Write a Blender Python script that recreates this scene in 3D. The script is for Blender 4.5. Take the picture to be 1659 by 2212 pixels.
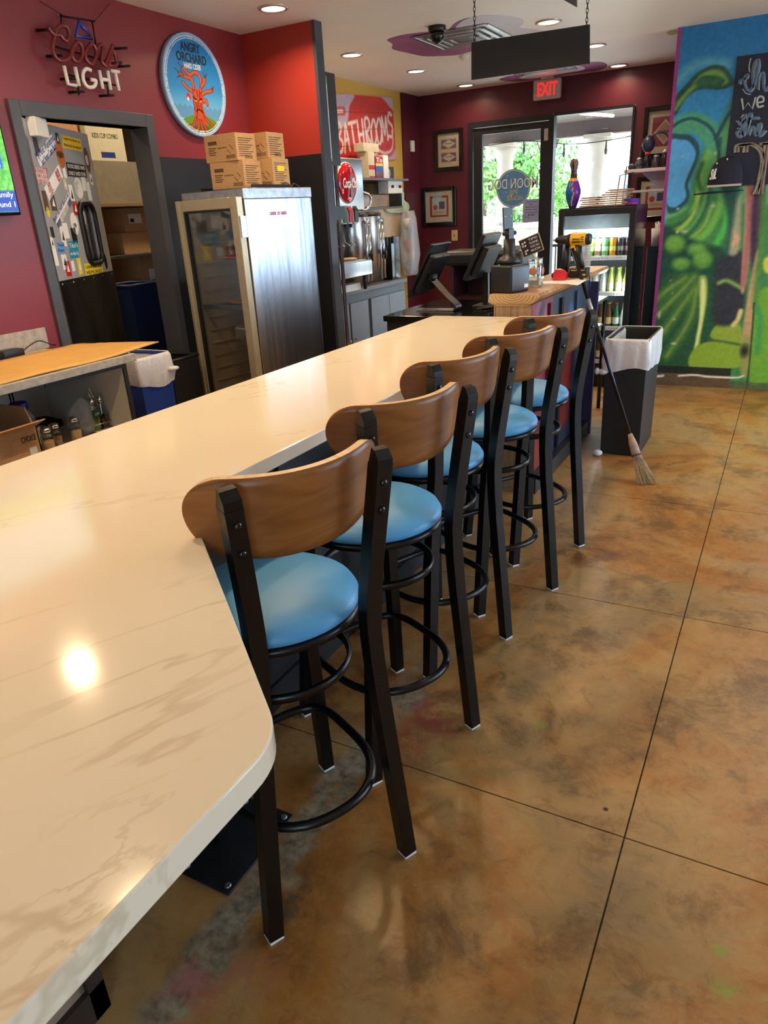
import bpy, bmesh, math, random
import numpy as np
from mathutils import Matrix, Vector
for _o in list(bpy.data.objects):
    bpy.data.objects.remove(_o)
scene = bpy.context.scene
COL = scene.collection
random.seed(7)

# ------------------------------------------------------------------ camera
cam_data = bpy.data.cameras.new('camera')
cam = bpy.data.objects.new('camera', cam_data)
COL.objects.link(cam)
cam_data.sensor_fit = 'VERTICAL'
cam_data.sensor_height = 24.0
cam_data.lens = 16.796
cam_data.clip_start = 0.02
cam.matrix_world = Matrix(((0.882261, -0.136517, 0.450531, 0.0),
                           (0.467689, 0.363324, -0.805768, 0.0),
                           (-0.053688, 0.921606, 0.384394, 1.65),
                           (0, 0, 0, 1)))
scene.camera = cam

# ------------------------------------------------------------------ world, sun, exposure
scene.view_settings.view_transform = 'Standard'
scene.view_settings.look = 'None'
scene.view_settings.exposure = -0.12
scene.view_settings.gamma = 1.0
scene.view_settings.use_curve_mapping = False
world = bpy.data.worlds.new('sky')
scene.world = world
world.use_nodes = True
wn = world.node_tree.nodes
wl = world.node_tree.links
wn.clear()
w_out = wn.new('ShaderNodeOutputWorld')
w_bg = wn.new('ShaderNodeBackground')
w_sky = wn.new('ShaderNodeTexSky')
w_sky.sky_type = 'HOSEK_WILKIE'
w_sky.turbidity = 4.0
w_sky.ground_albedo = 0.4
w_sky.sun_direction = Vector((-0.35, 0.55, 0.75)).normalized()
w_mix = wn.new('ShaderNodeMixRGB')
w_mix.inputs['Fac'].default_value = 0.6
w_mix.inputs['Color2'].default_value = (0.62, 0.80, 1.0, 1)
wl.new(w_sky.outputs[0], w_mix.inputs['Color1'])
wl.new(w_mix.outputs[0], w_bg.inputs[0])
w_bg.inputs['Strength'].default_value = 14.5
wl.new(w_bg.outputs[0], w_out.inputs[0])

SUN_POWER = 42.0
sun_data = bpy.data.lights.new('sun', 'SUN')
sun_data.energy = SUN_POWER
sun_data.angle = 0.02
sun_data.color = (1.0, 0.95, 0.86)
sun = bpy.data.objects.new('sun', sun_data)
COL.objects.link(sun)
sun.rotation_euler = Vector((-0.35, 0.55, 0.75)).to_track_quat('Z', 'Y').to_euler()

LAMP_POWER = 12.0          # each recessed ceiling can
LAMP_COLOR = (1.0, 0.72, 0.42)


def portal(loc, rot, sx, sy):
    d = bpy.data.lights.new('window_portal', 'AREA')
    d.shape = 'RECTANGLE'
    d.size, d.size_y = sx, sy
    d.cycles.is_portal = True
    o = bpy.data.objects.new('window_portal', d)
    COL.objects.link(o)
    o.location = loc
    o.rotation_euler = rot


portal((-2.57, 8.95, 1.27), (math.radians(-90), 0, 0), 1.9, 2.6)      # glazed front doors
portal((4.15, 4.9, 1.5), (0, math.radians(90), 0), 2.3, 3.6)          # window wall on the right
portal((1.7, -2.65, 1.5), (math.radians(90), 0, 0), 1.8, 2.3)         # window behind the camera

portal((2.4, 7.35, 1.5), (math.radians(-90), 0, 0), 2.8, 2.3)          # unseen window past the mural, added for its light

# ------------------------------------------------------------------ colour helpers


def lin(c):
    return tuple((x / 12.92 if x <= 0.04045 else ((x + 0.055) / 1.055) ** 2.4) for x in c)


def rgb(r, g, b):
    return lin((r / 255.0, g / 255.0, b / 255.0))


# ------------------------------------------------------------------ materials
MATS = {}


def principled(name):
    m = bpy.data.materials.new(name)
    m.use_nodes = True
    b = m.node_tree.nodes.get('Principled BSDF')
    return m, b, m.node_tree.nodes, m.node_tree.links


def mat(name, color, rough=0.5, metal=0.0, vary=0.08, scale=18.0, bump=0.0, coat=0.0, emit=0.0, alpha=1.0, trans=0.0, spec=None, stretch=None):
    """Procedural material: a noise texture varies the colour and, if wanted, the relief."""
    if name in MATS:
        return MATS[name]
    m, b, n, l = principled(name)
    tc = n.new('ShaderNodeTexCoord')
    mp = n.new('ShaderNodeMapping')
    if stretch:
        mp.inputs['Scale'].default_value = stretch
    nz = n.new('ShaderNodeTexNoise')
    nz.inputs['Scale'].default_value = scale
    nz.inputs['Detail'].default_value = 4
    l.new(tc.outputs['Object'], mp.inputs['Vector'])
    l.new(mp.outputs['Vector'], nz.inputs['Vector'])
    rp = n.new('ShaderNodeValToRGB')
    rp.color_ramp.elements[0].position = 0.3
    rp.color_ramp.elements[1].position = 0.7
    lo = tuple(max(0.0, c * (1 - vary)) for c in color)
    hi = tuple(min(1.0, c * (1 + vary)) for c in color)
    rp.color_ramp.elements[0].color = lo + (1,)
    rp.color_ramp.elements[1].color = hi + (1,)
    l.new(nz.outputs['Fac'], rp.inputs['Fac'])
    l.new(rp.outputs['Color'], b.inputs['Base Color'])
    b.inputs['Roughness'].default_value = rough
    b.inputs['Metallic'].default_value = metal
    if coat:
        b.inputs['Coat Weight'].default_value = coat
        b.inputs['Coat Roughness'].default_value = 0.08
    if spec is not None:
        b.inputs['Specular IOR Level'].default_value = spec
    if trans:
        b.inputs['Transmission Weight'].default_value = trans
    if emit:
        l.new(rp.outputs['Color'], b.inputs['Emission Color'])
        b.inputs['Emission Strength'].default_value = emit
    if alpha < 1.0:
        b.inputs['Alpha'].default_value = alpha
    if bump:
        bp = n.new('ShaderNodeBump')
        bp.inputs['Strength'].default_value = bump
        bp.inputs['Distance'].default_value = 0.01
        l.new(nz.outputs['Fac'], bp.inputs['Height'])
        l.new(bp.outputs['Normal'], b.inputs['Normal'])
    MATS[name] = m
    return m


def glass_mat(name, tint=(0.95, 0.98, 1.0), refl=0.04, rough=0.01):
    """Thin pane: mostly transparent with a glossy coat."""
    if name in MATS:
        return MATS[name]
    m = bpy.data.materials.new(name)
    m.use_nodes = True
    n, l = m.node_tree.nodes, m.node_tree.links
    n.clear()
    out = n.new('ShaderNodeOutputMaterial')
    tr = n.new('ShaderNodeBsdfTransparent')
    tr.inputs[0].default_value = tint + (1,)
    gl = n.new('ShaderNodeBsdfGlossy')
    gl.inputs['Roughness'].default_value = rough
    lw = n.new('ShaderNodeLayerWeight')
    lw.inputs['Blend'].default_value = 0.5
    pw = n.new('ShaderNodeMath')
    pw.operation = 'POWER'
    pw.inputs[1].default_value = 5.0
    l.new(lw.outputs['Facing'], pw.inputs[0])
    fr = n.new('ShaderNodeMath')
    fr.operation = 'MULTIPLY'
    fr.inputs[1].default_value = 0.8
    l.new(pw.outputs[0], fr.inputs[0])
    mx = n.new('ShaderNodeMixShader')
    ad = n.new('ShaderNodeMath')
    ad.operation = 'ADD'
    ad.use_clamp = True
    ad.inputs[1].default_value = refl
    l.new(fr.outputs[0], ad.inputs[0])
    l.new(ad.outputs[0], mx.inputs[0])
    l.new(tr.outputs[0], mx.inputs[1])
    l.new(gl.outputs[0], mx.inputs[2])
    l.new(mx.outputs[0], out.inputs[0])
    MATS[name] = m
    return m


def film_mat(name, color, alpha):
    """Thin plastic film: translucent, partly see-through."""
    if name in MATS:
        return MATS[name]
    m = bpy.data.materials.new(name)
    m.use_nodes = True
    n, l = m.node_tree.nodes, m.node_tree.links
    n.clear()
    out = n.new('ShaderNodeOutputMaterial')
    tr = n.new('ShaderNodeBsdfTransparent')
    pb = n.new('ShaderNodeBsdfPrincipled')
    nz = n.new('ShaderNodeTexNoise')
    nz.inputs['Scale'].default_value = 14
    bp = n.new('ShaderNodeBump')
    bp.inputs['Strength'].default_value = 0.22
    bp.inputs['Distance'].default_value = 0.02
    l.new(nz.outputs['Fac'], bp.inputs['Height'])
    l.new(bp.outputs['Normal'], pb.inputs['Normal'])
    pb.inputs['Base Color'].default_value = color + (1,)
    pb.inputs['Roughness'].default_value = 0.25
    mx = n.new('ShaderNodeMixShader')
    mx.inputs[0].default_value = alpha
    l.new(tr.outputs[0], mx.inputs[1])
    l.new(pb.outputs[0], mx.inputs[2])
    l.new(mx.outputs[0], out.inputs[0])
    MATS[name] = m
    return m


def paint_mat(name, rough=0.5, emit=0.0, bump=0.0):
    """Colours come from the mesh's own painted colour attribute."""
    if name in MATS:
        return MATS[name]
    m, b, n, l = principled(name)
    a = n.new('ShaderNodeVertexColor')
    a.layer_name = 'paint'
    l.new(a.outputs['Color'], b.inputs['Base Color'])
    b.inputs['Roughness'].default_value = rough
    if emit:
        l.new(a.outputs['Color'], b.inputs['Emission Color'])
        b.inputs['Emission Strength'].default_value = emit
    if bump:
        nz = n.new('ShaderNodeTexNoise')
        nz.inputs['Scale'].default_value = 60
        bp = n.new('ShaderNodeBump')
        bp.inputs['Strength'].default_value = bump
        bp.inputs['Distance'].default_value = 0.004
        l.new(nz.outputs['Fac'], bp.inputs['Height'])
        l.new(bp.outputs['Normal'], b.inputs['Normal'])
    MATS[name] = m
    return m


def emit_mat(name, color, strength):
    if name in MATS:
        return MATS[name]
    m, b, n, l = principled(name)
    b.inputs['Base Color'].default_value = color + (1,)
    b.inputs['Emission Color'].default_value = color + (1,)
    b.inputs['Emission Strength'].default_value = strength
    MATS[name] = m
    return m


# ------------------------------------------------------------------ mesh builder
class MB:
    def __init__(s):
        s.v, s.f, s.m, s.sm = [], [], [], []
        s.cur = 0
        s.smooth = False

    def add(s, vs, fs, smooth=None):
        o = len(s.v)
        s.v += [tuple(p) for p in vs]
        for f in fs:
            s.f.append(tuple(i + o for i in f))
            s.m.append(s.cur)
            s.sm.append(s.smooth if smooth is None else smooth)
        return s

    def box(s, x0, x1, y0, y1, z0, z1):
        x0, x1 = min(x0, x1), max(x0, x1)
        y0, y1 = min(y0, y1), max(y0, y1)
        z0, z1 = min(z0, z1), max(z0, z1)
        vs = [(x0, y0, z0), (x1, y0, z0), (x1, y1, z0), (x0, y1, z0), (x0, y0, z1), (x1, y0, z1), (x1, y1, z1), (x0, y1, z1)]
        return s.add(vs, [(0, 3, 2, 1), (4, 5, 6, 7), (0, 1, 5, 4), (1, 2, 6, 5), (2, 3, 7, 6), (3, 0, 4, 7)], False)

    def rbox(s, x0, x1, y0, y1, z0, z1, r=0.006, seg=3, smooth=True):
        """box with rounded edges"""
        bm = bmesh.new()
        bmesh.ops.create_cube(bm, size=1.0)
        for v in bm.verts:
            v.co = Vector(((x0 + x1) / 2 + v.co.x * abs(x1 - x0), (y0 + y1) / 2 + v.co.y * abs(y1 - y0), (z0 + z1) / 2 + v.co.z * abs(z1 - z0)))
        r = min(r, 0.49 * min(abs(x1 - x0), abs(y1 - y0), abs(z1 - z0)))
        bmesh.ops.bevel(bm, geom=list(bm.edges), offset=r, segments=seg, profile=0.5, affect='EDGES')
        s.bm(bm, smooth)
        return s

    def bm(s, bm, smooth=True):
        bm.verts.index_update()
        s.add([v.co[:] for v in bm.verts], [[v.index for v in f.verts] for f in bm.faces], smooth)
        bm.free()
        return s

    def obox(s, c, ax, ay, az):
        """box from centre and three half-axis vectors"""
        c, ax, ay, az = map(Vector, (c, ax, ay, az))
        vs = [c - ax - ay - az, c + ax - ay - az, c + ax + ay - az, c - ax + ay - az, c - ax - ay + az, c + ax - ay + az, c + ax + ay + az, c - ax + ay + az]
        return s.add(vs, [(0, 3, 2, 1), (4, 5, 6, 7), (0, 1, 5, 4), (1, 2, 6, 5), (2, 3, 7, 6), (3, 0, 4, 7)], False)

    def tube(s, path, r, n=10, closed=False, caps=True, up=None, sq=False):
        """sweep a circle (or a square) of radius r (number or list) along a path"""
        P = [Vector(p) for p in path]
        k = len(P)
        rs = r if isinstance(r, (list, tuple)) else [r] * k
        T = []
        for i in range(k):
            a = P[(i - 1) % k] if (closed or i > 0) else P[i]
            b = P[(i + 1) % k] if (closed or i < k - 1) else P[i]
            T.append((b - a).normalized())
        u = Vector(up) if up else (Vector((0, 0, 1)) if abs(T[0].z) < 0.9 else Vector((1, 0, 0)))
        vs, fs = [], []
        if sq:
            n = 4
        for i in range(k):
            t = T[i]
            u = (u - t * u.dot(t))
            u = u.normalized() if u.length > 1e-6 else t.orthogonal().normalized()
            w = t.cross(u)
            for j in range(n):
                a = 2 * math.pi * (j + (0.5 if sq else 0)) / n
                rr = rs[i] * (math.sqrt(2) if sq else 1)
                vs.append(P[i] + (u * math.cos(a) + w * math.sin(a)) * rr)
        for i in range(k if closed else k - 1):
            for j in range(n):
                a, b = i * n + j, i * n + (j + 1) % n
                c, d = ((i + 1) % k) * n + (j + 1) % n, ((i + 1) % k) * n + j
                fs.append((a, b, c, d))
        if caps and not closed:
            fs.append(tuple(reversed(range(n))))
            fs.append(tuple(range((k - 1) * n, k * n)))
        return s.add(vs, fs, not sq)

    def cyl(s, p0, p1, r0, r1=None, n=20):
        return s.tube([p0, p1], [r0, r0 if r1 is None else r1], n)

    def lathe(s, prof, c=(0, 0, 0), n=24, axis='Z', cap=True, smooth=True):
        """prof: list of (r, h) along the axis"""
        vs, fs = [], []
        for (r, h) in prof:
            for j in range(n):
                a = 2 * math.pi * j / n
                x, y = r * math.cos(a), r * math.sin(a)
                p = {'Z': (x, y, h), 'X': (h, x, y), 'Y': (y, h, x)}[axis]
                vs.append((c[0] + p[0], c[1] + p[1], c[2] + p[2]))
        for i in range(len(prof) - 1):
            for j in range(n):
                fs.append((i * n + j, i * n + (j + 1) % n, (i + 1) * n + (j + 1) % n, (i + 1) * n + j))
        if cap:
            if prof[0][0] > 1e-5:
                fs.append(tuple(reversed(range(n))))
            if prof[-1][0] > 1e-5:
                fs.append(tuple(range((len(prof) - 1) * n, len(prof) * n)))
        return s.add(vs, fs, smooth)

    def prism(s, poly, d0, d1, plane='XY'):
        """extrude a 2-D outline; plane XY -> along Z, XZ -> along Y, YZ -> along X"""
        def P(p, d):
            return {'XY': (p[0], p[1], d), 'XZ': (p[0], d, p[1]), 'YZ': (d, p[0], p[1])}[plane]
        k = len(poly)
        vs = [P(p, d0) for p in poly] + [P(p, d1) for p in poly]
        fs = [tuple(reversed(range(k))), tuple(range(k, 2 * k))]
        fs += [(i, (i + 1) % k, k + (i + 1) % k, k + i) for i in range(k)]
        return s.add(vs, fs, False)

    def blob(s, c, rx, ry, rz, seg=12, rings=8):
        prof = [(max(1e-4, math.sin(math.pi * i / rings)), -math.cos(math.pi * i / rings)) for i in range(rings + 1)]
        vs, fs = [], []
        for (r, h) in prof:
            for j in range(seg):
                a = 2 * math.pi * j / seg
                vs.append((c[0] + rx * r * math.cos(a), c[1] + ry * r * math.sin(a), c[2] + rz * h))
        for i in range(rings):
            for j in range(seg):
                fs.append((i * seg + j, i * seg + (j + 1) % seg, (i + 1) * seg + (j + 1) % seg, (i + 1) * seg + j))
        return s.add(vs, fs, True)

    def xf(s, M, start=0):
        for i in range(start, len(s.v)):
            s.v[i] = tuple(M @ Vector(s.v[i]))
        return s

    def build(s, name, material, parent=None, off=(0, 0, 0), bevel=0.0):
        me = bpy.data.meshes.new(name)
        me.from_pydata([(p[0] - off[0], p[1] - off[1], p[2] - off[2]) for p in s.v], [], s.f)
        mats = material if isinstance(material, (list, tuple)) else [material]
        for m in mats:
            me.materials.append(m)
        me.polygons.foreach_set('material_index', s.m)
        me.polygons.foreach_set('use_smooth', s.sm)
        me.update()
        bm = bmesh.new()
        bm.from_mesh(me)
        bmesh.ops.recalc_face_normals(bm, faces=bm.faces)
        bm.to_mesh(me)
        bm.free()
        o = bpy.data.objects.new(name, me)
        COL.objects.link(o)
        if parent is not None:
            o.parent = parent
        if bevel:
            b = o.modifiers.new('soft_edge', 'BEVEL')
            b.width = bevel
            b.segments = 2
            b.limit_method = 'ANGLE'
        return o


def tag(o, label=None, cat=None, group=None, kind=None):
    if label:
        o['label'] = label
    if cat:
        o['category'] = cat
    if group:
        o['group'] = group
    if kind:
        o['kind'] = kind
    return o


def thing(name, label, cat, loc=(0, 0, 0), rz=0.0, group=None):
    o = bpy.data.objects.new(name, None)
    COL.objects.link(o)
    o.empty_display_size = 0.05
    o.location = loc
    o.rotation_euler = (0, 0, rz)
    return tag(o, label, cat, group)


def part(mb, name, material, parent, bevel=0.0, world=True):
    """mesh given in room coordinates, parented to a thing that only has a location"""
    root = parent
    off = Vector((0, 0, 0))
    while root is not None:
        off += Vector(root.location)
        root = root.parent
    return mb.build(name, material, parent, off if world else (0, 0, 0), bevel)


def copy_tree(o, parent=None):
    c = o.copy()
    COL.objects.link(c)
    c.parent = parent
    for ch in [x for x in bpy.data.objects if x.parent == o]:
        copy_tree(ch, c)
    return c


def structure(mb, name, material, label=None, bevel=0.0):
    o = mb.build(name, material, None, (0, 0, 0), bevel)
    o['kind'] = 'structure'
    if label:
        o['label'] = label
    return o


def spline(pts, n=6, closed=False):
    """Catmull-Rom through 2-D or 3-D points"""
    P = [Vector(p) for p in pts]
    k = len(P)
    out = []
    rng = range(k) if closed else range(k - 1)
    for i in rng:
        p0 = P[(i - 1) % k] if (closed or i > 0) else P[0] * 2 - P[1]
        p1, p2 = P[i], P[(i + 1) % k]
        p3 = P[(i + 2) % k] if (closed or i + 2 < k) else P[-1] * 2 - P[-2]
        for j in range(n):
            t = j / n
            out.append(0.5 * ((2 * p1) + (p2 - p0) * t + (2 * p0 - 5 * p1 + 4 * p2 - p3) * t * t + (3 * p1 - p0 - 3 * p2 + p3) * t ** 3))
    if not closed:
        out.append(P[-1])
    return [tuple(p) for p in out]


def text(body, name, material, parent, center, right, up, width=None, height=None, extrude=0.0008, mirror=False, bold=0.0, shear=0.0):
    """lettering as geometry, fitted to width / height, standing in the plane (right, up)"""
    cu = bpy.data.curves.new(name, 'FONT')
    cu.body = body
    cu.align_x = 'CENTER'
    cu.align_y = 'CENTER'
    cu.extrude = 0.01
    cu.offset = bold
    cu.shear = shear
    cu.resolution_u = 3
    tmp = bpy.data.objects.new(name, cu)
    COL.objects.link(tmp)
    bpy.context.view_layer.update()
    dg = bpy.context.evaluated_depsgraph_get()
    me = bpy.data.meshes.new_from_object(tmp.evaluated_get(dg))
    bpy.data.objects.remove(tmp)
    co = np.empty(len(me.vertices) * 3, dtype=np.float32)
    me.vertices.foreach_get('co', co)
    co = co.reshape(-1, 3)
    lo, hi = co.min(0), co.max(0)
    sz = hi - lo
    co -= (lo + hi) / 2
    sx = (width / sz[0]) if width else None
    sy = (height / sz[1]) if height else None
    if sx is None:
        sx = sy
    if sy is None:
        sy = sx
    co[:, 0] *= sx * (-1 if mirror else 1)
    co[:, 1] *= sy
    co[:, 2] *= extrude / 0.01
    r, u = Vector(right).normalized(), Vector(up).normalized()
    w = r.cross(u)
    root, off = parent, Vector((0, 0, 0))
    while root is not None:
        off += Vector(root.location)
        root = root.parent
    c = Vector(center) - off
    pts = np.outer(co[:, 0], r) + np.outer(co[:, 1], u) + np.outer(co[:, 2], w) + np.array(c)
    me.vertices.foreach_set('co', pts.astype(np.float32).ravel())
    me.materials.clear()
    me.materials.append(material)
    me.update()
    o = bpy.data.objects.new(name, me)
    COL.objects.link(o)
    o.parent = parent
    return o


# ------------------------------------------------------------------ painted flat prints
class Canvas:
    """colours on a fine grid of points; u to the right, v up, in metres"""

    def __init__(s, u0, u1, v0, v1, step):
        s.nu = int(round((u1 - u0) / step)) + 1
        s.nv = int(round((v1 - v0) / step)) + 1
        s.u = np.linspace(u0, u1, s.nu)
        s.vv = np.linspace(v0, v1, s.nv)
        s.U, s.V = np.meshgrid(s.u, s.vv)
        s.C = np.zeros(s.U.shape + (3,))
        s.step = step

    def flat(s, col):
        s.C[:] = np.array(col) / 255.0
        return s

    def mixin(s, a, col):
        a = np.clip(a, 0, 1)[..., None]
        s.C = s.C * (1 - a) + (np.array(col) / 255.0) * a
        return s

    def seg(s, pts, closed=False):
        D = np.full(s.U.shape, 1e9)
        P = [np.array(p[:2]) for p in pts]
        k = len(P)
        for i in range(k if closed else k - 1):
            a, b = P[i], P[(i + 1) % k]
            d = b - a
            L = max(1e-12, d @ d)
            t = np.clip(((s.U - a[0]) * d[0] + (s.V - a[1]) * d[1]) / L, 0, 1)
            D = np.minimum(D, np.hypot(s.U - a[0] - t * d[0], s.V - a[1] - t * d[1]))
        return D

    def inside(s, pts):
        I = np.zeros(s.U.shape, bool)
        k = len(pts)
        for i in range(k):
            x0, y0 = pts[i][:2]
            x1, y1 = pts[(i + 1) % k][:2]
            if y0 == y1:
                continue
            c = ((y0 > s.V) != (y1 > s.V)) & (s.U < (x1 - x0) * (s.V - y0) / (y1 - y0) + x0)
            I ^= c
        return I

    def stroke(s, pts, w, col, soft=None, alpha=1.0, sp=True):
        if sp and len(pts) > 2:
            pts = spline(pts, 5)
        soft = s.step if soft is None else soft
        D = s.seg(pts)
        return s.mixin(np.clip((w / 2 - D) / soft + 0.5, 0, 1) * alpha, col)

    def poly(s, pts, col, soft=None, alpha=1.0, sp=True):
        if sp and len(pts) > 2:
            pts = spline(pts, 5, True)
        soft = s.step if soft is None else soft
        D = s.seg(pts, True)
        D = np.where(s.inside(pts), D, -D)
        return s.mixin(np.clip(D / soft + 0.5, 0, 1) * alpha, col)

    def ell(s, cu, cv, ru, rv, col, soft=None, alpha=1.0):
        soft = s.step if soft is None else soft
        d = (1 - np.hypot((s.U - cu) / ru, (s.V - cv) / rv)) * min(ru, rv)
        return s.mixin(np.clip(d / soft + 0.5, 0, 1) * alpha, col)

    def rect(s, u0, u1, v0, v1, col, alpha=1.0):
        return s.poly([(u0, v0), (u1, v0), (u1, v1), (u0, v1)], col, None, alpha, False)

    def grain(s, amt, seed=1, blur=1):
        r = np.random.RandomState(seed).rand(*s.U.shape)
        for _ in range(blur):
            r = (r + np.roll(r, 1, 0) + np.roll(r, -1, 0) + np.roll(r, 1, 1) + np.roll(r, -1, 1)) / 5
        r = (r - r.mean()) / (r.std() + 1e-9)
        s.C = np.clip(s.C + r[..., None] * amt, 0, 1)
        return s

    def mesh(s, name, to3d, material, parent=None, keep=None, off=(0, 0, 0)):
        """to3d(U,V) -> (n,3) array of points"""
        P = to3d(s.U.ravel(), s.V.ravel()) - np.array(off)
        idx = np.arange(s.nu * s.nv).reshape(s.nv, s.nu)
        Q = np.stack([idx[:-1, :-1], idx[:-1, 1:], idx[1:, 1:], idx[1:, :-1]], -1)
        if keep is not None:
            k = keep(s.U, s.V)
            Q = Q[k[:-1, :-1] & k[:-1, 1:] & k[1:, 1:] & k[1:, :-1]]
        Q = Q.reshape(-1, 4)
        me = bpy.data.meshes.new(name)
        me.vertices.add(len(P))
        me.vertices.foreach_set('co', P.astype(np.float32).ravel())
        me.loops.add(len(Q) * 4)
        me.loops.foreach_set('vertex_index', Q.astype(np.int32).ravel())
        me.polygons.add(len(Q))
        me.polygons.foreach_set('loop_start', np.arange(0, len(Q) * 4, 4, dtype=np.int32))
        me.update(calc_edges=True)
        c = np.clip(s.C, 0, 1).reshape(-1, 3)
        c = np.where(c <= 0.04045, c / 12.92, ((c + 0.055) / 1.055) ** 2.4)
        at = me.color_attributes.new('paint', 'FLOAT_COLOR', 'POINT')
        at.data.foreach_set('color', np.hstack([c, np.ones((len(c), 1))]).astype(np.float32).ravel())
        me.materials.append(material)
        o = bpy.data.objects.new(name, me)
        COL.objects.link(o)
        if parent is not None:
            o.parent = parent
        return o


# common materials
BLACK_METAL = mat('black_powder_coat', rgb(8, 8, 9), 0.33, 0.0, 0.15, 40, spec=0.4)
BLACK_PLASTIC = mat('black_plastic', rgb(24, 26, 30), 0.4, 0.0, 0.1, 30)
BLACK_GLOSS = mat('black_gloss', rgb(12, 13, 15), 0.15, 0.0, 0.1, 30)
STEEL = mat('brushed_steel', (0.62, 0.64, 0.66), 0.28, 1.0, 0.08, 30, 0.05, stretch=(1, 1, 0.1))
CHROME = mat('chrome', (0.75, 0.76, 0.78), 0.12, 1.0, 0.03, 10)
GALV = mat('galvanised_metal', (0.45, 0.47, 0.5), 0.4, 1.0, 0.2, 25)
WHITE_PLASTIC = mat('white_plastic', rgb(228, 228, 224), 0.45, 0.0, 0.03, 20)
PAPER = mat('paper', rgb(232, 230, 224), 0.8, 0.0, 0.03, 20)
CARD = mat('cardboard', rgb(188, 148, 104), 0.85, 0.0, 0.1, 30, 0.05, stretch=(1, 1, 6))
CARD_PALE = mat('pale_cardboard', rgb(206, 196, 172), 0.85, 0.0, 0.06, 30)
INK = mat('dark_ink', rgb(40, 34, 30), 0.8, 0.0, 0.1, 20)
BROWN_INK = mat('brown_ink', rgb(92, 66, 44), 0.8, 0.0, 0.1, 20)
WHITE_INK = mat('white_ink', rgb(238, 238, 236), 0.6, 0.0, 0.03, 20)
RED_INK = mat('red_ink', rgb(190, 26, 34), 0.55, 0.0, 0.05, 20)
BLUE_INK = mat('blue_ink', rgb(34, 52, 140), 0.6, 0.0, 0.05, 20)
YELLOW_INK = mat('yellow_ink', rgb(238, 208, 40), 0.6, 0.0, 0.05, 20)
GLASS = glass_mat('clear_glass')
BAG = film_mat('white_bag_film', rgb(236, 236, 238), 0.82)


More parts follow.
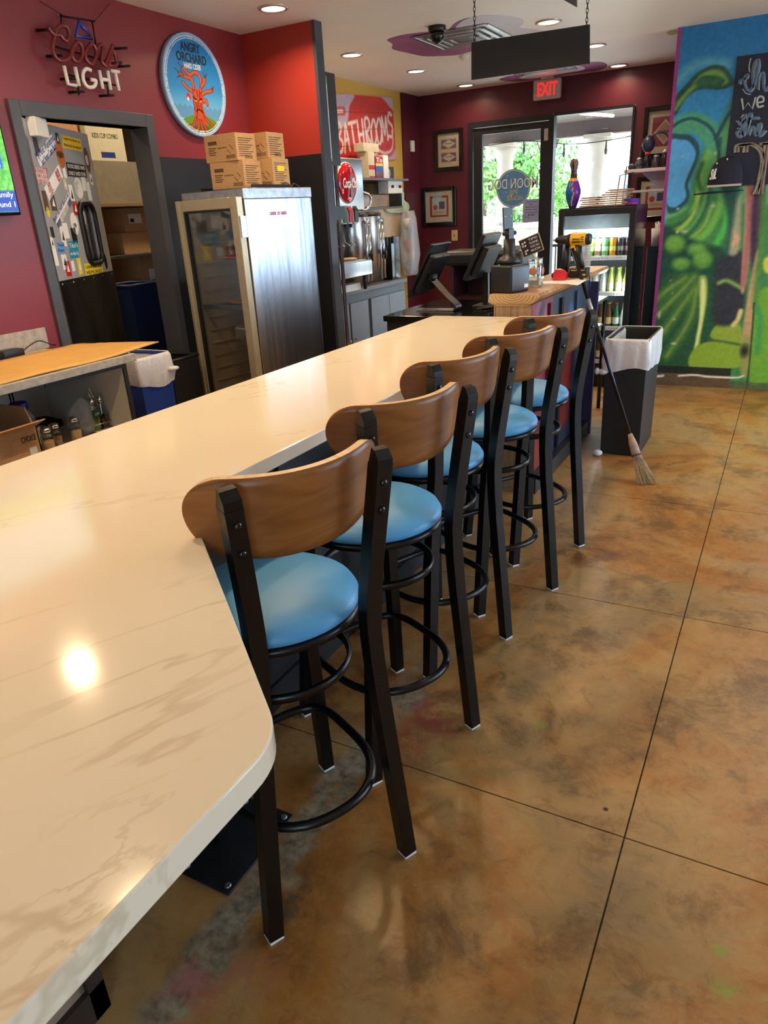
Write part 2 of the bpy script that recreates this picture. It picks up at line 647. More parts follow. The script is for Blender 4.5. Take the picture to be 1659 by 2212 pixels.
# ================================================================== SETTING
def floor_material():
    m, b, n, l = principled('stained_concrete')
    geo = n.new('ShaderNodeNewGeometry')
    sep = n.new('ShaderNodeSeparateXYZ')
    l.new(geo.outputs['Position'], sep.inputs[0])

    def noise(scale, detail=5, rough=0.6, vec=None, dist=0.0):
        z = n.new('ShaderNodeTexNoise')
        z.inputs['Scale'].default_value = scale
        z.inputs['Detail'].default_value = detail
        z.inputs['Roughness'].default_value = rough
        z.inputs['Distortion'].default_value = dist
        l.new(vec or geo.outputs['Position'], z.inputs['Vector'])
        return z.outputs['Fac']

    def ramp(fac, stops):
        r = n.new('ShaderNodeValToRGB')
        e = r.color_ramp.elements
        e[0].position, e[0].color = stops[0][0], tuple(stops[0][1]) + (1,)
        e[1].position, e[1].color = stops[-1][0], tuple(stops[-1][1]) + (1,)
        for p, c in stops[1:-1]:
            k = e.new(p)
            k.color = tuple(c) + (1,)
        l.new(fac, r.inputs['Fac'])
        return r.outputs['Color']

    def math_(op, a, bb, clamp=False):
        k = n.new('ShaderNodeMath')
        k.operation = op
        k.use_clamp = clamp
        for i, q in enumerate((a, bb)):
            if q is None:
                continue
            if isinstance(q, (int, float)):
                k.inputs[i].default_value = q
            else:
                l.new(q, k.inputs[i])
        return k.outputs[0]

    def mix(fac, a, c):
        k = n.new('ShaderNodeMixRGB')
        if isinstance(fac, float):
            k.inputs[0].default_value = fac
        else:
            l.new(fac, k.inputs[0])
        for i, q in ((1, a), (2, c)):
            if isinstance(q, tuple):
                k.inputs[i].default_value = q + (1,)
            else:
                l.new(q, k.inputs[i])
        return k.outputs[0]

    big = noise(0.75, 7, 0.66, dist=1.2)
    col = ramp(big, [(0.30, rgb(112, 70, 32)), (0.43, rgb(168, 112, 52)), (0.53, rgb(172, 134, 82)), (0.70, rgb(140, 116, 86))])
    mid = noise(3.2, 8, 0.7, dist=0.4)
    col = mix(math_('MULTIPLY', ramp_f(n, l, mid, 0.50, 0.64), 0.6), col, rgb(92, 62, 32))
    fine = noise(38, 6, 0.7)
    col = mix(math_('MULTIPLY', ramp_f(n, l, fine, 0.50, 0.70), 0.30), col, rgb(176, 150, 108))
    med = noise(11, 9, 0.75, dist=0.8)
    col = mix(math_('MULTIPLY', ramp_f(n, l, med, 0.50, 0.64), 0.30), col, rgb(84, 58, 32))
    col = mix(math_('MULTIPLY', ramp_f(n, l, med, 0.47, 0.36), 0.22), col, rgb(196, 160, 106))
    spots = noise(120, 2, 0.5)
    col = mix(math_('MULTIPLY', ramp_f(n, l, spots, 0.72, 0.76), 0.35), col, rgb(205, 180, 140))

    # worn band where an older counter was glued down, parallel to the bar
    wob = math_('MULTIPLY', math_('SUBTRACT', noise(7, 5), 0.5), 0.22)
    dx = math_('ABSOLUTE', math_('ADD', math_('ADD', sep.outputs['X'], 1.03), wob), None)
    band = ramp_f(n, l, dx, 0.085, 0.03)
    yk = ramp_f(n, l, sep.outputs['Y'], 2.7, 1.7)
    band = math_('MULTIPLY', math_('MULTIPLY', band, yk), ramp_f(n, l, noise(9, 6, 0.7), 0.32, 0.48))
    col = mix(math_('MULTIPLY', band, 0.92), col, ramp(noise(30, 5), [(0.35, rgb(96, 88, 70)), (0.65, rgb(164, 150, 122))]))

    def stain(x, y, r, c, amt, sc=9.0):
        d = n.new('ShaderNodeVectorMath')
        d.operation = 'DISTANCE'
        l.new(geo.outputs['Position'], d.inputs[0])
        d.inputs[1].default_value = (x, y, 0)
        f = math_('MULTIPLY', ramp_f(n, l, d.outputs['Value'], r, r * 0.25), ramp_f(n, l, noise(sc, 5, 0.7), 0.42, 0.58))
        return mix(math_('MULTIPLY', f, amt), col, c)

    col = stain(-0.99, 0.74, 0.11, rgb(176, 92, 92), 0.6, 14)
    col = stain(-0.90, 0.82, 0.10, rgb(160, 96, 92), 0.4, 14)
    col = stain(-0.88, 1.86, 0.16, rgb(150, 60, 62), 0.75)
    col = stain(-0.92, 1.68, 0.14, rgb(150, 66, 58), 0.7)
    col = stain(-0.95, 1.02, 0.16, rgb(80, 72, 52), 0.75)
    col = stain(-1.35, 1.8, 0.35, rgb(92, 46, 24), 0.6)
    col = stain(-0.69, 3.32, 0.22, rgb(104, 56, 20), 0.8)
    col = stain(-0.965, 1.085, 0.05, rgb(176, 162, 130), 0.95, 3)
    col = stain(0.10, 1.27, 0.05, rgb(124, 160, 56), 0.7, 40)
    col = stain(0.08, 1.36, 0.03, rgb(124, 160, 56), 0.7, 40)
    col = stain(-0.54, 1.96, 0.035, rgb(130, 160, 50), 0.8, 30)
    col = stain(-0.255, 1.685, 0.012, rgb(14, 14, 16), 1.0, 3)
    l.new(col, b.inputs['Base Color'])
    ro = n.new('ShaderNodeMapRange')
    ro.inputs['To Min'].default_value = 0.2
    ro.inputs['To Max'].default_value = 0.5
    l.new(mid, ro.inputs['Value'])
    l.new(math_('ADD', ro.outputs[0], math_('MULTIPLY', band, 0.4)), b.inputs['Roughness'])
    bp = n.new('ShaderNodeBump')
    bp.inputs['Strength'].default_value = 0.12
    bp.inputs['Distance'].default_value = 0.004
    l.new(math_('ADD', fine, math_('MULTIPLY', band, noise(60, 5))), bp.inputs['Height'])
    l.new(bp.outputs['Normal'], b.inputs['Normal'])
    return m


def ramp_f(n, l, fac, a, b_):
    """smooth step of a value from 0 at a to 1 at b_"""
    k = n.new('ShaderNodeMapRange')
    k.interpolation_type = 'SMOOTHSTEP'
    k.clamp = True
    inv = a > b_
    k.inputs['From Min'].default_value = min(a, b_)
    k.inputs['From Max'].default_value = max(a, b_)
    k.inputs['To Min'].default_value = 1.0 if inv else 0.0
    k.inputs['To Max'].default_value = 0.0 if inv else 1.0
    l.new(fac, k.inputs['Value'])
    return k.outputs[0]


FLOOR = floor_material()
GROUT = mat('dark_joint', rgb(100, 84, 60), 0.9, 0.0, 0.3, 60)
CEIL = 2.9
LW, PW, FW, MW = -3.74, 4.967, 8.81, 7.185        # left wall X, partition Y, front wall Y, mural wall Y
XR, YB = 4.1, -2.6                               # right wall X, back wall Y

floor_base = structure(MB().box(-6.8, XR + 0.15, YB - 0.15, FW + 0.12, -0.12, -0.006), 'floor', GROUT, 'amber stained concrete floor with saw-cut joints')
fx = [-6.8, -4.4, -2.05, -0.186, 1.5, 2.9, XR + 0.15]
fy = [YB - 0.15, -0.97, 0.317, 1.603, 2.889, 4.175, 5.461, 6.747, FW + 0.12]
g = 0.0024
for i in range(len(fx) - 1):
    for j in range(len(fy) - 1):
        MB().box(fx[i] + g, fx[i + 1] - g, fy[j] + g, fy[j + 1] - g, -0.008, 0.0).build('slab', FLOOR, floor_base)

# ---- ceiling with its painted patches
CEILMAT = mat('ceiling_paint', rgb(238, 236, 230), 0.5, 0.0, 0.03, 2.0, 0.02)
ceiling = structure(MB().box(-6.8, -0.92, YB - 0.15, FW + 0.15, CEIL, CEIL + 0.12).box(-0.92, XR + 0.15, YB - 0.15, MW + 0.13, CEIL, CEIL + 0.12), 'ceiling', CEILMAT, 'off-white painted ceiling')
PURPLE = mat('purple_patch_paint', rgb(142, 76, 128), 0.5, 0.0, 0.25, 3.0)
LAVENDER = mat('lavender_patch_paint', rgb(206, 204, 222), 0.5, 0.0, 0.05, 3.0)


def patch(name, pts, m, z):
    MB().prism(spline(pts, 4, True), z - 0.0008, z, 'XY').build(name, m, ceiling)


patch('painted_patch', [(-3.014,5.879),(-2.895,5.822),(-2.768,5.820),(-2.634,5.866),(-2.526,5.926),(-2.370,5.732),(-2.227,5.687),(-2.191,5.969),(-2.246,6.437),(-2.443,6.656),(-2.690,6.812),(-2.837,6.852),(-2.961,6.781),(-3.069,6.674),(-3.114,6.443),(-3.139,6.217),(-3.050,6.044)], PURPLE, CEIL)
patch('painted_patch', [(-2.460,5.949),(-2.309,5.717),(-2.151,5.671),(-2.025,5.801),(-1.955,5.986),(-2.000,6.145),(-2.060,6.243),(-1.971,6.404),(-1.937,6.601),(-2.161,6.649),(-2.405,6.552),(-2.435,6.216)], LAVENDER, CEIL - 0.001)
patch('painted_patch', [(-3.000,8.434),(-2.784,8.280),(-2.564,8.367),(-2.317,8.343),(-2.040,8.163),(-1.883,8.260),(-1.891,8.548),(-2.037,8.746),(-2.317,8.707),(-2.575,8.739),(-2.881,8.729)], PURPLE, CEIL)
patch('painted_patch', [(-2.777,8.440),(-2.375,8.212),(-2.114,8.282),(-2.123,8.547),(-2.340,8.608),(-2.708,8.673)], LAVENDER, CEIL - 0.001)
patch('painted_patch', [(-1.148,7.299),(-1.063,7.250),(-1.079,7.407),(-1.138,7.441)], mat('green_patch_paint', rgb(178, 186, 120), 0.5), CEIL)

# ---- walls
def paint_wall(name, upper, lower=None, zsplit=0.0, ysplit=None):
    m, b, n, l = principled(name)
    geo = n.new('ShaderNodeNewGeometry')
    nz = n.new('ShaderNodeTexNoise')
    nz.inputs['Scale'].default_value = 30
    nz.inputs['Detail'].default_value = 5
    l.new(geo.outputs['Position'], nz.inputs['Vector'])
    bp = n.new('ShaderNodeBump')
    bp.inputs['Strength'].default_value = 0.18
    bp.inputs['Distance'].default_value = 0.004
    l.new(nz.outputs['Fac'], bp.inputs['Height'])
    l.new(bp.outputs['Normal'], b.inputs['Normal'])
    b.inputs['Roughness'].default_value = 0.38
    if lower is None:
        b.inputs['Base Color'].default_value = upper + (1,)
    else:
        sep = n.new('ShaderNodeSeparateXYZ')
        l.new(geo.outputs['Position'], sep.inputs[0])
        lt = n.new('ShaderNodeMath')
        lt.operation = 'LESS_THAN'
        lt.inputs[1].default_value = zsplit
        l.new(sep.outputs['Z'], lt.inputs[0])
        fac = lt.outputs[0]
        if ysplit is not None:
            gt = n.new('ShaderNodeMath')
            gt.operation = 'GREATER_THAN'
            gt.inputs[1].default_value = ysplit
            l.new(sep.outputs['Y'], gt.inputs[0])
            mu = n.new('ShaderNodeMath')
            mu.operation = 'MULTIPLY'
            l.new(gt.outputs[0], mu.inputs[0])
            l.new(fac, mu.inputs[1])
            fac = mu.outputs[0]
        mx = n.new('ShaderNodeMixRGB')
        mx.inputs[1].default_value = upper + (1,)
        mx.inputs[2].default_value = lower + (1,)
        l.new(fac, mx.inputs[0])
        l.new(mx.outputs[0], b.inputs['Base Color'])
    return m


RED_WALL = paint_wall('red_wall_paint', rgb(132, 44, 52), rgb(34, 36, 42), 2.07, 3.8)  # red greyed towards mauve, cool daylight mixed into the colour
RED_PART = paint_wall('red_partition_paint', rgb(160, 50, 38), rgb(28, 29, 33), 2.078)  # same red as the left wall, lamplight from above mixed in
MAROON = paint_wall('maroon_wall_paint', rgb(90, 30, 47))
YELLOW_WALL = paint_wall('yellow_wall_paint', rgb(206, 168, 78))
SLATE = paint_wall('slate_trim_paint', rgb(62, 66, 78))
CHARCOAL = paint_wall('charcoal_trim_paint', rgb(52, 54, 60))
KITCHEN_W = paint_wall('kitchen_wall_paint', rgb(120, 118, 108))
CREAM_W = paint_wall('cream_wall_paint', rgb(190, 180, 160))

mb = MB()                                        # left wall with the kitchen doorway (Y 2.944 .. 3.866, up to 2.235)
mb.box(LW - 0.12, LW, YB, 2.944, 0, CEIL)
mb.box(LW - 0.12, LW, 3.866, PW, 0, CEIL)
mb.box(LW - 0.12, LW, 2.944, 3.866, 2.235, CEIL)
structure(mb, 'wall_left', RED_WALL, 'red painted wall behind the bar')
structure(MB().box(LW - 0.12, -3.125, PW, PW + 0.085, 0, CEIL), 'wall_partition', RED_PART, 'short red and black partition beside the steel cabinet')
structure(MB().box(-3.125, -3.10, PW - 0.004, PW + 0.09, 0, CEIL), 'trim_1', SLATE, 'slate painted end cap of the red partition')
structure(MB().box(-4.27, -4.15, PW + 0.085, 8.36, 0, CEIL), 'wall_yellow', YELLOW_WALL, 'yellow wall behind the soda fountain')
structure(MB().box(-4.27, -4.13, 8.36, FW, 0, CEIL), 'wall_corner', MAROON, 'narrow maroon wall strip in the far corner')
mb = MB()                                        # front wall round the glazed doors (X -3.50 .. -1.635, up to 2.56)
mb.box(-4.27, -3.50, FW, FW + 0.12, 0, CEIL)
mb.box(-1.635, -0.9, FW, FW + 0.12, 0, CEIL)
mb.box(-3.50, -1.635, FW, FW + 0.12, 2.56, CEIL)
structure(mb, 'wall_front', MAROON, 'dark maroon wall around the front doors')
mb = MB()                                        # right wall with a long window
mb.box(XR, XR + 0.12, YB, 3.1, 0, CEIL).box(XR, XR + 0.12, 6.7, MW, 0, CEIL)
mb.box(XR, XR + 0.12, 3.1, 6.7, 0, 0.35).box(XR, XR + 0.12, 3.1, 6.7, 2.65, CEIL)
structure(mb, 'wall_right', CREAM_W)
mb = MB()
mb.box(LW - 0.12, 0.8, YB - 0.12, YB, 0, CEIL).box(2.6, XR, YB - 0.12, YB, 0, CEIL)
mb.box(0.8, 2.6, YB - 0.12, YB, 0, 0.35).box(0.8, 2.6, YB - 0.12, YB, 2.65, CEIL)
structure(mb, 'wall_back', CREAM_W)
WFRAME = mat('dark_window_frame', rgb(36, 38, 42), 0.4, 0.0, 0.1, 20)
wr = MB().box(XR + 0.03, XR + 0.09, 3.1, 6.7, 0.35, 0.41).box(XR + 0.03, XR + 0.09, 3.1, 6.7, 2.59, 2.65)
for y in (3.1, 4.87, 6.64):
    wr.box(XR + 0.03, XR + 0.09, y, y + 0.06, 0.41, 2.59)
w2 = structure(wr, 'window_2', WFRAME)
for y in (3.16, 4.93):
    MB().box(XR + 0.055, XR + 0.062, y, y + 1.71, 0.41, 2.59).build('pane', GLASS, w2)
wr = MB().box(0.8, 2.6, YB - 0.09, YB - 0.03, 0.35, 0.41).box(0.8, 2.6, YB - 0.09, YB - 0.03, 2.59, 2.65)
for x in (0.8, 2.54):
    wr.box(x, x + 0.06, YB - 0.09, YB - 0.03, 0.41, 2.59)
w3 = structure(wr, 'window_3', WFRAME)
for x in (0.86,):
    MB().box(x, x + 1.68, YB - 0.063, YB - 0.056, 0.41, 2.59).build('pane', GLASS, w3)

# ---- kitchen behind the left wall
mb = MB().box(-6.8, -6.7, 2.0, 5.4, 0, CEIL).box(-6.7, LW - 0.12, 1.9, 2.0, 0, CEIL).box(-6.7, -4.27, 5.4, 5.5, 0, CEIL)
mb.box(-4.27, LW - 0.12, PW + 0.085, 5.35, 0, CEIL)
structure(mb, 'wall_kitchen', KITCHEN_W)

# ---- kitchen doorway frame and swing door
FRAME_GREY = mat('grey_door_frame_paint', rgb(74, 75, 80), 0.42, 0.0, 0.06, 12)
mb = MB()
mb.box(LW - 0.13, LW + 0.02, 2.885, 2.95, 0, 2.31)
mb.box(LW - 0.13, LW + 0.02, 3.862, 3.93, 0, 2.31)
mb.box(LW - 0.13, LW + 0.02, 2.95, 3.862, 2.235, 2.31)
structure(mb, 'trim_2', FRAME_GREY, 'grey metal frame of the kitchen doorway', 0.003)

DFD = Vector((-0.459, 0.888, 0)).normalized()      # direction of the open leaf, hinge to free edge
DN = Vector((0.888, 0.459, 0))                     # its face towards the bar
DH = Vector((-3.72, 2.94, 0))
door1 = bpy.data.objects.new('door_1', None)
COL.objects.link(door1)
door1.location = DH
tag(door1, 'grey swing door covered in stickers, half open into the kitchen', None, None, 'structure')


def dpt(u, z, d=0.0):
    return DH + DFD * u + DN * d + Vector((0, 0, z))


DOOR_PAINT = mat('pale_grey_door_paint', rgb(158, 162, 166), 0.4, 0.0, 0.05, 8)
KICK = mat('worn_kick_plate', (0.16, 0.155, 0.15), 0.32, 1.0, 0.5, 5, 0.05, stretch=(1, 1, 0.4))


def door_slab(u0, u1, z0, z1, d0, d1, name, m, parent, bevel=0.0):
    c = (dpt(u0, z0, d0) + dpt(u1, z1, d1)) / 2
    b = MB().obox(c, DFD * (u1 - u0) / 2, DN * (d1 - d0) / 2, Vector((0, 0, (z1 - z0) / 2)))
    return part(b, name, m, parent, bevel)


# leaf in four pieces around the vision window
U0, U1, V0, V1 = 0.515, 0.735, 1.46, 1.80
door_slab(0.02, U0, 0.05, 2.225, -0.045, 0, 'leaf', DOOR_PAINT, door1)
door_slab(U1, 0.90, 0.05, 2.225, -0.045, 0, 'leaf', DOOR_PAINT, door1)
door_slab(U0, U1, 0.05, V0, -0.045, 0, 'leaf', DOOR_PAINT, door1)
door_slab(U0, U1, V1, 2.225, -0.045, 0, 'leaf', DOOR_PAINT, door1)
kick = door_slab(0.02, 0.90, 0.07, 1.385, 0, 0.003, 'kick_plate', KICK, door1)
for u in np.linspace(0.06, 0.86, 6):
    part(MB().cyl(dpt(u, 1.365, 0.003), dpt(u, 1.365, 0.006), 0.007, 0.005, 8), 'rivet', CHROME, kick)
door_slab(0.0, 0.02, 0.05, 2.225, -0.045, 0.004, 'hinge_strip', GALV, door1)
door_slab(0.05, 0.20, 2.14, 2.235, 0.0, 0.05, 'closer_box', WHITE_PLASTIC, door1, 0.004)
door_slab(U0, U1, V0, V1, -0.025, -0.018, 'pane', glass_mat('smoky_pane', (0.5, 0.52, 0.55), 0.12, 0.08), door1)
ru = []
for k in range(32):                                # rounded rubber gasket
    a = 2 * math.pi * k / 32
    cu, sv = math.cos(a), math.sin(a)
    cx_ = (U0 + U1) / 2 + math.copysign((U1 - U0) / 2 - 0.06, cu) + 0.072 * cu
    cz_ = (V0 + V1) / 2 + math.copysign((V1 - V0) / 2 - 0.06, sv) + 0.072 * sv
    ru.append(dpt(cx_, cz_, 0.006))
part(MB().tube(ru, 0.015, 8, True), 'window_gasket', BLACK_PLASTIC, door1)


# stickers: flat prints on the leaf, each a part of its own
def sticker(pts, m, d=0.0006, name='sticker'):
    mb = MB()
    k = len(pts)
    mb.add([dpt(p[0], p[1], d) for p in pts], [tuple(range(k))], False)
    return part(mb, name, m, door1)


def dtext(body, center, w, h, ang, m, d=0.0012, bold=0.0):
    r = DFD * math.cos(ang) + Vector((0, 0, math.sin(ang)))
    u = DFD * -math.sin(ang) + Vector((0, 0, math.cos(ang)))
    text(body, 'sticker_lettering', m, door1, dpt(center[0], center[1], d), r, u, w, h, 0.0004, bold=bold)


def quad_text(q, lines, m):
    """lines of lettering inside a sticker quad (bottom-left, bottom-right, top-right, top-left)"""
    q = [Vector(p) for p in q]
    n = len(lines)
    for i, t in enumerate(lines):
        v = 1 - (i + 0.5) / n
        a, b_ = q[0].lerp(q[3], v), q[1].lerp(q[2], v)
        c = (a + b_) / 2
        L = (b_ - a).length
        hgt = (q[3] - q[0]).length / n
        dtext(t, c, L * 0.88, hgt * 0.58, math.atan2((b_ - a).y, (b_ - a).x), m)


def qs(pts, m, lines=None, tm=None):
    sticker(pts, m)
    if lines:
        quad_text(pts, lines, tm or INK)


CYAN_INK = mat('cyan_ink', rgb(30, 140, 180), 0.6)
SKY_INK = mat('sky_ink', rgb(96, 160, 220), 0.6)
ORANGE_INK = mat('orange_ink', rgb(190, 104, 40), 0.6)
qs([(0.113,1.993),(0.082,2.043),(0.356,2.184),(0.382,2.116)], WHITE_INK)
dtext('My Mind Wandered...', (0.233,2.100), 0.33, 0.05, 0.42, BLUE_INK)
dtext('and Never Came Back', (0.252,2.068), 0.26, 0.035, 0.42, BLUE_INK)
qs([(0.472,2.115),(0.764,2.113),(0.773,2.185),(0.483,2.186)], YELLOW_INK, ['I majored in liberal arts', 'Would you like fries with that?'], RED_INK)
qs([(0.030,1.901),(0.161,1.907),(0.187,1.990),(0.033,1.980)], RED_INK)
for k, t in enumerate(["I'M A LOT OF TROUBLE", 'BUT DAMN FUN', "DON'T TAKE ME HOME"]):
    dtext(t, [(0.106,1.969), (0.098,1.943), (0.097,1.920)][k], 0.13, 0.035, -0.02, WHITE_INK)
qs([(0.130,1.815),(0.096,1.884),(0.356,2.019),(0.387,1.955)], WHITE_INK, ['never underestimate a', 'dog and his human'], RED_INK)
qs([(0.461,1.959),(0.757,1.963),(0.767,2.036),(0.470,2.038)], BLACK_PLASTIC, ['IN DOG BEERS I HAVE', 'ONLY HAD ONE'], WHITE_INK)
qs([(0.176,1.668),(0.147,1.719),(0.415,1.873),(0.442,1.808)], WHITE_INK)
qs([(0.176,1.668),(0.158,1.694),(0.426,1.842),(0.442,1.808)], BLUE_INK, ['CAFFEINE SYSTEM'], WHITE_INK)
dtext("There's too much blood in my", (0.268,1.781), 0.32, 0.035, 0.5, BLUE_INK)
qs([(0.427,1.382),(0.718,1.380),(0.731,1.450),(0.431,1.457)], YELLOW_INK, ['Leave with the', 'MEMORIES'], INK)
qs([(0.250,1.500),(0.386,1.495),(0.405,1.597),(0.266,1.594)], CYAN_INK, ["Tito's", 'on the fly'], WHITE_INK)
qs([(0.095,1.539),(0.188,1.535),(0.207,1.593),(0.113,1.597)], SKY_INK, ['Good', 'Beer'], BLUE_INK)


def round_sticker(c, ru_, rv, m, n=18):
    sticker([(c[0] + ru_ * math.cos(2 * math.pi * k / n), c[1] + rv * math.sin(2 * math.pi * k / n)) for k in range(n)], m)


round_sticker((0.411,2.074), 0.055, 0.075, ORANGE_INK)
round_sticker((0.411,2.074), 0.05, 0.02, BROWN_INK)
round_sticker((0.815,2.069), 0.04, 0.075, BROWN_INK)
round_sticker((0.815,2.069), 0.03, 0.03, WHITE_INK)
round_sticker((0.589,1.898), 0.06, 0.06, WHITE_INK)
round_sticker((0.589,1.898), 0.052, 0.05, BLACK_PLASTIC)
dtext('CURT', (0.591,1.901), 0.08, 0.03, 0.1, WHITE_INK, 0.002)
round_sticker((0.415,1.693), 0.055, 0.065, WHITE_INK)
round_sticker((0.409,1.682), 0.03, 0.015, BLACK_PLASTIC)
round_sticker((0.798,1.449), 0.025, 0.05, BLACK_PLASTIC)
round_sticker((0.083,1.758), 0.02, 0.03, YELLOW_INK)
SMALL = [(0.419,2.160), (0.078,1.816), (0.175,1.808), (0.421,1.982), (0.462,1.858), (0.690,1.923), (0.822,1.955), (0.745,1.883), (0.476,1.780), (0.080,1.650), (0.211,1.627), (0.373,1.627), (0.051,1.596), (0.049,1.524), (0.187,1.446), (0.266,1.454), (0.362,1.450), (0.266,1.656), (0.398,1.915), (0.112,2.100), (0.161,1.484)]
SM_M = [BLACK_PLASTIC, BROWN_INK, BROWN_INK, WHITE_INK, WHITE_INK, WHITE_INK, WHITE_INK, WHITE_INK, RED_INK, INK, WHITE_INK, BLACK_PLASTIC, WHITE_INK, WHITE_INK, RED_INK, WHITE_INK, YELLOW_INK, WHITE_INK, CARD_PALE, SLATE, WHITE_INK]
for k, c in enumerate(SMALL):
    w_, h_ = 0.022 + 0.008 * (k % 3), 0.03 + 0.012 * ((k * 2) % 3)
    s_ = 0.3 * math.sin(k * 1.7)
    sticker([(c[0] - w_, c[1] - h_), (c[0] + w_, c[1] - h_ + s_ * 0.02), (c[0] + w_ * 0.9, c[1] + h_), (c[0] - w_ * (1 - 0.3 * abs(s_)), c[1] + h_)], SM_M[k])
    if k % 2 == 0:
        sticker([(c[0] - w_ * 0.5, c[1] - h_ * 0.4), (c[0] + w_ * 0.5, c[1] - h_ * 0.5), (c[0] + w_ * 0.2, c[1] + h_ * 0.6)], WHITE_INK if SM_M[k] is not WHITE_INK else INK, 0.0011)

# ---- front doors
DFRAME = mat('black_aluminium_frame', rgb(30, 34, 42), 0.35, 0.0, 0.08, 20)
FY0, FY1 = FW - 0.03, FW + 0.08
door2 = structure(MB().box(-3.50, -3.45, FY0, FY1, 0, 2.56).box(-2.545, -2.505, FY0, FY1, 0, 2.56).box(-3.45, -2.545, FY0, FY1, 2.50, 2.56), 'door_2', DFRAME, 'black framed glass entrance door with a mirrored logo')
lf = MB().box(-3.44, -3.335, FW, FW + 0.045, 0.02, 2.495).box(-2.64, -2.55, FW, FW + 0.045, 0.02, 2.495)
lf.box(-3.335, -2.64, FW, FW + 0.045, 2.425, 2.495).box(-3.335, -2.64, FW, FW + 0.045, 0.02, 0.25)
lf.build('door_leaf', DFRAME, door2)
MB().box(-3.335, -2.64, FW + 0.018, FW + 0.026, 0.25, 2.425).build('pane', GLASS, door2)
MB().tube([(-3.36, FW - 0.03, 1.06), (-2.62, FW - 0.03, 1.06)], 0.016, 10).build('push_bar', mat('brass_bar', rgb(170, 130, 80), 0.35, 0.6), door2)
MB().box(-2.60, -2.555, FW - 0.006, FW, 2.30, 2.42).build('door_sensor', mat('beige_plastic', rgb(196, 190, 176), 0.5), door2)
win1 = structure(MB().box(-2.505, -2.485, FY0, FY1, 0, 2.545).box(-1.655, -1.635, FY0, FY1, 0, 2.545).box(-2.485, -1.655, FY0, FY1, 2.53, 2.56).box(-2.485, -1.655, FY0, FY1, 0, 0.12), 'window_1', DFRAME, 'tall clear fixed pane beside the entrance door')
MB().box(-2.485, -1.655, FW + 0.018, FW + 0.026, 0.12, 2.53).build('pane', GLASS, win1)

# logo on the door glass, read from outside
LC = (-2.957,1.835)
DISC = mat('logo_blue', rgb(84, 142, 206), 0.5, 0, 0.06, 6)
RING = mat('logo_cream', rgb(206, 204, 178), 0.5)
RIM = mat('logo_rim', rgb(60, 84, 118), 0.5)
GYEL = mat('logo_yellow', rgb(196, 184, 92), 0.5)
GW = mat('logo_white', rgb(232, 240, 244), 0.5)
GGREY = mat('logo_grey', rgb(104, 128, 140), 0.5)


def disc(cx, cz, r, y0, y1, name, m, parent, n=40):
    return MB().prism([(cx + r * math.cos(2 * math.pi * k / n), cz + r * math.sin(2 * math.pi * k / n)) for k in range(n)], y0, y1, 'XZ').build(name, m, parent)


disc(LC[0], LC[1], 0.205, FW + 0.0165, FW + 0.0175, 'logo_ring', RIM, door2)
disc(LC[0], LC[1], 0.198, FW + 0.0155, FW + 0.0165, 'logo_ring', RING, door2)
disc(LC[0], LC[1], 0.188, FW + 0.0145, FW + 0.0155, 'logo_disc', DISC, door2)
for k in range(11):
    a, r_ = k * 2.4, 0.06 + 0.105 * ((k * 37) % 10) / 10
    x_, z_ = LC[0] + r_ * math.cos(a), LC[1] + abs(r_ * math.sin(a)) * (1 if k % 3 else -1)
    MB().prism([(x_ + (0.011 if q % 2 == 0 else 0.004) * math.cos(q * math.pi / 4), z_ + (0.011 if q % 2 == 0 else 0.004) * math.sin(q * math.pi / 4)) for q in range(8)], FW + 0.0135, FW + 0.0145, 'XZ').build('logo_star', GW, door2)
WX = (1, 0, 0)
UPZ = (0, 0, 1)
tc_ = (LC[0] - 0.005, FW + 0.012, LC[1] + 0.052)
text('MOON DOG', 'logo_lettering', GGREY, door2, tc_, WX, UPZ, 0.60, 0.125, 0.0006, True, 0.03)
text('MOON DOG', 'logo_lettering', GW, door2, (tc_[0], FW + 0.0105, tc_[2]), WX, UPZ, 0.58, 0.105, 0.0006, True)
text('PIE', 'logo_lettering', GYEL, door2, (LC[0] + 0.0, FW + 0.0125, LC[1] - 0.045), WX, UPZ, 0.10, 0.055, 0.0006, True, 0.01)
text('HOUSE', 'logo_lettering', GYEL, door2, (LC[0] + 0.02, FW + 0.0125, LC[1] - 0.105), WX, UPZ, 0.19, 0.05, 0.0006, True, 0.01)
text('-HOURS-', 'hours_lettering', GGREY, door2, (-2.895,1.517)[:1] + (FW + 0.0125,) + (-2.895,1.517)[1:], WX, UPZ, 0.33, 0.06, 0.0006, True)
text('THURSDAY', 'hours_lettering', GGREY, door2, (-3.019,1.451)[:1] + (FW + 0.0125,) + (-3.019,1.451)[1:], WX, UPZ, 0.30, 0.035, 0.0006, True)
NOTICE = mat('lavender_paper', rgb(150, 158, 206), 0.8, 0, 0.04, 10)
np_ = [(-2.837,1.454),(-2.632,1.460),(-2.634,1.708),(-2.832,1.709)]
ns = MB().prism(np_, FW + 0.012, FW + 0.0135, 'XZ').build('notice_sheet', NOTICE, door2)
ncx = sum(p[0] for p in np_) / 4
ntop = max(p[1] for p in np_)
for k, t in enumerate(['Seating outdoor', 'and', 'carry-out orders', 'please order here', 'we are as happy to', 'serve']):
    text(t, 'notice_lettering', INK, ns, (ncx, FW + 0.011, ntop - 0.03 - 0.028 * k), WX, UPZ, None, 0.018, 0.0004, True)

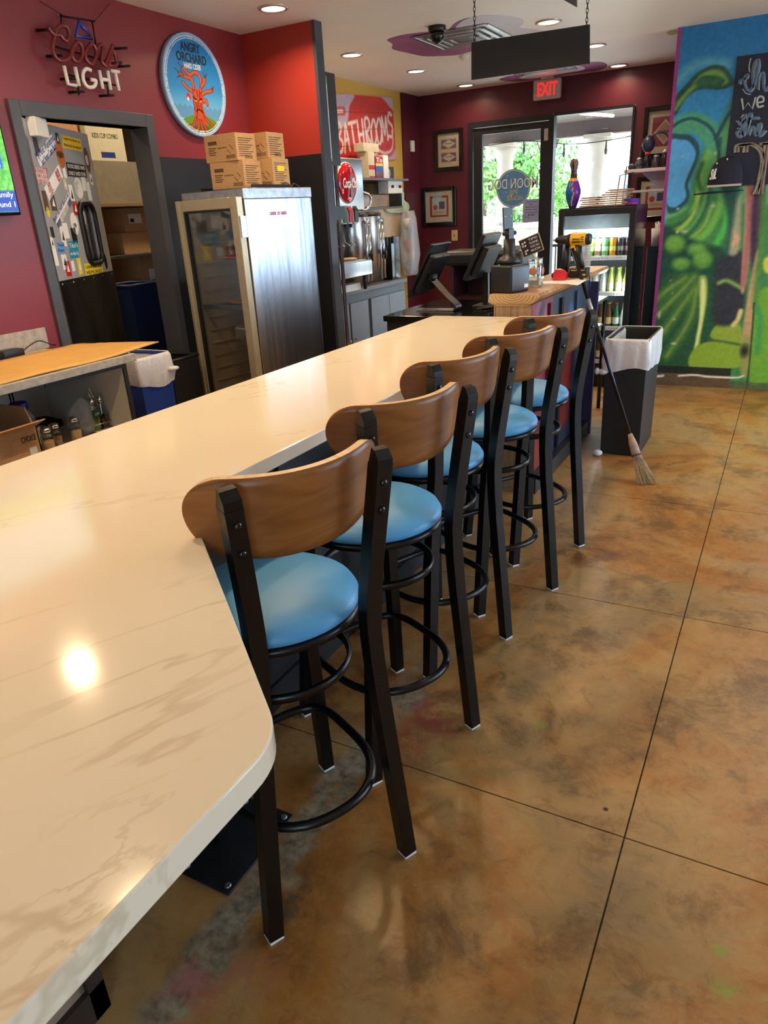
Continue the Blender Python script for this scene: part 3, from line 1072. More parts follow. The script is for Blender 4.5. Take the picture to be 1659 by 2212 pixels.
# ---- exit sign
ex = thing('exit_sign', 'white exit sign with red glowing letters above the entrance', 'sign', (-2.55, 8.72, 2.80))
part(MB().rbox(-2.705, -2.40, 8.69, 8.74, 2.69, 2.885, 0.018), 'housing', mat('exit_housing', rgb(196, 190, 188), 0.45), ex)
part(MB().box(-2.62, -2.48, 8.69, 8.76, 2.885, CEIL), 'mount', WHITE_PLASTIC, ex)
part(MB().box(-2.69, -2.665, 8.686, 8.69, 2.75, 2.83), 'test_panel', GALV, ex)
text('EXIT', 'lettering', emit_mat('red_led', (1.0, 0.012, 0.01), 1.7), ex, (-2.545, 8.687, 2.79), WX, UPZ, 0.215, 0.125, 0.002, False, 0.005)

# ---- recessed ceiling lights
CAN_RIM = mat('can_trim', rgb(190, 180, 172), 0.3, 0.6, 0.05)
CAN_IN = mat('can_reflector', rgb(236, 226, 204), 0.25, 0.2, 0.04)
LENS = emit_mat('lamp_lens', (1.0, 0.86, 0.64), 9.0)
can_me = None


def downlight(x, y, label, dim=1.0):
    t = thing('recessed_ceiling_light', label, 'ceiling light', (x, y, CEIL), 0, 'recessed lights in the ceiling')
    MB().lathe([(0.098, 0.0), (0.098, -0.006), (0.088, -0.012), (0.078, -0.010), (0.074, -0.001), (0.074, 0.0)], n=32, cap=False).build('trim_ring', CAN_RIM, t)
    MB().lathe([(0.0745, -0.004), (0.066, -0.0035), (0.0, -0.003)], n=28, cap=False).build('lens', LENS, t)
    d = bpy.data.lights.new('lamp', 'AREA')
    d.shape = 'DISK'
    d.size = 0.13
    d.energy = LAMP_POWER * dim
    d.color = LAMP_COLOR
    d.spread = math.radians(150)
    o = bpy.data.objects.new('lamp', d)
    COL.objects.link(o)
    o.parent = t
    o.location = (0, 0, -0.014)
    return t


downlight(-3.136, 4.541, 'recessed ceiling light above the steel cabinet, nearest the red partition')
downlight(-3.50, 6.162, 'recessed ceiling light above the soda fountain, just past the partition')
downlight(-3.426, 7.272, 'recessed ceiling light near the yellow wall, left of the smoke sensor', 0.7)
downlight(-3.403, 8.487, 'farthest recessed ceiling light in the left row, left of the exit sign', 0.35)
downlight(-1.825, 6.212, 'large recessed ceiling light right above the hanging black board')
downlight(-1.75, 7.378, 'recessed ceiling light half hidden by the right end of the hanging board')
downlight(-1.789, 8.586, 'farthest recessed ceiling light in the right row, right of the exit sign', 0.35)
for (x, y) in [(-3.386, 2.253), (-3.386, -0.3), (-1.8, 3.9), (-1.8, 2.6), (-1.8, 1.2), (-1.8, -0.6), (0.2, 5.2), (-2.45, 3.45)]:  # last one sits off the rows, added to light the back counter shelf
    downlight(x, y, 'unseen recessed ceiling light over the bar room, outside the picture')
downlight(-4.35, 4.75, 'added unseen ceiling light over the kitchen shelf')  # unseen lamp, added to brighten the cartons in the kitchen
kl = downlight(-4.55, 3.7, 'recessed ceiling light inside the kitchen')


# ================================================================== BAR
def quartz():
    m, b, n, l = principled('veined_quartz')
    geo = n.new('ShaderNodeNewGeometry')
    mr = n.new('ShaderNodeMapping')
    mr.inputs['Rotation'].default_value = (0, 0, math.radians(28))
    l.new(geo.outputs['Position'], mr.inputs['Vector'])
    mp = n.new('ShaderNodeMapping')
    mp.inputs['Scale'].default_value = (2.0, 0.6, 1.0)
    l.new(mr.outputs[0], mp.inputs['Vector'])

    def vein(scale, seed, width, detail, dist):
        z = n.new('ShaderNodeTexNoise')
        z.noise_dimensions = '4D'
        z.inputs['W'].default_value = seed
        z.inputs['Scale'].default_value = scale
        z.inputs['Detail'].default_value = detail
        z.inputs['Roughness'].default_value = 0.55
        z.inputs['Distortion'].default_value = dist
        l.new(mp.outputs[0], z.inputs['Vector'])
        s = n.new('ShaderNodeMath')
        s.operation = 'SUBTRACT'
        s.inputs[1].default_value = 0.5
        l.new(z.outputs['Fac'], s.inputs[0])
        a = n.new('ShaderNodeMath')
        a.operation = 'ABSOLUTE'
        l.new(s.outputs[0], a.inputs[0])
        return ramp_f(n, l, a.outputs[0], width, 0.0)

    v1 = vein(0.9, 3.1, 0.009, 6, 0.5)
    v2 = vein(1.6, 8.4, 0.007, 7, 0.6)
    gate = n.new('ShaderNodeTexNoise')
    gate.inputs['Scale'].default_value = 1.6
    l.new(geo.outputs['Position'], gate.inputs['Vector'])
    gk = ramp_f(n, l, gate.outputs['Fac'], 0.46, 0.60)
    mu = n.new('ShaderNodeMath')
    mu.operation = 'MULTIPLY'
    l.new(v2, mu.inputs[0])
    l.new(gk, mu.inputs[1])
    mx = n.new('ShaderNodeMath')
    mx.operation = 'MAXIMUM'
    l.new(v1, mx.inputs[0])
    l.new(mu.outputs[0], mx.inputs[1])
    sc = n.new('ShaderNodeMath')
    sc.operation = 'MULTIPLY'
    l.new(mx.outputs[0], sc.inputs[0])
    l.new(ramp_f(n, l, gate.outputs['Fac'], 0.36, 0.58), sc.inputs[1])
    sc2 = n.new('ShaderNodeMath')
    sc2.operation = 'MULTIPLY'
    sc2.inputs[1].default_value = 0.42
    l.new(sc.outputs[0], sc2.inputs[0])
    mc = n.new('ShaderNodeMixRGB')
    mc.inputs[1].default_value = rgb(238, 226, 202) + (1,)
    mc.inputs[2].default_value = rgb(184, 156, 112) + (1,)
    l.new(sc2.outputs[0], mc.inputs[0])
    l.new(mc.outputs[0], b.inputs['Base Color'])
    b.inputs['Roughness'].default_value = 0.11
    return m


QUARTZ = quartz()
# outline of the slab seen from above: long run, knee at the inner corner, wide near end
XL, XF, XE, YE = -1.826, -1.147, -0.467, 4.01
cr = 0.055
d45 = Vector((0.760, -0.650)).normalized()         # direction of the slanted edge
outline = [(XL, YE), (XL, -1.2), (XE, -1.2)]
corner = Vector((XE, 0.545))
for k in range(9):                                 # rounded outer corner
    t = k / 8
    p0, p2 = corner + Vector((0, -cr)), corner - d45 * cr
    p = (1 - t) ** 2 * p0 + 2 * t * (1 - t) * corner + t * t * p2
    outline.append((p.x, p.y))
inner = Vector((XF, 1.127))
for k in range(5):
    t = k / 4
    p0, p2 = inner + d45 * 0.03, inner + Vector((0, 0.03))
    p = (1 - t) ** 2 * p0 + 2 * t * (1 - t) * inner + t * t * p2
    outline.append((p.x, p.y))
outline += [(XF, YE - 0.02), (XF - 0.02, YE)]
top = MB().prism(outline, 1.03, 1.07, 'XY').build('bar_countertop', QUARTZ, None, (0, 0, 0), 0.003)
tag(top, 'long cream quartz bar top with tan veins and a rounded near corner', 'countertop')

BAR_BLACK = mat('black_bar_panel', rgb(26, 26, 28), 0.42, 0, 0.15, 12)
BAR_BROWN = mat('brown_bar_panel', rgb(140, 118, 98), 0.55, 0, 0.08, 20)
TRIM_BR = mat('dark_brown_trim', rgb(48, 36, 28), 0.5, 0, 0.1, 20)
bar = thing('bar_cabinet', 'black panelled base under the cream bar top', 'bar', (-1.55, 2.5, 0))
part(MB().box(-1.70, -1.44, 0.65, 3.98, 0.0, 1.03), 'body', BAR_BLACK, bar)
for k in range(5):
    y0 = 1.30 + k * 0.535
    part(MB().box(-1.44, -1.425, y0, y0 + 0.50, 0.14, 0.93), 'front_panel', BAR_BLACK, bar, 0.004)
part(MB().box(-1.44, -1.425, 0.95, 3.98, 0.0, 0.10), 'toe_board', BAR_BLACK, bar)
part(MB().box(-1.44, -1.42, 0.95, 3.98, 0.95, 1.03), 'top_rail', BAR_BLACK, bar)
for y0 in (1.66, 2.22, 2.80, 3.36):                 # bag hooks under the counter edge
    h = MB()
    h.box(-1.42, -1.412, y0 - 0.018, y0 + 0.018, 0.955, 1.01)
    for sgn in (-1, 1):
        h.tube(spline([(-1.412, y0 + sgn * 0.010, 0.985), (-1.385, y0 + sgn * 0.016, 0.965), (-1.372, y0 + sgn * 0.022, 0.975), (-1.368, y0 + sgn * 0.024, 0.995)], 5), 0.004, 8)
    part(h, 'coat_hook', BLACK_METAL, bar)
part(MB().box(-1.70, -1.16, -1.1, 0.62, 0.0, 1.03), 'end_cabinet', BAR_BROWN, bar)
part(MB().box(-1.16, -1.145, 0.585, 0.625, 0.0, 1.03), 'corner_trim', TRIM_BR, bar)
part(MB().box(-1.16, -1.145, 0.30, 0.335, 0.0, 1.03), 'corner_trim', TRIM_BR, bar)
part(MB().box(-1.16, -1.145, 0.30, 0.625, 0.0, 0.09), 'toe_board', TRIM_BR, bar)
pl = thing('bar_support_post', 'black floor plate with screws under the near end of the bar', 'bar support', (-1.17, 1.12, 0))
plate = part(MB().rbox(-1.262, -1.08, 0.968, 1.272, 0.0, 0.008, 0.004), 'floor_plate', mat('black_plate', rgb(30, 30, 32), 0.42, 0.2, 0.25, 14), pl)
for (x, y) in ((-1.245, 0.99), (-1.10, 0.99), (-1.10, 1.25), (-1.245, 1.25)):
    part(MB().lathe([(0.010, 0.008), (0.009, 0.011), (0.004, 0.0115), (0.0, 0.010)], (x, y, 0), 12), 'screw', GALV, plate)
part(MB().tube([(-1.245, 1.12, 0.006), (-1.245, 1.12, 1.03)], 0.025, sq=True), 'post', BLACK_METAL, pl)

# ================================================================== STOOLS
def wood(name, c1, c2, sx=1.2, sz=26.0):
    m, b, n, l = principled(name)
    tc = n.new('ShaderNodeTexCoord')
    mp = n.new('ShaderNodeMapping')
    mp.inputs['Scale'].default_value = (1.0, sx, sz)
    l.new(tc.outputs['Object'], mp.inputs['Vector'])
    nz = n.new('ShaderNodeTexNoise')
    nz.inputs['Scale'].default_value = 2.2
    nz.inputs['Detail'].default_value = 7
    nz.inputs['Distortion'].default_value = 1.6
    l.new(mp.outputs[0], nz.inputs['Vector'])
    n2 = n.new('ShaderNodeTexNoise')
    n2.inputs['Scale'].default_value = 7.0
    n2.inputs['Detail'].default_value = 3
    l.new(tc.outputs['Object'], n2.inputs['Vector'])
    r = n.new('ShaderNodeValToRGB')
    r.color_ramp.elements[0].position = 0.32
    r.color_ramp.elements[0].color = c1 + (1,)
    r.color_ramp.elements[1].position = 0.62
    r.color_ramp.elements[1].color = c2 + (1,)
    l.new(nz.outputs['Fac'], r.inputs['Fac'])
    mx = n.new('ShaderNodeMixRGB')
    mx.blend_type = 'MULTIPLY'
    mx.inputs[0].default_value = 0.35
    l.new(r.outputs['Color'], mx.inputs[1])
    l.new(n2.outputs['Color'], mx.inputs[2])
    hs = n.new('ShaderNodeHueSaturation')
    hs.inputs['Value'].default_value = 1.15
    hs.inputs['Saturation'].default_value = 1.0
    bw = n.new('ShaderNodeRGBToBW')
    l.new(n2.outputs['Color'], bw.inputs[0])
    l.new(bw.outputs[0], mx.inputs[2])
    l.new(mx.outputs[0], hs.inputs['Color'])
    l.new(hs.outputs[0], b.inputs['Base Color'])
    b.inputs['Roughness'].default_value = 0.36
    return m


WALNUT = wood('walnut_ply_face', rgb(126, 74, 30), rgb(156, 98, 46), 1.6, 9.0)
PLY = wood('ply_edge', rgb(218, 174, 122), rgb(244, 208, 160), 1.0, 300.0)
VINYL = mat('sky_blue_vinyl', rgb(84, 156, 206), 0.42, 0, 0.05, 6, 0.03)
BOLT = mat('dark_bolt', (0.06, 0.06, 0.065), 0.18, 1.0, 0.05, 20)
FOOTCAP = mat('white_foot_cap', rgb(226, 226, 226), 0.5)


def back_x(u):
    return 0.256 - 0.098 * abs(u) ** 2.1


def make_stool():
    t = thing('bar_stool', '', 'bar stool')
    leg = 0.0195
    for s in (-1, 1):
        path = [(0.215, s * 0.208, 0.008)] + spline([(0.198, s * 0.162, 0.56), (0.201, s * 0.149, 0.72), (0.212, s * 0.147, 0.85), (0.248, s * 0.172, 1.160)], 5)
        o = MB().tube(path, leg, sq=True, up=(1, 0, 0))
        # short turned-over upper end
        o.tube([(0.248, s * 0.172, 1.160), (0.249, s * 0.1725, 1.172), (0.243, s * 0.173, 1.181), (0.234, s * 0.173, 1.184)], [leg, leg * 0.99, leg * 0.95, leg * 0.85], sq=True, up=(1, 0, 0))
        r = o.build('rear_leg', BLACK_METAL, t, (0, 0, 0), 0.005)
        MB().box(0.215 - 0.0185, 0.215 + 0.0185, s * 0.208 - 0.0185, s * 0.208 + 0.0185, 0.0, 0.009).build('foot_cap', FOOTCAP, r)
        for z in (1.125, 1.062):
            f = (z - 0.86) / (1.160 - 0.86)
            x = 0.213 + (0.248 - 0.213) * f + leg * 1.02
            MB().lathe([(0.0085, 0.0), (0.008, 0.003), (0.004, 0.005), (0.0, 0.005)], (0, 0, 0), 12, 'X').xf(Matrix.Translation((x, s * (0.149 + 0.021 * f), z))).build('bolt', BOLT, r)
        o = MB().tube([(-0.215, s * 0.205, 0.008), (-0.155, s * 0.155, 0.755)], leg, sq=True, up=(1, 0, 0))
        r = o.build('front_leg', BLACK_METAL, t, (0, 0, 0), 0.003)
        MB().box(-0.215 - 0.0185, -0.215 + 0.0185, s * 0.205 - 0.0185, s * 0.205 + 0.0185, 0.0, 0.009).build('foot_cap', FOOTCAP, r)
    # seat pan and cushion
    MB().lathe([(0.0, 0.750), (0.20, 0.750), (0.220, 0.756), (0.222, 0.770), (0.214, 0.774), (0.0, 0.774)], (-0.02, 0, 0), n=48, cap=False).build('seat_pan', BLACK_METAL, t)
    sb = MB()
    prof = [(0.0, 0.774), (0.196, 0.774), (0.207, 0.782), (0.208, 0.794), (0.200, 0.809), (0.180, 0.822), (0.14, 0.834), (0.09, 0.841), (0.04, 0.844), (0.0, 0.845)]
    sb.lathe([(p[0] * 1.07, p[1]) for p in prof], (-0.02, 0, 0), 48, cap=False)
    sb.build('seat_cushion', VINYL, t)
    # upper stretcher ring, wide flat band
    MB().lathe([(0.168, 0.615), (0.178, 0.612), (0.182, 0.632), (0.172, 0.636), (0.168, 0.615)], n=44, cap=False).build('stretcher_ring', BLACK_METAL, t)
    ring = []                                       # foot rail: square with large rounded corners
    for k in range(44):
        a = 2 * math.pi * k / 44
        c, s_ = math.cos(a), math.sin(a)
        e = 2.3 if c > 0 else 5.0
        q = (abs(c) ** e + abs(s_) ** e) ** (-1 / e)
        ring.append(((0.222 if c > 0 else 0.20) * q * c, 0.192 * q * s_, 0.28))
    MB().tube(ring, 0.0125, 10, True).build('foot_rail', BLACK_METAL, t)
    # bent plywood back
    NU, NV = 48, 8
    th = 0.019
    mb = MB()
    F, Bk = [], []
    for i in range(NU + 1):
        t_ = -1 + 2 * i / NU
        u = math.copysign(1 - (1 - abs(t_)) ** 1.9, t_) if t_ else 0.0
        a = abs(u)
        top_ = 1.203 - 0.012 * (1 - a ** 2)
        bot = 1.002 + 0.045 * a ** 2.4
        if a > 0.72:
            k = (a - 0.72) / 0.28
            mid_ = top_ - 0.072
            sh = math.sqrt(max(0.0, 1 - k * k)) * 0.999 + 0.001
            top_, bot = mid_ + (top_ - mid_) * sh, mid_ + (bot - mid_) * sh
        du = 0.004
        tx, ty = back_x(u + du) - back_x(u - du), 0.232 * 2 * du
        L = math.hypot(tx, ty)
        nx, ny = -ty / L, tx / L                    # towards the seat
        for j in range(NV + 1):
            z = bot + (top_ - bot) * j / NV
            x = back_x(u) + (z - 1.165) * 0.14
            x -= 0.0205
            y = 0.232 * u + 0.006
            Bk.append((x, y, z))
            F.append((x + nx * th, y + ny * th, z))
    o0 = (NU + 1) * (NV + 1)
    W = NV + 1
    fs = []
    for i in range(NU):
        for j in range(NV):
            a = i * W + j
            fs.append((a, a + 1, a + W + 1, a + W))
            fs.append((o0 + a, o0 + a + W, o0 + a + W + 1, o0 + a + 1))
    mb.add(Bk + F, fs, True)
    rim = [i * W for i in range(NU + 1)] + [NU * W + j for j in range(1, NV + 1)] + [i * W + NV for i in range(NU - 1, -1, -1)] + [j for j in range(NV - 1, 0, -1)]
    k = len(rim)
    for i in range(k):
        a, b_ = rim[i], rim[(i + 1) % k]
        mb.f.append((a, b_, o0 + b_, o0 + a))
        mb.m.append(1)
        mb.sm.append(False)
    mb.build('backrest', [WALNUT, PLY], t)
    return t


stool0 = make_stool()
A = math.radians
STOOLS = [(-1.002, 1.211, A(-26.7), 'nearest blue seated bar stool with a curved walnut back'),
          (-1.031, 1.782, A(-26.3), 'second nearest blue seated bar stool along the bar'),
          (-1.105, 2.346, A(-24.6), 'middle blue seated bar stool of the five at the bar'),
          (-1.055, 2.862, A(-32.9), 'fourth blue seated bar stool, next to the farthest one'),
          (-1.057, 3.379, A(-35.4), 'farthest blue seated bar stool beside the painted order counter')]
for k, (x, y, a, lb) in enumerate(STOOLS):
    s_ = stool0 if k == 0 else copy_tree(stool0)
    s_.location = (x, y, 0)
    s_.rotation_euler = (0, 0, a)
    tag(s_, lb, 'bar stool', 'blue bar stools along the bar')


# ================================================================== BEHIND THE BAR
LAM = mat('grey_speckled_laminate', rgb(176, 168, 156), 0.45, 0, 0.22, 30)
MELA = mat('white_melamine', rgb(206, 200, 186), 0.5, 0, 0.03, 10)
EDGE = mat('black_edge_band', rgb(40, 40, 42), 0.5)
MATBR = mat('tan_counter_mat', rgb(206, 160, 84), 0.6, 0, 0.06, 12)
bb = thing('back_counter', 'grey laminate back counter with an open shelf below, left of the kitchen door', 'counter', (-3.37, 2.0, 0))
part(MB().box(-3.735, -3.0, -1.0, 2.76, 0.995, 1.035), 'worktop', LAM, bb, 0.003)
part(MB().box(-3.735, -3.715, -1.0, 2.79, 1.035, 1.15), 'backsplash', LAM, bb, 0.002)
part(MB().box(-3.72, -3.03, 2.68, 2.70, 0.08, 0.99), 'side_panel', MELA, bb)
part(MB().box(-3.03, -3.02, 2.678, 2.702, 0.08, 0.99), 'edge_band', EDGE, bb)
part(MB().box(-3.03, -3.02, 2.20, 2.678, 0.975, 0.995), 'edge_band', EDGE, bb)
part(MB().box(-3.72, -3.03, 1.60, 1.62, 0.08, 0.99), 'side_panel', MELA, bb)
part(MB().box(-3.72, -3.70, -1.0, 2.68, 0.08, 0.99), 'back_panel', MELA, bb)
part(MB().box(-3.70, -3.06, -1.0, 2.68, 0.60, 0.62), 'shelf', MELA, bb)
part(MB().box(-3.70, -3.06, -1.0, 2.68, 0.06, 0.08), 'shelf', MELA, bb)
part(MB().box(-3.68, -3.10, -1.0, 2.68, 0.0, 0.06), 'toe_board', EDGE, bb)

# tan mat, a sheet with a soft curl at its far end
mb = MB()
nx_, ny_ = 10, 30
for i in range(nx_ + 1):
    for j in range(ny_ + 1):
        x = -3.58 + 0.56 * i / nx_
        y = 0.9 + 2.06 * j / ny_
        y += -0.10 * (1 - i / nx_) if j == ny_ else 0
        z = 1.0375 + 0.016 * max(0, (y - 2.3) / 0.6) ** 2 * 0.8 + 0.003 * math.sin(y * 9 + x * 4)
        mb.v.append((x, y, z))
for i in range(nx_):
    for j in range(ny_):
        a = i * (ny_ + 1) + j
        mb.f.append((a, a + ny_ + 1, a + ny_ + 2, a + 1))
        mb.m.append(0)
        mb.sm.append(True)
mo = mb.build('counter_mat', MATBR)
sol = mo.modifiers.new('thickness', 'SOLIDIFY')
sol.thickness = 0.006
sol.offset = 1.0
tag(mo, 'tan rubber mat lying on the back counter, curling past its end', 'mat')

pa = thing('power_adapter', 'small black power adapter on the back counter', 'adapter', (-3.64, 2.47, 1.036))
part(MB().rbox(-3.69, -3.605, 2.42, 2.55, 1.036, 1.08, 0.008), 'body', BLACK_PLASTIC, pa)
part(MB().tube(spline([(-3.64, 2.55, 1.05), (-3.66, 2.62, 1.075), (-3.67, 2.70, 1.09), (-3.655, 2.76, 1.06), (-3.67, 2.80, 1.05)], 6), 0.0035, 8), 'cord', BLACK_PLASTIC, pa)
part(MB().tube(spline([(-3.64, 2.42, 1.05), (-3.63, 2.38, 1.045), (-3.66, 2.3, 1.04), (-3.65, 2.15, 1.04)], 6), 0.0035, 8), 'cord', BLACK_PLASTIC, pa)

# things on the open shelf
SH = 0.622
cb = thing('open_cardboard_box', 'open brown cardboard box on the shelf under the back counter', 'box', (-3.22, 2.05, SH))
part(MB().box(-3.38, -3.10, 1.90, 2.155, SH, SH + 0.006).box(-3.38, -3.374, 1.90, 2.155, SH, 0.80).box(-3.106, -3.10, 1.90, 2.155, SH, 0.80).box(-3.38, -3.10, 1.90, 1.906, SH, 0.80).box(-3.38, -3.10, 2.149, 2.155, SH, 0.80), 'body', CARD, cb)
part(MB().obox((-3.24, 2.13, 0.845), (0.14, 0, 0), (0, 0.012, -0.05), (0, 0.003, 0.0008)), 'flap', CARD, cb)
part(MB().obox((-3.06, 2.03, 0.815), (0.045, 0, 0.02), (0, 0.12, 0), (-0.001, 0, 0.003)), 'flap', CARD, cb)
text('CHOICE', 'lettering', BROWN_INK, cb, (-3.098, 2.10, 0.745), (0, 1, 0), UPZ, 0.08, 0.03, 0.0006)
part(MB().box(-3.0995, -3.098, 2.09, 2.13, 0.665, 0.70), 'paper_label', PAPER, cb)

jug = thing('plastic_jug', 'clear plastic jug with a blue lid and a white label on the shelf', 'jug', (-3.32, 2.24, SH))
CLEARP = film_mat('clear_plastic', rgb(225, 228, 230), 0.28)
part(MB().lathe([(0.0, 0), (0.062, 0.002), (0.066, 0.02), (0.066, 0.13), (0.058, 0.17), (0.04, 0.20), (0.036, 0.215)], (-3.32, 2.24, SH), 20), 'body', CLEARP, jug)
part(MB().lathe([(0.044, 0.21), (0.044, 0.245), (0.04, 0.25), (0.0, 0.25)], (-3.32, 2.24, SH), 20), 'lid', mat('blue_lid', rgb(30, 40, 120), 0.45), jug)
part(MB().obox((-3.262, 2.272, SH + 0.09), (0.002, 0.001, 0), (-0.012, 0.02, 0), (0, 0, 0.06)), 'paper_label', PAPER, jug)
part(MB().obox((-3.2605, 2.2735, SH + 0.13), (0.002, 0.001, 0), (-0.012, 0.02, 0), (0, 0, 0.012)), 'label_stripe', BLUE_INK, jug)

hk = thing('sign_holder', 'black wire number holder with a ring on top, behind the jug', 'holder', (-3.45, 2.30, SH))
part(MB().lathe([(0.0, 0), (0.04, 0.0), (0.04, 0.006), (0.006, 0.012), (0.0, 0.012)], (-3.45, 2.30, SH), 18), 'base', BLACK_METAL, hk)
part(MB().tube([(-3.45, 2.292, SH + 0.01), (-3.45, 2.292, 0.93)], 0.004, 8).tube([(-3.45, 2.308, SH + 0.01), (-3.45, 2.308, 0.93)], 0.004, 8), 'stem', BLACK_METAL, hk)
part(MB().tube([(-3.45, 2.30 + 0.028 * math.cos(k * math.pi / 12), 0.955 + 0.03 * math.sin(k * math.pi / 12)) for k in range(24)], 0.007, 8, True), 'ring', BLACK_METAL, hk)

CABLE = mat('black_cable', rgb(20, 20, 22), 0.5)
cab = MB()
for q in range(4):
    pts = []
    for k in range(14):
        a = k * 0.9 + q
        pts.append((-3.52 + 0.05 * math.sin(a * 1.3 + q), 2.44 + 0.13 * math.cos(a * 0.5 + q * 0.7) + 0.02 * math.sin(a * 2), SH + 0.02 + 0.06 * abs(math.sin(a * 0.45 + q))))
    cab.tube(spline(pts, 4), 0.006, 7)
co = cab.build('power_cable', CABLE)
tag(co, 'tangled black power cables at the back of the shelf', 'cable')

GLASSY = glass_mat('shaker_glass', (0.9, 0.93, 0.92), 0.12)


def shaker(x, y, h, label, fill):
    t = thing('spice_shaker', label, 'shaker', (x, y, SH), 0, 'glass shakers on the shelf')
    MB().lathe([(0.0, 0.001), (0.028, 0.001), (0.031, 0.01), (0.031, h * 0.6), (0.024, h * 0.8)], n=18).build('jar', GLASSY, t)
    MB().lathe([(0.0, 0.004), (0.028, 0.005), (0.028, h * 0.45), (0.0, h * 0.47)], n=16).build('contents', fill, t)
    MB().lathe([(0.026, h * 0.8), (0.026, h * 0.92), (0.018, h), (0.0, h * 1.02)], n=18).build('lid', CHROME, t)


SAND = mat('parmesan', rgb(206, 166, 116), 0.9, 0, 0.15, 80)
FLAKE = mat('pepper_flakes', rgb(150, 110, 70), 0.9, 0, 0.4, 120)
shaker(-3.18, 2.255, 0.13, 'glass shaker of tan powder nearest the cardboard box', SAND)
shaker(-3.22, 2.335, 0.125, 'glass shaker of flakes, middle of the three shakers', FLAKE)
shaker(-3.21, 2.45, 0.13, 'wide glass shaker of pale powder beside the plastic bag', SAND)

bagt = thing('plastic_bag', 'crumpled clear plastic bag with a green label on the shelf', 'bag', (-3.26, 2.56, SH))
rb = random.Random(3)
bmx = bmesh.new()
bmesh.ops.create_icosphere(bmx, subdivisions=3, radius=1.0)
for v in bmx.verts:
    k = 1 + 0.16 * math.sin(v.co.x * 7 + v.co.z * 5) + 0.12 * math.sin(v.co.y * 9 - v.co.z * 6) + rb.uniform(-0.06, 0.06)
    zz = max(-0.92, v.co.z)
    pinch = 1.0 if zz < 0.2 else 1.0 - 0.6 * (zz - 0.2)
    v.co = Vector((-3.26 + 0.07 * v.co.x * k * pinch, 2.56 + 0.085 * v.co.y * k * pinch, SH + 0.10 + 0.105 * zz))
part(MB().bm(bmx, True), 'film', film_mat('clear_bag_film', rgb(225, 228, 226), 0.4), bagt)
part(MB().obox((-3.185, 2.585, SH + 0.115), (0.002, 0.0006, 0), (-0.01, 0.034, 0), (0, 0, 0.024)), 'green_label', mat('green_label', rgb(30, 84, 60), 0.6), bagt)
text('CHIPS', 'lettering', WHITE_INK, bagt, (-3.1815, 2.586, SH + 0.112), (-0.01, 0.034, 0), UPZ, 0.04, 0.014, 0.0005)

cd = thing('cruet_caddy', 'wire caddy holding oil and vinegar bottles, right end of the shelf', 'caddy', (-3.22, 2.625, SH))
w = MB()
for z in (0.02, 0.055):
    w.tube([(-3.26, 2.565, SH + z), (-3.18, 2.565, SH + z), (-3.18, 2.672, SH + z), (-3.26, 2.672, SH + z)], 0.0025, 6, True)
w.tube([(-3.22, 2.615, SH + 0.02), (-3.222, 2.61, SH + 0.14), (-3.222, 2.585, SH + 0.24), (-3.222, 2.60, SH + 0.245), (-3.22, 2.625, SH + 0.16), (-3.22, 2.625, SH + 0.02)], 0.0025, 6)
part(w, 'wire_frame', CHROME, cd)


def cruet(x, y, liquid, label):
    t = thing('cruet_bottle', label, 'bottle', (x, y, SH + 0.002), 0, 'cruet bottles in the wire caddy')
    MB().lathe([(0.0, 0.0), (0.027, 0.0), (0.028, 0.08), (0.024, 0.10), (0.014, 0.15), (0.012, 0.16)], n=16).build('bottle', GLASSY, t)
    MB().lathe([(0.0, 0.003), (0.025, 0.003), (0.026, 0.085), (0.0, 0.09)], n=14).build('contents', liquid, t)
    MB().lathe([(0.014, 0.155), (0.016, 0.17), (0.008, 0.19), (0.0, 0.20)], n=14).build('stopper', CHROME, t)


cruet(-3.215, 2.592, mat('olive_oil', rgb(110, 120, 40), 0.2), 'cruet of green oil in the wire caddy')
cruet(-3.215, 2.647, mat('dark_vinegar', rgb(52, 12, 14), 0.2), 'cruet of dark red vinegar in the wire caddy')


# bins seen past the end of the back counter
def bin_(name, label, x0, x1, y0, y1, h, m, taper=0.04):
    t = thing(name, label, 'bin', ((x0 + x1) / 2, (y0 + y1) / 2, 0))
    b = MB()
    cx_, cy_ = (x0 + x1) / 2, (y0 + y1) / 2
    prof = []
    for (z, k, ins) in ((0.0, 1 - taper * 2, 0), (h, 1.0, 0), (h, 0.96, 0), (0.03, 0.96 - taper, 0)):
        ring = []
        for (sx, sy) in ((-1, -1), (1, -1), (1, 1), (-1, 1)):
            ring.append((cx_ + sx * (x1 - x0) / 2 * k, cy_ + sy * (y1 - y0) / 2 * k, z))
        prof.append(ring)
    vs = [p for r in prof for p in r]
    fs = [(3, 2, 1, 0), (12, 13, 14, 15)]
    for i in range(3):
        for j in range(4):
            fs.append((i * 4 + j, i * 4 + (j + 1) % 4, (i + 1) * 4 + (j + 1) % 4, (i + 1) * 4 + j))
    b.add(vs, fs, False)
    part(b, 'body', m, t, 0.006)
    rim = MB().tube([(x0 + 0.004, y0 + 0.004, h), (x1 - 0.004, y0 + 0.004, h), (x1 - 0.004, y1 - 0.004, h), (x0 + 0.004, y1 - 0.004, h)], 0.012, 8, True)
    part(rim, 'rim', m, t)
    return t


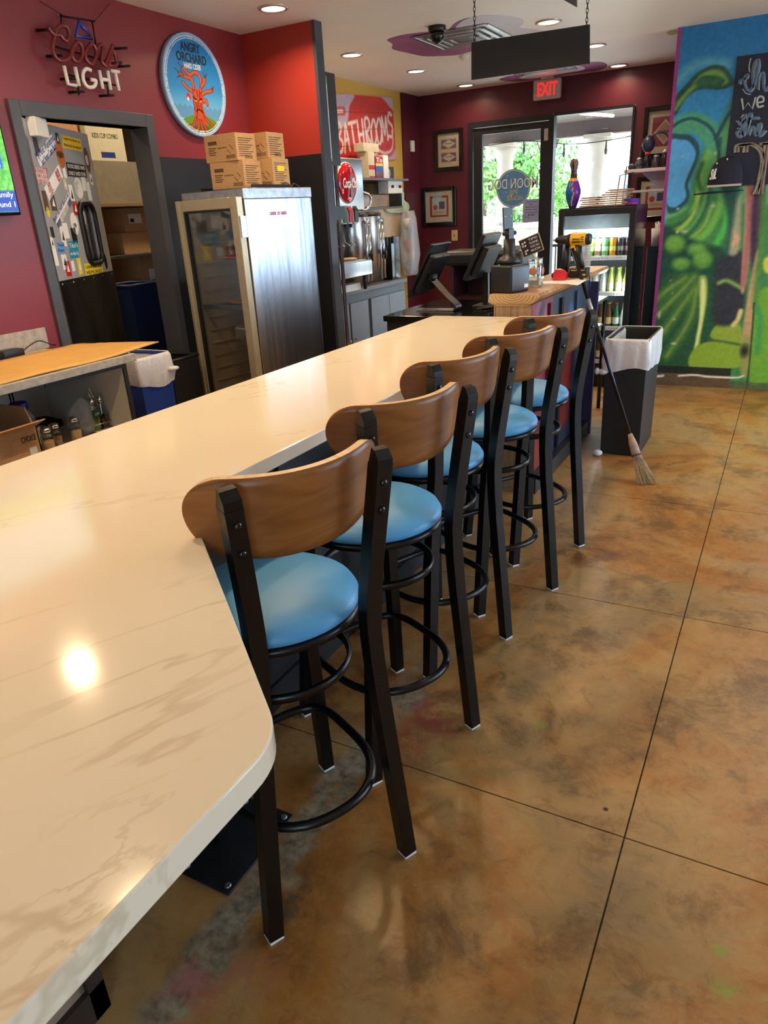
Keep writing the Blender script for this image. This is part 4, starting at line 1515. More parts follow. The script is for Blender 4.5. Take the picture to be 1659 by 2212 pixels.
def bag_liner(t, x0, x1, y0, y1, h, drop, seed, over=0.012, inner=0.30):
    """film folded over the rim of a bin: inside skirt, over the rim, ragged outside skirt"""
    r = random.Random(seed)
    N = 96
    rings = []
    cx_, cy_ = (x0 + x1) / 2, (y0 + y1) / 2
    hx, hy = (x1 - x0) / 2, (y1 - y0) / 2

    def at(k, grow, z, wr):
        s = k / N * 4
        e = int(s)
        f = s - e
        c = [(-1, -1), (1, -1), (1, 1), (-1, 1)]
        a, b_ = c[e % 4], c[(e + 1) % 4]
        x, y = a[0] + (b_[0] - a[0]) * f, a[1] + (b_[1] - a[1]) * f
        nx, ny = (0, -1, 0, 1)[e % 4] * 0, 0
        L = max(abs(x), abs(y))
        rad = 1 - 0.06 * max(0, (min(abs(x), abs(y)) - 0.8) / 0.2) ** 2
        g2 = grow + wr
        return (cx_ + x * (hx * rad + g2), cy_ + y * (hy * rad + g2), z)

    ph = [r.uniform(0, 6.28) for _ in range(4)]
    levels = [(-0.022, h - inner, 0.002), (-0.014, h - inner * 0.5, 0.002), (-0.008, h - 0.01, 0.001), (0.006, h + 0.014, 0.001), (over + 0.006, h - 0.004, 0.002), (over + 0.006, h - drop * 0.35, 0.003), (over + 0.010, h - drop * 0.7, 0.0045), (over + 0.002, h - drop, 0.003)]
    for li, (gr, z, wr) in enumerate(levels):
        ring = []
        for k in range(N):
            a = k / N * 2 * math.pi
            wv = wr * (math.sin(a * 11 + ph[0]) + 0.7 * math.sin(a * 23 + ph[1] + li) + 0.5 * math.sin(a * 5 + ph[2]))
            dz = 0.0
            if li == len(levels) - 1:
                dz = 0.020 * math.sin(a * 2 + ph[3]) + 0.005 * math.sin(a * 5 + ph[1])
            ring.append(at(k, gr, z + dz, wv))
        rings.append(ring)
    b = MB()
    vs = [p for q in rings for p in q]
    fs = []
    for i in range(len(rings) - 1):
        for k in range(N):
            fs.append((i * N + k, i * N + (k + 1) % N, (i + 1) * N + (k + 1) % N, (i + 1) * N + k))
    b.add(vs, fs, True)
    return part(b, 'bag_liner', BAG, t)


BLUEP = mat('blue_bin_plastic', rgb(24, 62, 150), 0.4, 0, 0.06, 8)
DARKP = mat('dark_bin_plastic', rgb(26, 28, 32), 0.45, 0, 0.1, 8)
bn = bin_('recycling_bin', 'blue recycling bin with a white bag beside the kitchen doorway', -3.62, -3.28, 3.02, 3.28, 0.93, BLUEP)
bag_liner(bn, -3.62, -3.28, 3.02, 3.28, 0.93, 0.16, 5, 0.008)
part(MB().blob((-3.25, 3.27, 0.84), 0.03, 0.04, 0.014, 10, 6), 'bag_knot', BAG, bn)
bin_('waste_bin', 'black waste bin between the blue bin and the doorway edge', -3.64, -3.34, 3.34, 3.60, 0.86, DARKP)

# ---- television
tv = thing('television', 'wall television showing a golf leaderboard, at the left edge', 'television', (-3.70, 2.26, 2.06))
part(MB().rbox(-3.735, -3.675, 1.70, 2.775, 1.745, 2.375, 0.006), 'body', BLACK_GLOSS, tv)
cv = Canvas(0, 1.055, 0, 0.605, 0.008).flat((190, 226, 240))
for k in range(14):
    cv.mixin(np.clip((0.48 - 0.02 * k - cv.V) / 0.02, 0, 1) * 0.25, (120 - 5 * k, 190 - 4 * k, 70))
cv.poly([(0, 0.30), (0.4, 0.36), (0.8, 0.40), (1.06, 0.44), (1.06, 0), (0, 0)], (84, 170, 60), 0.02)
cv.grain(0.05, 3, 1)
cv.rect(0, 1.06, 0, 0.105, (20, 54, 150))
cv.rect(0.3, 1.02, 0.21, 0.445, (12, 84, 176))
cv.rect(0.3, 0.985, 0.40, 0.445, (150, 205, 236))
for k in range(6):
    cv.rect(0.3, 0.955, 0.222 + 0.03 * k, 0.244 + 0.03 * k, (226, 236, 246) if k else (244, 222, 70))
cv.mesh('screen', lambda U, V: np.stack([np.full_like(U, -3.6735), 1.71 + U, 1.76 + V], -1), paint_mat('tv_screen_print', 0.3, 1.1), tv, None, tv.location)
TVT = emit_mat('tv_white', (0.9, 0.95, 1.0), 1.2)
text('American Family', 'screen_lettering', TVT, tv, (-3.672, 2.60, 1.842), (0, 1, 0), UPZ, 0.30, 0.034, 0.0004)
text('Championship - Round 1', 'screen_lettering', TVT, tv, (-3.672, 2.535, 1.795), (0, 1, 0), UPZ, 0.43, 0.034, 0.0004)
for k, t in enumerate(['10', '68', '67', '67', '67', '67']):
    text(t, 'screen_lettering', TVT, tv, (-3.672, 2.695, 1.985 + 0.034 * k), (0, 1, 0), UPZ, 0.04, 0.024, 0.0004)

# ---- neon beer sign
neon = thing('neon_beer_sign', 'unlit red and white neon lettering sign above the kitchen door', 'sign', (-3.68, 3.45, 2.40))
REDN = mat('dark_red_neon_tube', rgb(120, 26, 34), 0.16, 0, 0.08, 20, coat=0.5)
WHN = mat('white_neon_tube', rgb(238, 236, 228), 0.2, 0, 0.03, 20, coat=0.5)
BLN = mat('blue_neon_tube', rgb(40, 62, 170), 0.18, 0, 0.05, 20, coat=0.5)
NX = -3.655


def neon_path(pts, r, m, name, closed=False, smooth=True):
    p3 = [(NX, p[0], p[1]) for p in pts]
    if smooth:
        p3 = spline(p3, 6, closed)
    return part(MB().tube(p3, r, 8, closed), name, m, neon)


neon_path([(3.182,2.662),(3.196,2.639),(3.220,2.629),(3.251,2.634),(3.268,2.617),(3.288,2.614),(3.310,2.638),(3.313,2.669),(3.295,2.683),(3.260,2.676),(3.228,2.648),(3.203,2.610),(3.186,2.572),(3.185,2.535),(3.206,2.514),(3.243,2.517),(3.286,2.535),(3.321,2.575)], 0.0115, REDN, 'letter_tube')
neon_path([(3.357,2.615),(3.326,2.591),(3.304,2.557),(3.312,2.527),(3.342,2.522),(3.375,2.551),(3.388,2.588),(3.376,2.615),(3.352,2.618)], 0.0115, REDN, 'letter_tube')
neon_path([(3.458,2.618),(3.423,2.595),(3.401,2.563),(3.406,2.532),(3.436,2.522),(3.470,2.552),(3.487,2.588),(3.475,2.618),(3.449,2.621)], 0.0115, REDN, 'letter_tube')
neon_path([(3.493,2.598),(3.520,2.626),(3.544,2.625),(3.532,2.594),(3.514,2.550),(3.525,2.529),(3.551,2.536)], 0.0115, REDN, 'letter_tube')
neon_path([(3.624,2.640),(3.593,2.602),(3.551,2.548),(3.532,2.527),(3.560,2.530),(3.612,2.609),(3.630,2.569),(3.626,2.541),(3.591,2.529),(3.561,2.535)], 0.0115, REDN, 'letter_tube')
for L in ([(3.236,2.489),(3.240,2.402),(3.296,2.401)], [(3.311,2.492),(3.316,2.400)], [(3.421,2.489),(3.389,2.492),(3.360,2.468),(3.355,2.427),(3.378,2.402),(3.423,2.409),(3.444,2.439),(3.408,2.442)], [(3.483,2.496),(3.486,2.403)], [(3.546,2.501),(3.545,2.404)], [(3.481,2.452),(3.544,2.454)], [(3.571,2.504),(3.635,2.506)], [(3.603,2.505),(3.609,2.406)]):
    neon_path(L, 0.0105, WHN, 'letter_tube', False, len(L) > 4)
neon_path([(3.405,2.722),(3.359,2.646),(3.467,2.650),(3.441,2.688),(3.425,2.690),(3.405,2.722)], 0.011, BLN, 'mountain_tube', False, False)
sup = MB()
for a, b_ in (((3.317,2.747), (3.302,2.681)), ((3.530,2.749), (3.526,2.634)), ((3.308,2.737), (3.550,2.750)), ((3.350,2.489), (3.332,2.362)), ((3.571,2.503), (3.553,2.380)), ((3.212,2.586), (3.697,2.549)), ((3.262,2.457), (3.654,2.438))):
    sup.tube([(-3.69, a[0], a[1]), (-3.69, b_[0], b_[1])], 0.005, 7)
for p in ((3.330,2.378), (3.550,2.380), (3.721,2.642), (3.719,2.549), (3.190,2.655), (3.656,2.558), (3.224,2.540), (3.288,2.438)):
    sup.tube([(-3.738, p[0] - 0.02, p[1]), (-3.66, p[0] + 0.02, p[1])], 0.007, 8)
part(sup, 'wire_frame', BLACK_METAL, neon)
part(MB().tube([(-3.69,) + (3.317,2.747), (-3.73,) + (3.223,2.796)], 0.002, 6).tube([(-3.69,) + (3.551,2.753), (-3.73,) + (3.727,2.869)], 0.002, 6), 'hanging_chain', BLACK_METAL, neon)

# ---- round cider sign
OC = (4.365, 2.512)
ORR = 0.308
od = thing('round_cider_sign', 'round blue cider sign with a red tree, on the red wall', 'sign', (-3.70, OC[0], OC[1]))
part(MB().lathe([(0.0, 0.0), (ORR, 0.0), (ORR, 0.028), (ORR - 0.006, 0.034), (ORR - 0.016, 0.03)], (-3.735, OC[0], OC[1]), 64, 'X', False), 'rim', mat('sign_rim_blue', rgb(150, 190, 226), 0.35), od)
cv = Canvas(-ORR, ORR, -ORR, ORR, 0.004).flat((30, 132, 206))
cv.mixin((0.10 - cv.V) / 0.45, (96, 180, 232))
cv.mixin((-0.02 - cv.V) / 0.25, (150, 208, 240))
mts = [(-0.3, -0.20)] + [(-0.26 + 0.025 * k, -0.135 + (0.02 if k % 2 else 0)) for k in range(22)] + [(0.3, -0.20)]
cv.poly(mts, (88, 146, 190), 0.008, 0.8, False)
cv.poly([(-0.24, -0.25), (-0.12, -0.19), (0.0, -0.175), (0.12, -0.19), (0.24, -0.25), (0.15, -0.32), (-0.15, -0.32)], (98, 146, 44))
cv.poly([(-0.2, -0.28), (0, -0.235), (0.2, -0.28), (0.1, -0.33), (-0.1, -0.33)], (40, 84, 30), 0.03, 0.8)
cv.U, cv.V = cv.U / 0.92, (cv.V + 0.045) / 0.86     # the tree sits low in the disc
BRN, RDT, DKT, ORT = (120, 46, 30), (196, 82, 52), (66, 20, 18), (226, 120, 70)
cv.poly([(-0.07, -0.20), (-0.055, -0.10), (-0.06, 0.0), (-0.03, 0.06), (0.0, 0.03), (0.05, 0.04), (0.065, -0.02), (0.05, -0.10), (0.08, -0.19), (0.0, -0.22)], RDT)
for br in ([(-0.03, 0.03), (-0.035, 0.09), (-0.075, 0.10), (-0.12, 0.105), (-0.16, 0.12)], [(0.04, 0.02), (0.06, 0.08), (0.05, 0.13), (0.0, 0.145), (-0.05, 0.12), (-0.09, 0.145), (-0.12, 0.16)], [(0.06, 0.0), (0.10, 0.02), (0.15, 0.03), (0.18, 0.045)], [(0.055, 0.05), (0.09, 0.08), (0.11, 0.12)], [(-0.05, 0.01), (-0.10, 0.03), (-0.135, 0.06)], [(0.06, -0.05), (0.09, -0.04), (0.10, -0.07)]):
    cv.stroke(br, 0.030, BRN)
    cv.stroke(br, 0.020, RDT)
    cv.stroke([(p[0] - 0.003, p[1] + 0.005) for p in br], 0.006, ORT, 0.004)
for tw in ([(-0.12, 0.105), (-0.15, 0.15)], [(-0.14, 0.11), (-0.19, 0.09)], [(-0.16, 0.12), (-0.20, 0.15)], [(0.11, 0.12), (0.14, 0.15)], [(0.11, 0.12), (0.10, 0.16)], [(-0.12, 0.16), (-0.16, 0.19)], [(0.17, 0.04), (0.2, 0.07)]):
    cv.stroke(tw, 0.006, DKT)
for rt in ([(-0.05, -0.18), (-0.09, -0.23), (-0.13, -0.235)], [(-0.02, -0.19), (-0.04, -0.25), (-0.10, -0.27)], [(0.02, -0.19), (0.05, -0.25), (0.07, -0.29)], [(0.06, -0.17), (0.11, -0.21), (0.14, -0.22)], [(0.0, -0.19), (0.01, -0.25), (0.03, -0.28)]):
    cv.stroke(rt, 0.026, BRN)
    cv.stroke(rt, 0.014, RDT)
for ln in ([(-0.04, -0.02), (-0.02, -0.10), (-0.04, -0.18)], [(0.03, 0.02), (0.025, -0.06), (0.045, -0.16)], [(0.0, 0.02), (0.005, -0.02)], [(-0.055, -0.05), (-0.045, -0.12)]):
    cv.stroke(ln, 0.007, DKT)
cv.stroke([(-0.045, -0.030), (-0.015, -0.045)], 0.012, DKT)
cv.stroke([(0.045, -0.030), (0.018, -0.045)], 0.012, DKT)
cv.ell(-0.025, -0.052, 0.010, 0.005, (230, 210, 90))
cv.ell(0.028, -0.052, 0.010, 0.005, (230, 210, 90))
cv.stroke([(0.002, -0.05), (-0.004, -0.085), (0.012, -0.09)], 0.006, DKT)
cv.stroke([(-0.03, -0.125), (0.0, -0.11), (0.032, -0.128)], 0.012, DKT)
cv.stroke([(-0.09, 0.03), (-0.095, -0.01)], 0.003, (60, 80, 30))
cv.ell(-0.098, -0.03, 0.024, 0.024, (206, 40, 44))
cv.ell(-0.104, -0.045, 0.012, 0.014, (240, 225, 215))
cv.U, cv.V = cv.U * 0.92, cv.V * 0.86 - 0.045
R_ = np.hypot(cv.U, cv.V)
cv.mixin((R_ > 0.284) * 1.0, (228, 240, 248))
cv.mixin((R_ > 0.290) * 1.0, (40, 128, 200))
cv.mixin((R_ > 0.303) * 1.0, (214, 230, 244))
cv.mixin(((R_ > 0.272) & (R_ < 0.277)) * 0.9, (228, 240, 248))
cv.mesh('printed_face', lambda U, V: np.stack([np.full_like(U, -3.7045), OC[0] + U, OC[1] + V], -1), paint_mat('sign_print', 0.3), od, lambda U, V: np.hypot(U, V) < ORR - 0.004, od.location)
for (bdy, v, w_, h_, m_) in (('ANGRY', 0.222, 0.19, 0.055, INK), ('ORCHARD', 0.160, 0.29, 0.055, INK), ('HARD CIDER', 0.112, 0.165, 0.032, WHITE_INK)):
    text(bdy, 'lettering', m_, od, (-3.7035, OC[0] - 0.01, OC[1] + v), (0, 1, 0), UPZ, w_, h_, 0.0006, False, 0.02)

# ---- holding cabinet
HX0, HX1, HY0, HY1, HZ = -3.42, -2.877, 3.675, 4.275, 1.83
hc = thing('holding_cabinet', 'tall stainless steel holding cabinet with a glass door in the corner', 'cabinet', (HX1, HY0, 0))
CABM = mat('satin_cabinet_steel', (0.56, 0.61, 0.67), 0.27, 1.0, 0.10, 6, 0.45, stretch=(1, 1.2, 0.16))
LINER = mat('tan_grey_liner', rgb(206, 194, 174), 0.4, 0.1, 0.06, 12)
part(MB().box(HX1 - 0.02, HX1, HY0, HY1, 0.14, HZ - 0.06).box(HX0, HX0 + 0.02, HY0, HY1, 0.14, HZ - 0.06).box(HX0, HX1, HY1 - 0.02, HY1, 0.14, HZ - 0.06).box(HX0, HX1, HY0, HY1, 0.14, 0.18), 'shell', CABM, hc, 0.003)
part(MB().box(HX0 - 0.003, HX1 + 0.004, HY0 - 0.004, HY1 + 0.004, HZ - 0.06, HZ), 'top_cap', GALV, hc, 0.004)
part(MB().box(HX1, HX1 + 0.004, HY0, HY0 + 0.05, 0.14, HZ - 0.06), 'corner_post', STEEL, hc, 0.002)
for sx in (HX0 + 0.05, HX1 - 0.05):
    for sy in (HY0 + 0.05, HY1 - 0.05):
        cst = part(MB().cyl((sx, sy, 0.09), (sx, sy, 0.14), 0.012), 'caster', GALV, hc)
        part(MB().lathe([(0.0, -0.014), (0.045, -0.014), (0.045, 0.014), (0.0, 0.014)], (sx, sy, 0.046), 18, 'X'), 'wheel', BLACK_PLASTIC, cst)
part(MB().box(HX0 + 0.02, HX1 - 0.02, HY1 - 0.03, HY1 - 0.022, 0.18, HZ - 0.06).box(HX0 + 0.02, HX0 + 0.024, HY0 + 0.02, HY1 - 0.03, 0.18, HZ - 0.06).box(HX1 - 0.024, HX1 - 0.02, HY0 + 0.02, HY1 - 0.03, 0.18, HZ - 0.06), 'liner', LINER, hc)
for k in range(17):
    z = 0.30 + 0.085 * k
    for x in (HX0 + 0.026, HX1 - 0.040):
        part(MB().box(x, x + 0.014, HY0 + 0.05, HY1 - 0.04, z, z + 0.006), 'tray_rail', LINER, hc)
part(MB().box(HX0 + 0.026, HX1 - 0.026, HY0 + 0.20, HY1 - 0.04, 1.14, 1.15), 'tray', STEEL, hc)
part(MB().box(HX0 + 0.026, HX1 - 0.026, HY0 + 0.02, HY0 + 0.035, 1.13, 1.155), 'cross_bar', STEEL, hc)
part(MB().box(HX0 + 0.026, HX1 - 0.026, HY0 + 0.22, HY1 - 0.04, 1.43, 1.438), 'tray', LINER, hc)
part(MB().blob((-3.18, 3.9, 1.16), 0.16, 0.12, 0.012, 14, 6), 'bread', mat('toasted_bread', rgb(190, 130, 70), 0.7, 0, 0.3, 30), hc)
BEIGE = mat('champagne_aluminium', rgb(190, 178, 150), 0.34, 0.5, 0.05, 20)
dx0, dx1, dy0, dy1, dz0, dz1 = HX0 - 0.012, HX1 - 0.005, HY0 - 0.055, HY0 - 0.006, 0.16, HZ - 0.045
fr = 0.062
hd = part(MB().box(dx0, dx0 + fr, dy0, dy1, dz0, dz1).box(dx1 - fr, dx1, dy0, dy1, dz0, dz1).box(dx0 + fr, dx1 - fr, dy0, dy1, dz1 - fr, dz1).box(dx0 + fr, dx1 - fr, dy0, dy1, dz0, dz0 + fr), 'door', BEIGE, hc, 0.004)
part(MB().box(dx0 + 0.018, dx0 + 0.034, dy0 - 0.008, dy0, dz0 + 0.01, dz1 - 0.01).box(dx0 + fr - 0.006, dx0 + fr, dy0 - 0.004, dy0, dz0, dz1), 'door_moulding', BEIGE, hd)
part(MB().box(dx0 + fr, dx1 - fr, dy0 + 0.018, dy0 + 0.024, dz0 + fr, dz1 - fr), 'pane', glass_mat('cabinet_glass', (0.86, 0.84, 0.80), 0.10, 0.02), hd)
part(MB().box(dx0 + fr - 0.002, dx0 + fr + 0.012, dy0 + 0.004, dy0 + 0.03, dz0 + fr, dz1 - fr).box(dx0 + fr, dx1 - fr, dy0 + 0.004, dy0 + 0.03, dz1 - fr - 0.012, dz1 - fr), 'gasket', BLACK_PLASTIC, hd)
part(MB().box(dx1 - 0.01, dx1 + 0.012, dy0 + 0.005, dy0 + 0.05, 1.56, 1.68), 'hinge', CHROME, hd, 0.002)
text('CAUTION - HOT SURFACE', 'caution_lettering', RED_INK, hc, (HX1 + 0.0015, 3.955, 1.685), (0, 1, 0), UPZ, 0.155, 0.020, 0.0006)
hc.rotation_euler = (0, 0, A(-8))              # stands a little askew in the corner

trayo = MB().box(-3.30, -2.90, 3.80, 4.22, HZ + 0.001, HZ + 0.008).box(-3.30, -3.294, 3.80, 4.22, HZ + 0.008, HZ + 0.022).box(-2.906, -2.90, 3.80, 4.22, HZ + 0.008, HZ + 0.022).build('sheet_tray', mat('black_sheet_pan', rgb(36, 34, 32), 0.4, 0.3, 0.15, 10))
tag(trayo, 'black sheet pan lying on top of the steel cabinet', 'tray')
wire = MB().tube(spline([(-2.88, 4.06, HZ + 0.012), (-2.86, 4.10, HZ + 0.03), (-2.85, 4.14, HZ + 0.008), (-2.855, 4.18, HZ + 0.026), (-2.84, 4.22, HZ + 0.006)], 6), 0.003, 7).build('loose_wire', BLACK_PLASTIC)
tag(wire, 'loose black wire on top of the steel cabinet', 'wire')


def carton(name, label, cx_, cy_, z0, w_, d_, h_, rz, group, lines, tape=False, yellow=False):
    t = thing(name, label, 'box', (cx_, cy_, z0), rz, group)
    MB().box(-w_ / 2, w_ / 2, -d_ / 2, d_ / 2, 0, h_).build('carton', CARD, t, (0, 0, 0), 0.002)
    MB().box(-w_ / 2 + 0.003, w_ / 2 - 0.003, -0.02, 0.02, h_, h_ + 0.0008).build('tape', mat('packing_tape', rgb(196, 164, 120), 0.3), t)
    ink = MB()
    ink2 = MB()
    y = -d_ / 2 - 0.0006
    ink.box(-w_ / 2 + 0.03, -w_ / 2 + 0.10, y - 0.0004, y, h_ - 0.055, h_ - 0.035)
    for k in range(4):
        ink.box(-w_ / 2 + 0.03, -w_ / 2 + 0.09 - 0.01 * (k % 2), y - 0.0004, y, h_ - 0.075 - 0.012 * k, h_ - 0.070 - 0.012 * k)
    for k in range(5):
        ink.box(-0.02 + 0.014 * k, -0.012 + 0.014 * k, y - 0.0004, y, h_ * 0.48, h_ * 0.48 + 0.007)
    q = 0.024
    for s in (-1, 1):
        for s2 in (-1, 1):
            ink.obox((w_ / 2 - 0.05 + s * q / 2, y, h_ * 0.42 + s2 * q / 2), (q / 2, 0, -s * s2 * q / 2), (0, 0.0003, 0), (0.0012, 0, 0.0012))
    for k in range(12):
        ink.box(w_ / 2 - 0.085 + 0.006 * k, w_ / 2 - 0.082 + 0.006 * k, y - 0.0004, y, 0.014, 0.034)
    ink.build('front_print', BROWN_INK, t)
    x = w_ / 2 + 0.0006
    for k in range(9):
        ink2.box(x, x + 0.0004, -d_ / 2 + 0.02, d_ / 2 - 0.03 - 0.02 * (k % 3), h_ - 0.03 - 0.012 * k, h_ - 0.026 - 0.012 * k)
    for k in range(9):
        ink2.box(x, x + 0.0004, -0.02 + 0.008 * k, -0.016 + 0.008 * k, 0.012, 0.03)
    ink2.build('side_print', BROWN_INK, t)
    if yellow:
        MB().box(x + 0.0004, x + 0.0012, -d_ / 2 + 0.05, d_ / 2 - 0.06, h_ * 0.55, h_ * 0.75).build('yellow_note', YELLOW_INK, t)
    return t


g_ = 'cardboard cartons stacked on the steel cabinet'
TZ = HZ + 0.0085
carton('cardboard_carton', 'lower front cardboard carton on the steel cabinet', -3.118, 3.942, TZ, 0.25, 0.185, 0.152, A(2), g_, 0)
carton('cardboard_carton', 'upper front cardboard carton, nearest the round sign', -3.138, 3.94, TZ + 0.1535, 0.25, 0.185, 0.150, A(-2), g_, 0)
carton('cardboard_carton', 'lower rear cardboard carton with a yellow note', -3.035, 4.14, TZ, 0.23, 0.19, 0.165, A(3), g_, 0, yellow=True)
carton('cardboard_carton', 'upper rear cardboard carton with a torn top', -3.045, 4.142, TZ + 0.1665, 0.21, 0.18, 0.145, A(0), g_, 0)

# ---- inside the kitchen
ks = thing('kitchen_shelf', 'grey wire shelf unit loaded with cartons inside the kitchen', 'shelf', (-5.1, 4.7, 0))
for (x, y) in ((-5.25, 4.1), (-4.72, 4.1), (-5.25, 5.3), (-4.72, 5.3)):
    part(MB().cyl((x, y, 0), (x, y, 2.1), 0.014, None, 10), 'post', GALV, ks)
for z in (0.35, 0.98, 1.45, 1.83):
    part(MB().box(-5.27, -4.70, 4.08, 5.32, z - 0.02, z), 'shelf_board', mat('worn_shelf_board', rgb(150, 124, 88), 0.7) if z > 1.8 else GALV, ks)


def kbox(label, x0, x1, y0, y1, z0, z1, m, lab=False):
    t = thing('storage_carton', label, 'box', ((x0 + x1) / 2, (y0 + y1) / 2, z0), 0, 'cartons on the kitchen shelf')
    part(MB().box(x0, x1, y0, y1, z0, z1), 'carton', m, t, 0.002)
    if lab:
        part(MB().box(x1, x1 + 0.001, y0 + (y1 - y0) * 0.2, y1 - (y1 - y0) * 0.3, z0 + (z1 - z0) * 0.35, z1 - (z1 - z0) * 0.25), 'paper_label', PAPER, t)
        part(MB().box(x1 + 0.001, x1 + 0.0016, y0 + (y1 - y0) * 0.25, y0 + (y1 - y0) * 0.4, z0 + (z1 - z0) * 0.4, z1 - (z1 - z0) * 0.45), 'barcode', INK, t)
    return t


BOXG = mat('greenish_white_carton', rgb(196, 198, 180), 0.8, 0, 0.04, 20)
b1 = kbox('large white cup carton on the top kitchen shelf', -5.2, -4.9, 4.42, 4.80, 2.152, 2.47, BOXG)
text('KIDS CUP COMBO', 'lettering', mat('green_ink', rgb(60, 84, 60), 0.7), b1, (-4.8985, 4.61, 2.33), (0, 1, 0), UPZ, 0.26, 0.035, 0.0005)
part(MB().box(-4.9, -4.8985, 4.565, 4.655, 2.415, 2.445), 'printed_mark', mat('green_ink', rgb(60, 84, 60), 0.7), b1)
part(MB().box(-4.9, -4.8985, 4.54, 4.68, 2.175, 2.215), 'barcode', BLUE_INK, b1)
kbox('plain grey carton under the white cup carton', -5.2, -4.88, 4.38, 4.92, 1.832, 2.15, mat('grey_carton', rgb(128, 126, 114), 0.8))
kbox('brown carton on the left of the top kitchen shelf', -5.2, -4.92, 4.09, 4.37, 1.832, 2.44, CARD, True)
kbox('brown carton with a white label and yellow tag', -5.1, -4.80, 4.55, 4.83, 1.62, 1.80, CARD, True)
kbox('brown carton beneath the labelled one', -5.1, -4.80, 4.50, 4.88, 1.452, 1.618, CARD)
kbox('tall brown carton with black straps', -5.15, -4.82, 4.66, 5.1, 0.982, 1.43, CARD, True)
kbox('brown carton standing on the lower kitchen shelf', -5.1, -4.80, 4.50, 4.76, 0.352, 0.74, CARD, True)
kbox('second brown carton on the lower kitchen shelf', -5.1, -4.80, 4.77, 5.05, 0.352, 0.70, CARD, True)
bk = bin_('blue_barrel_bin', 'tall dark blue bin inside the kitchen behind the swing door', -4.62, -4.30, 4.02, 4.34, 1.25, mat('navy_bin_plastic', rgb(22, 40, 84), 0.45))
mp_ = MB().tube([(-4.42, 4.40, 0.0), (-4.62, 4.62, 1.02)], 0.012, 10).build('mop_handle', WHITE_PLASTIC)
tag(mp_, 'white mop handle leaning inside the kitchen', 'mop')


# ================================================================== SODA FOUNTAIN CORNER
GREYCAB = mat('blue_grey_cabinet_paint', rgb(104, 112, 126), 0.42, 0, 0.05, 10)
DKTOP = mat('dark_worktop', rgb(84, 80, 82), 0.35, 0, 0.12, 14)
SCX, SCZ = -3.55, 1.005
sc = thing('soda_counter', 'grey cabinet counter under the soda fountain and tea urns', 'counter', (-3.85, 6.2, 0))
part(MB().box(-4.14, SCX, 5.42, 7.15, 0.965, SCZ), 'worktop', DKTOP, sc, 0.003)
part(MB().box(-4.13, SCX - 0.03, 5.42, 7.13, 0.09, 0.965), 'body', mat('dark_grey_cabinet', rgb(74, 80, 92), 0.45), sc)
part(MB().box(-4.10, SCX - 0.08, 5.43, 7.11, 0.0, 0.09), 'toe_board', BLACK_PLASTIC, sc)
for k, (y0, y1) in enumerate(((5.44, 5.58), (5.60, 5.93), (5.96, 6.30), (6.36, 6.74), (6.745, 7.11))):
    dr = part(MB().box(SCX - 0.03, SCX - 0.012, y0, y1, 0.14, 0.885), 'door', GREYCAB, sc, 0.003)
    ky = y1 - 0.05 if k % 2 else y0 + 0.05
    part(MB().lathe([(0.006, 0.0), (0.006, 0.014), (0.014, 0.02), (0.013, 0.03), (0.0, 0.034)], (SCX - 0.012, ky, 0.55), 14, 'X'), 'knob', CHROME, dr)

# soda dispenser
sd = thing('soda_dispenser', 'steel soda dispenser with a round red logo disc and a row of taps', 'soda dispenser', (-3.8, 6.18, SCZ))
SHX = -3.65
part(MB().rbox(-4.05, SHX, 5.62, 6.50, 1.69, 2.13, 0.012), 'head', STEEL, sd)
part(MB().box(-4.05, -3.90, 5.62, 6.30, 1.27, 1.69), 'back_splash', STEEL, sd)
part(MB().rbox(-4.05, -3.40, 5.50, 6.13, 1.135, 1.262, 0.006), 'drip_base', STEEL, sd)
part(MB().box(-3.88, -3.44, 5.54, 6.09, 1.262, 1.268), 'drip_grid', GALV, sd)
for (x, y) in ((-4.0, 5.54), (-4.0, 6.08), (-3.46, 5.54), (-3.46, 6.08)):
    part(MB().cyl((x, y, SCZ), (x, y, 1.14), 0.016, None, 12), 'foot', BLACK_PLASTIC, sd)
REDG = mat('red_enamel', rgb(178, 16, 34), 0.14, 0, 0.04, 10, coat=0.6)
dk = part(MB().lathe([(0.168, 0.0), (0.168, 0.006), (0.150, 0.022), (0.10, 0.036), (0.0, 0.042)], (SHX, 6.185, 1.92), 48, 'X'), 'logo_disc', REDG, sd)
part(MB().lathe([(0.168, 0.001), (0.174, 0.003), (0.168, 0.008)], (SHX, 6.185, 1.92), 48, 'X', False), 'disc_rim', WHITE_INK, dk)
BOT = mat('bottle_silhouette', rgb(92, 66, 62), 0.3)
bt = [(-0.010, 0.12), (-0.010, 0.075), (-0.022, 0.035), (-0.020, -0.01), (-0.017, -0.04), (-0.024, -0.09), (-0.020, -0.125)]
part(MB().prism(bt + [(-p[0], p[1]) for p in reversed(bt)], 0, 0.002, 'YZ').xf(Matrix.Translation((SHX + 0.0425, 6.20, 1.92))), 'bottle_print', BOT, dk)
part(MB().prism([(-0.010, 0.12), (-0.010, 0.085), (0.010, 0.085), (0.010, 0.12)], 0, 0.003, 'YZ').xf(Matrix.Translation((SHX + 0.0425, 6.20, 1.92))), 'bottle_print', mat('bottle_neck_print', rgb(150, 160, 130), 0.3), dk)
text('Coca-Cola', 'lettering', WHITE_INK, dk, (SHX + 0.047, 6.185, 1.918), (0, 1, 0), UPZ, 0.27, 0.085, 0.001, False, 0.015, 0.25)
TAPM = [mat('tap_black', rgb(24, 24, 26), 0.4), mat('tap_yellow_label', rgb(196, 176, 140), 0.5), mat('tap_grey_label', rgb(150, 150, 156), 0.5), mat('tap_green_label', rgb(70, 84, 70), 0.5), mat('tap_red_label', rgb(170, 30, 36), 0.5)]
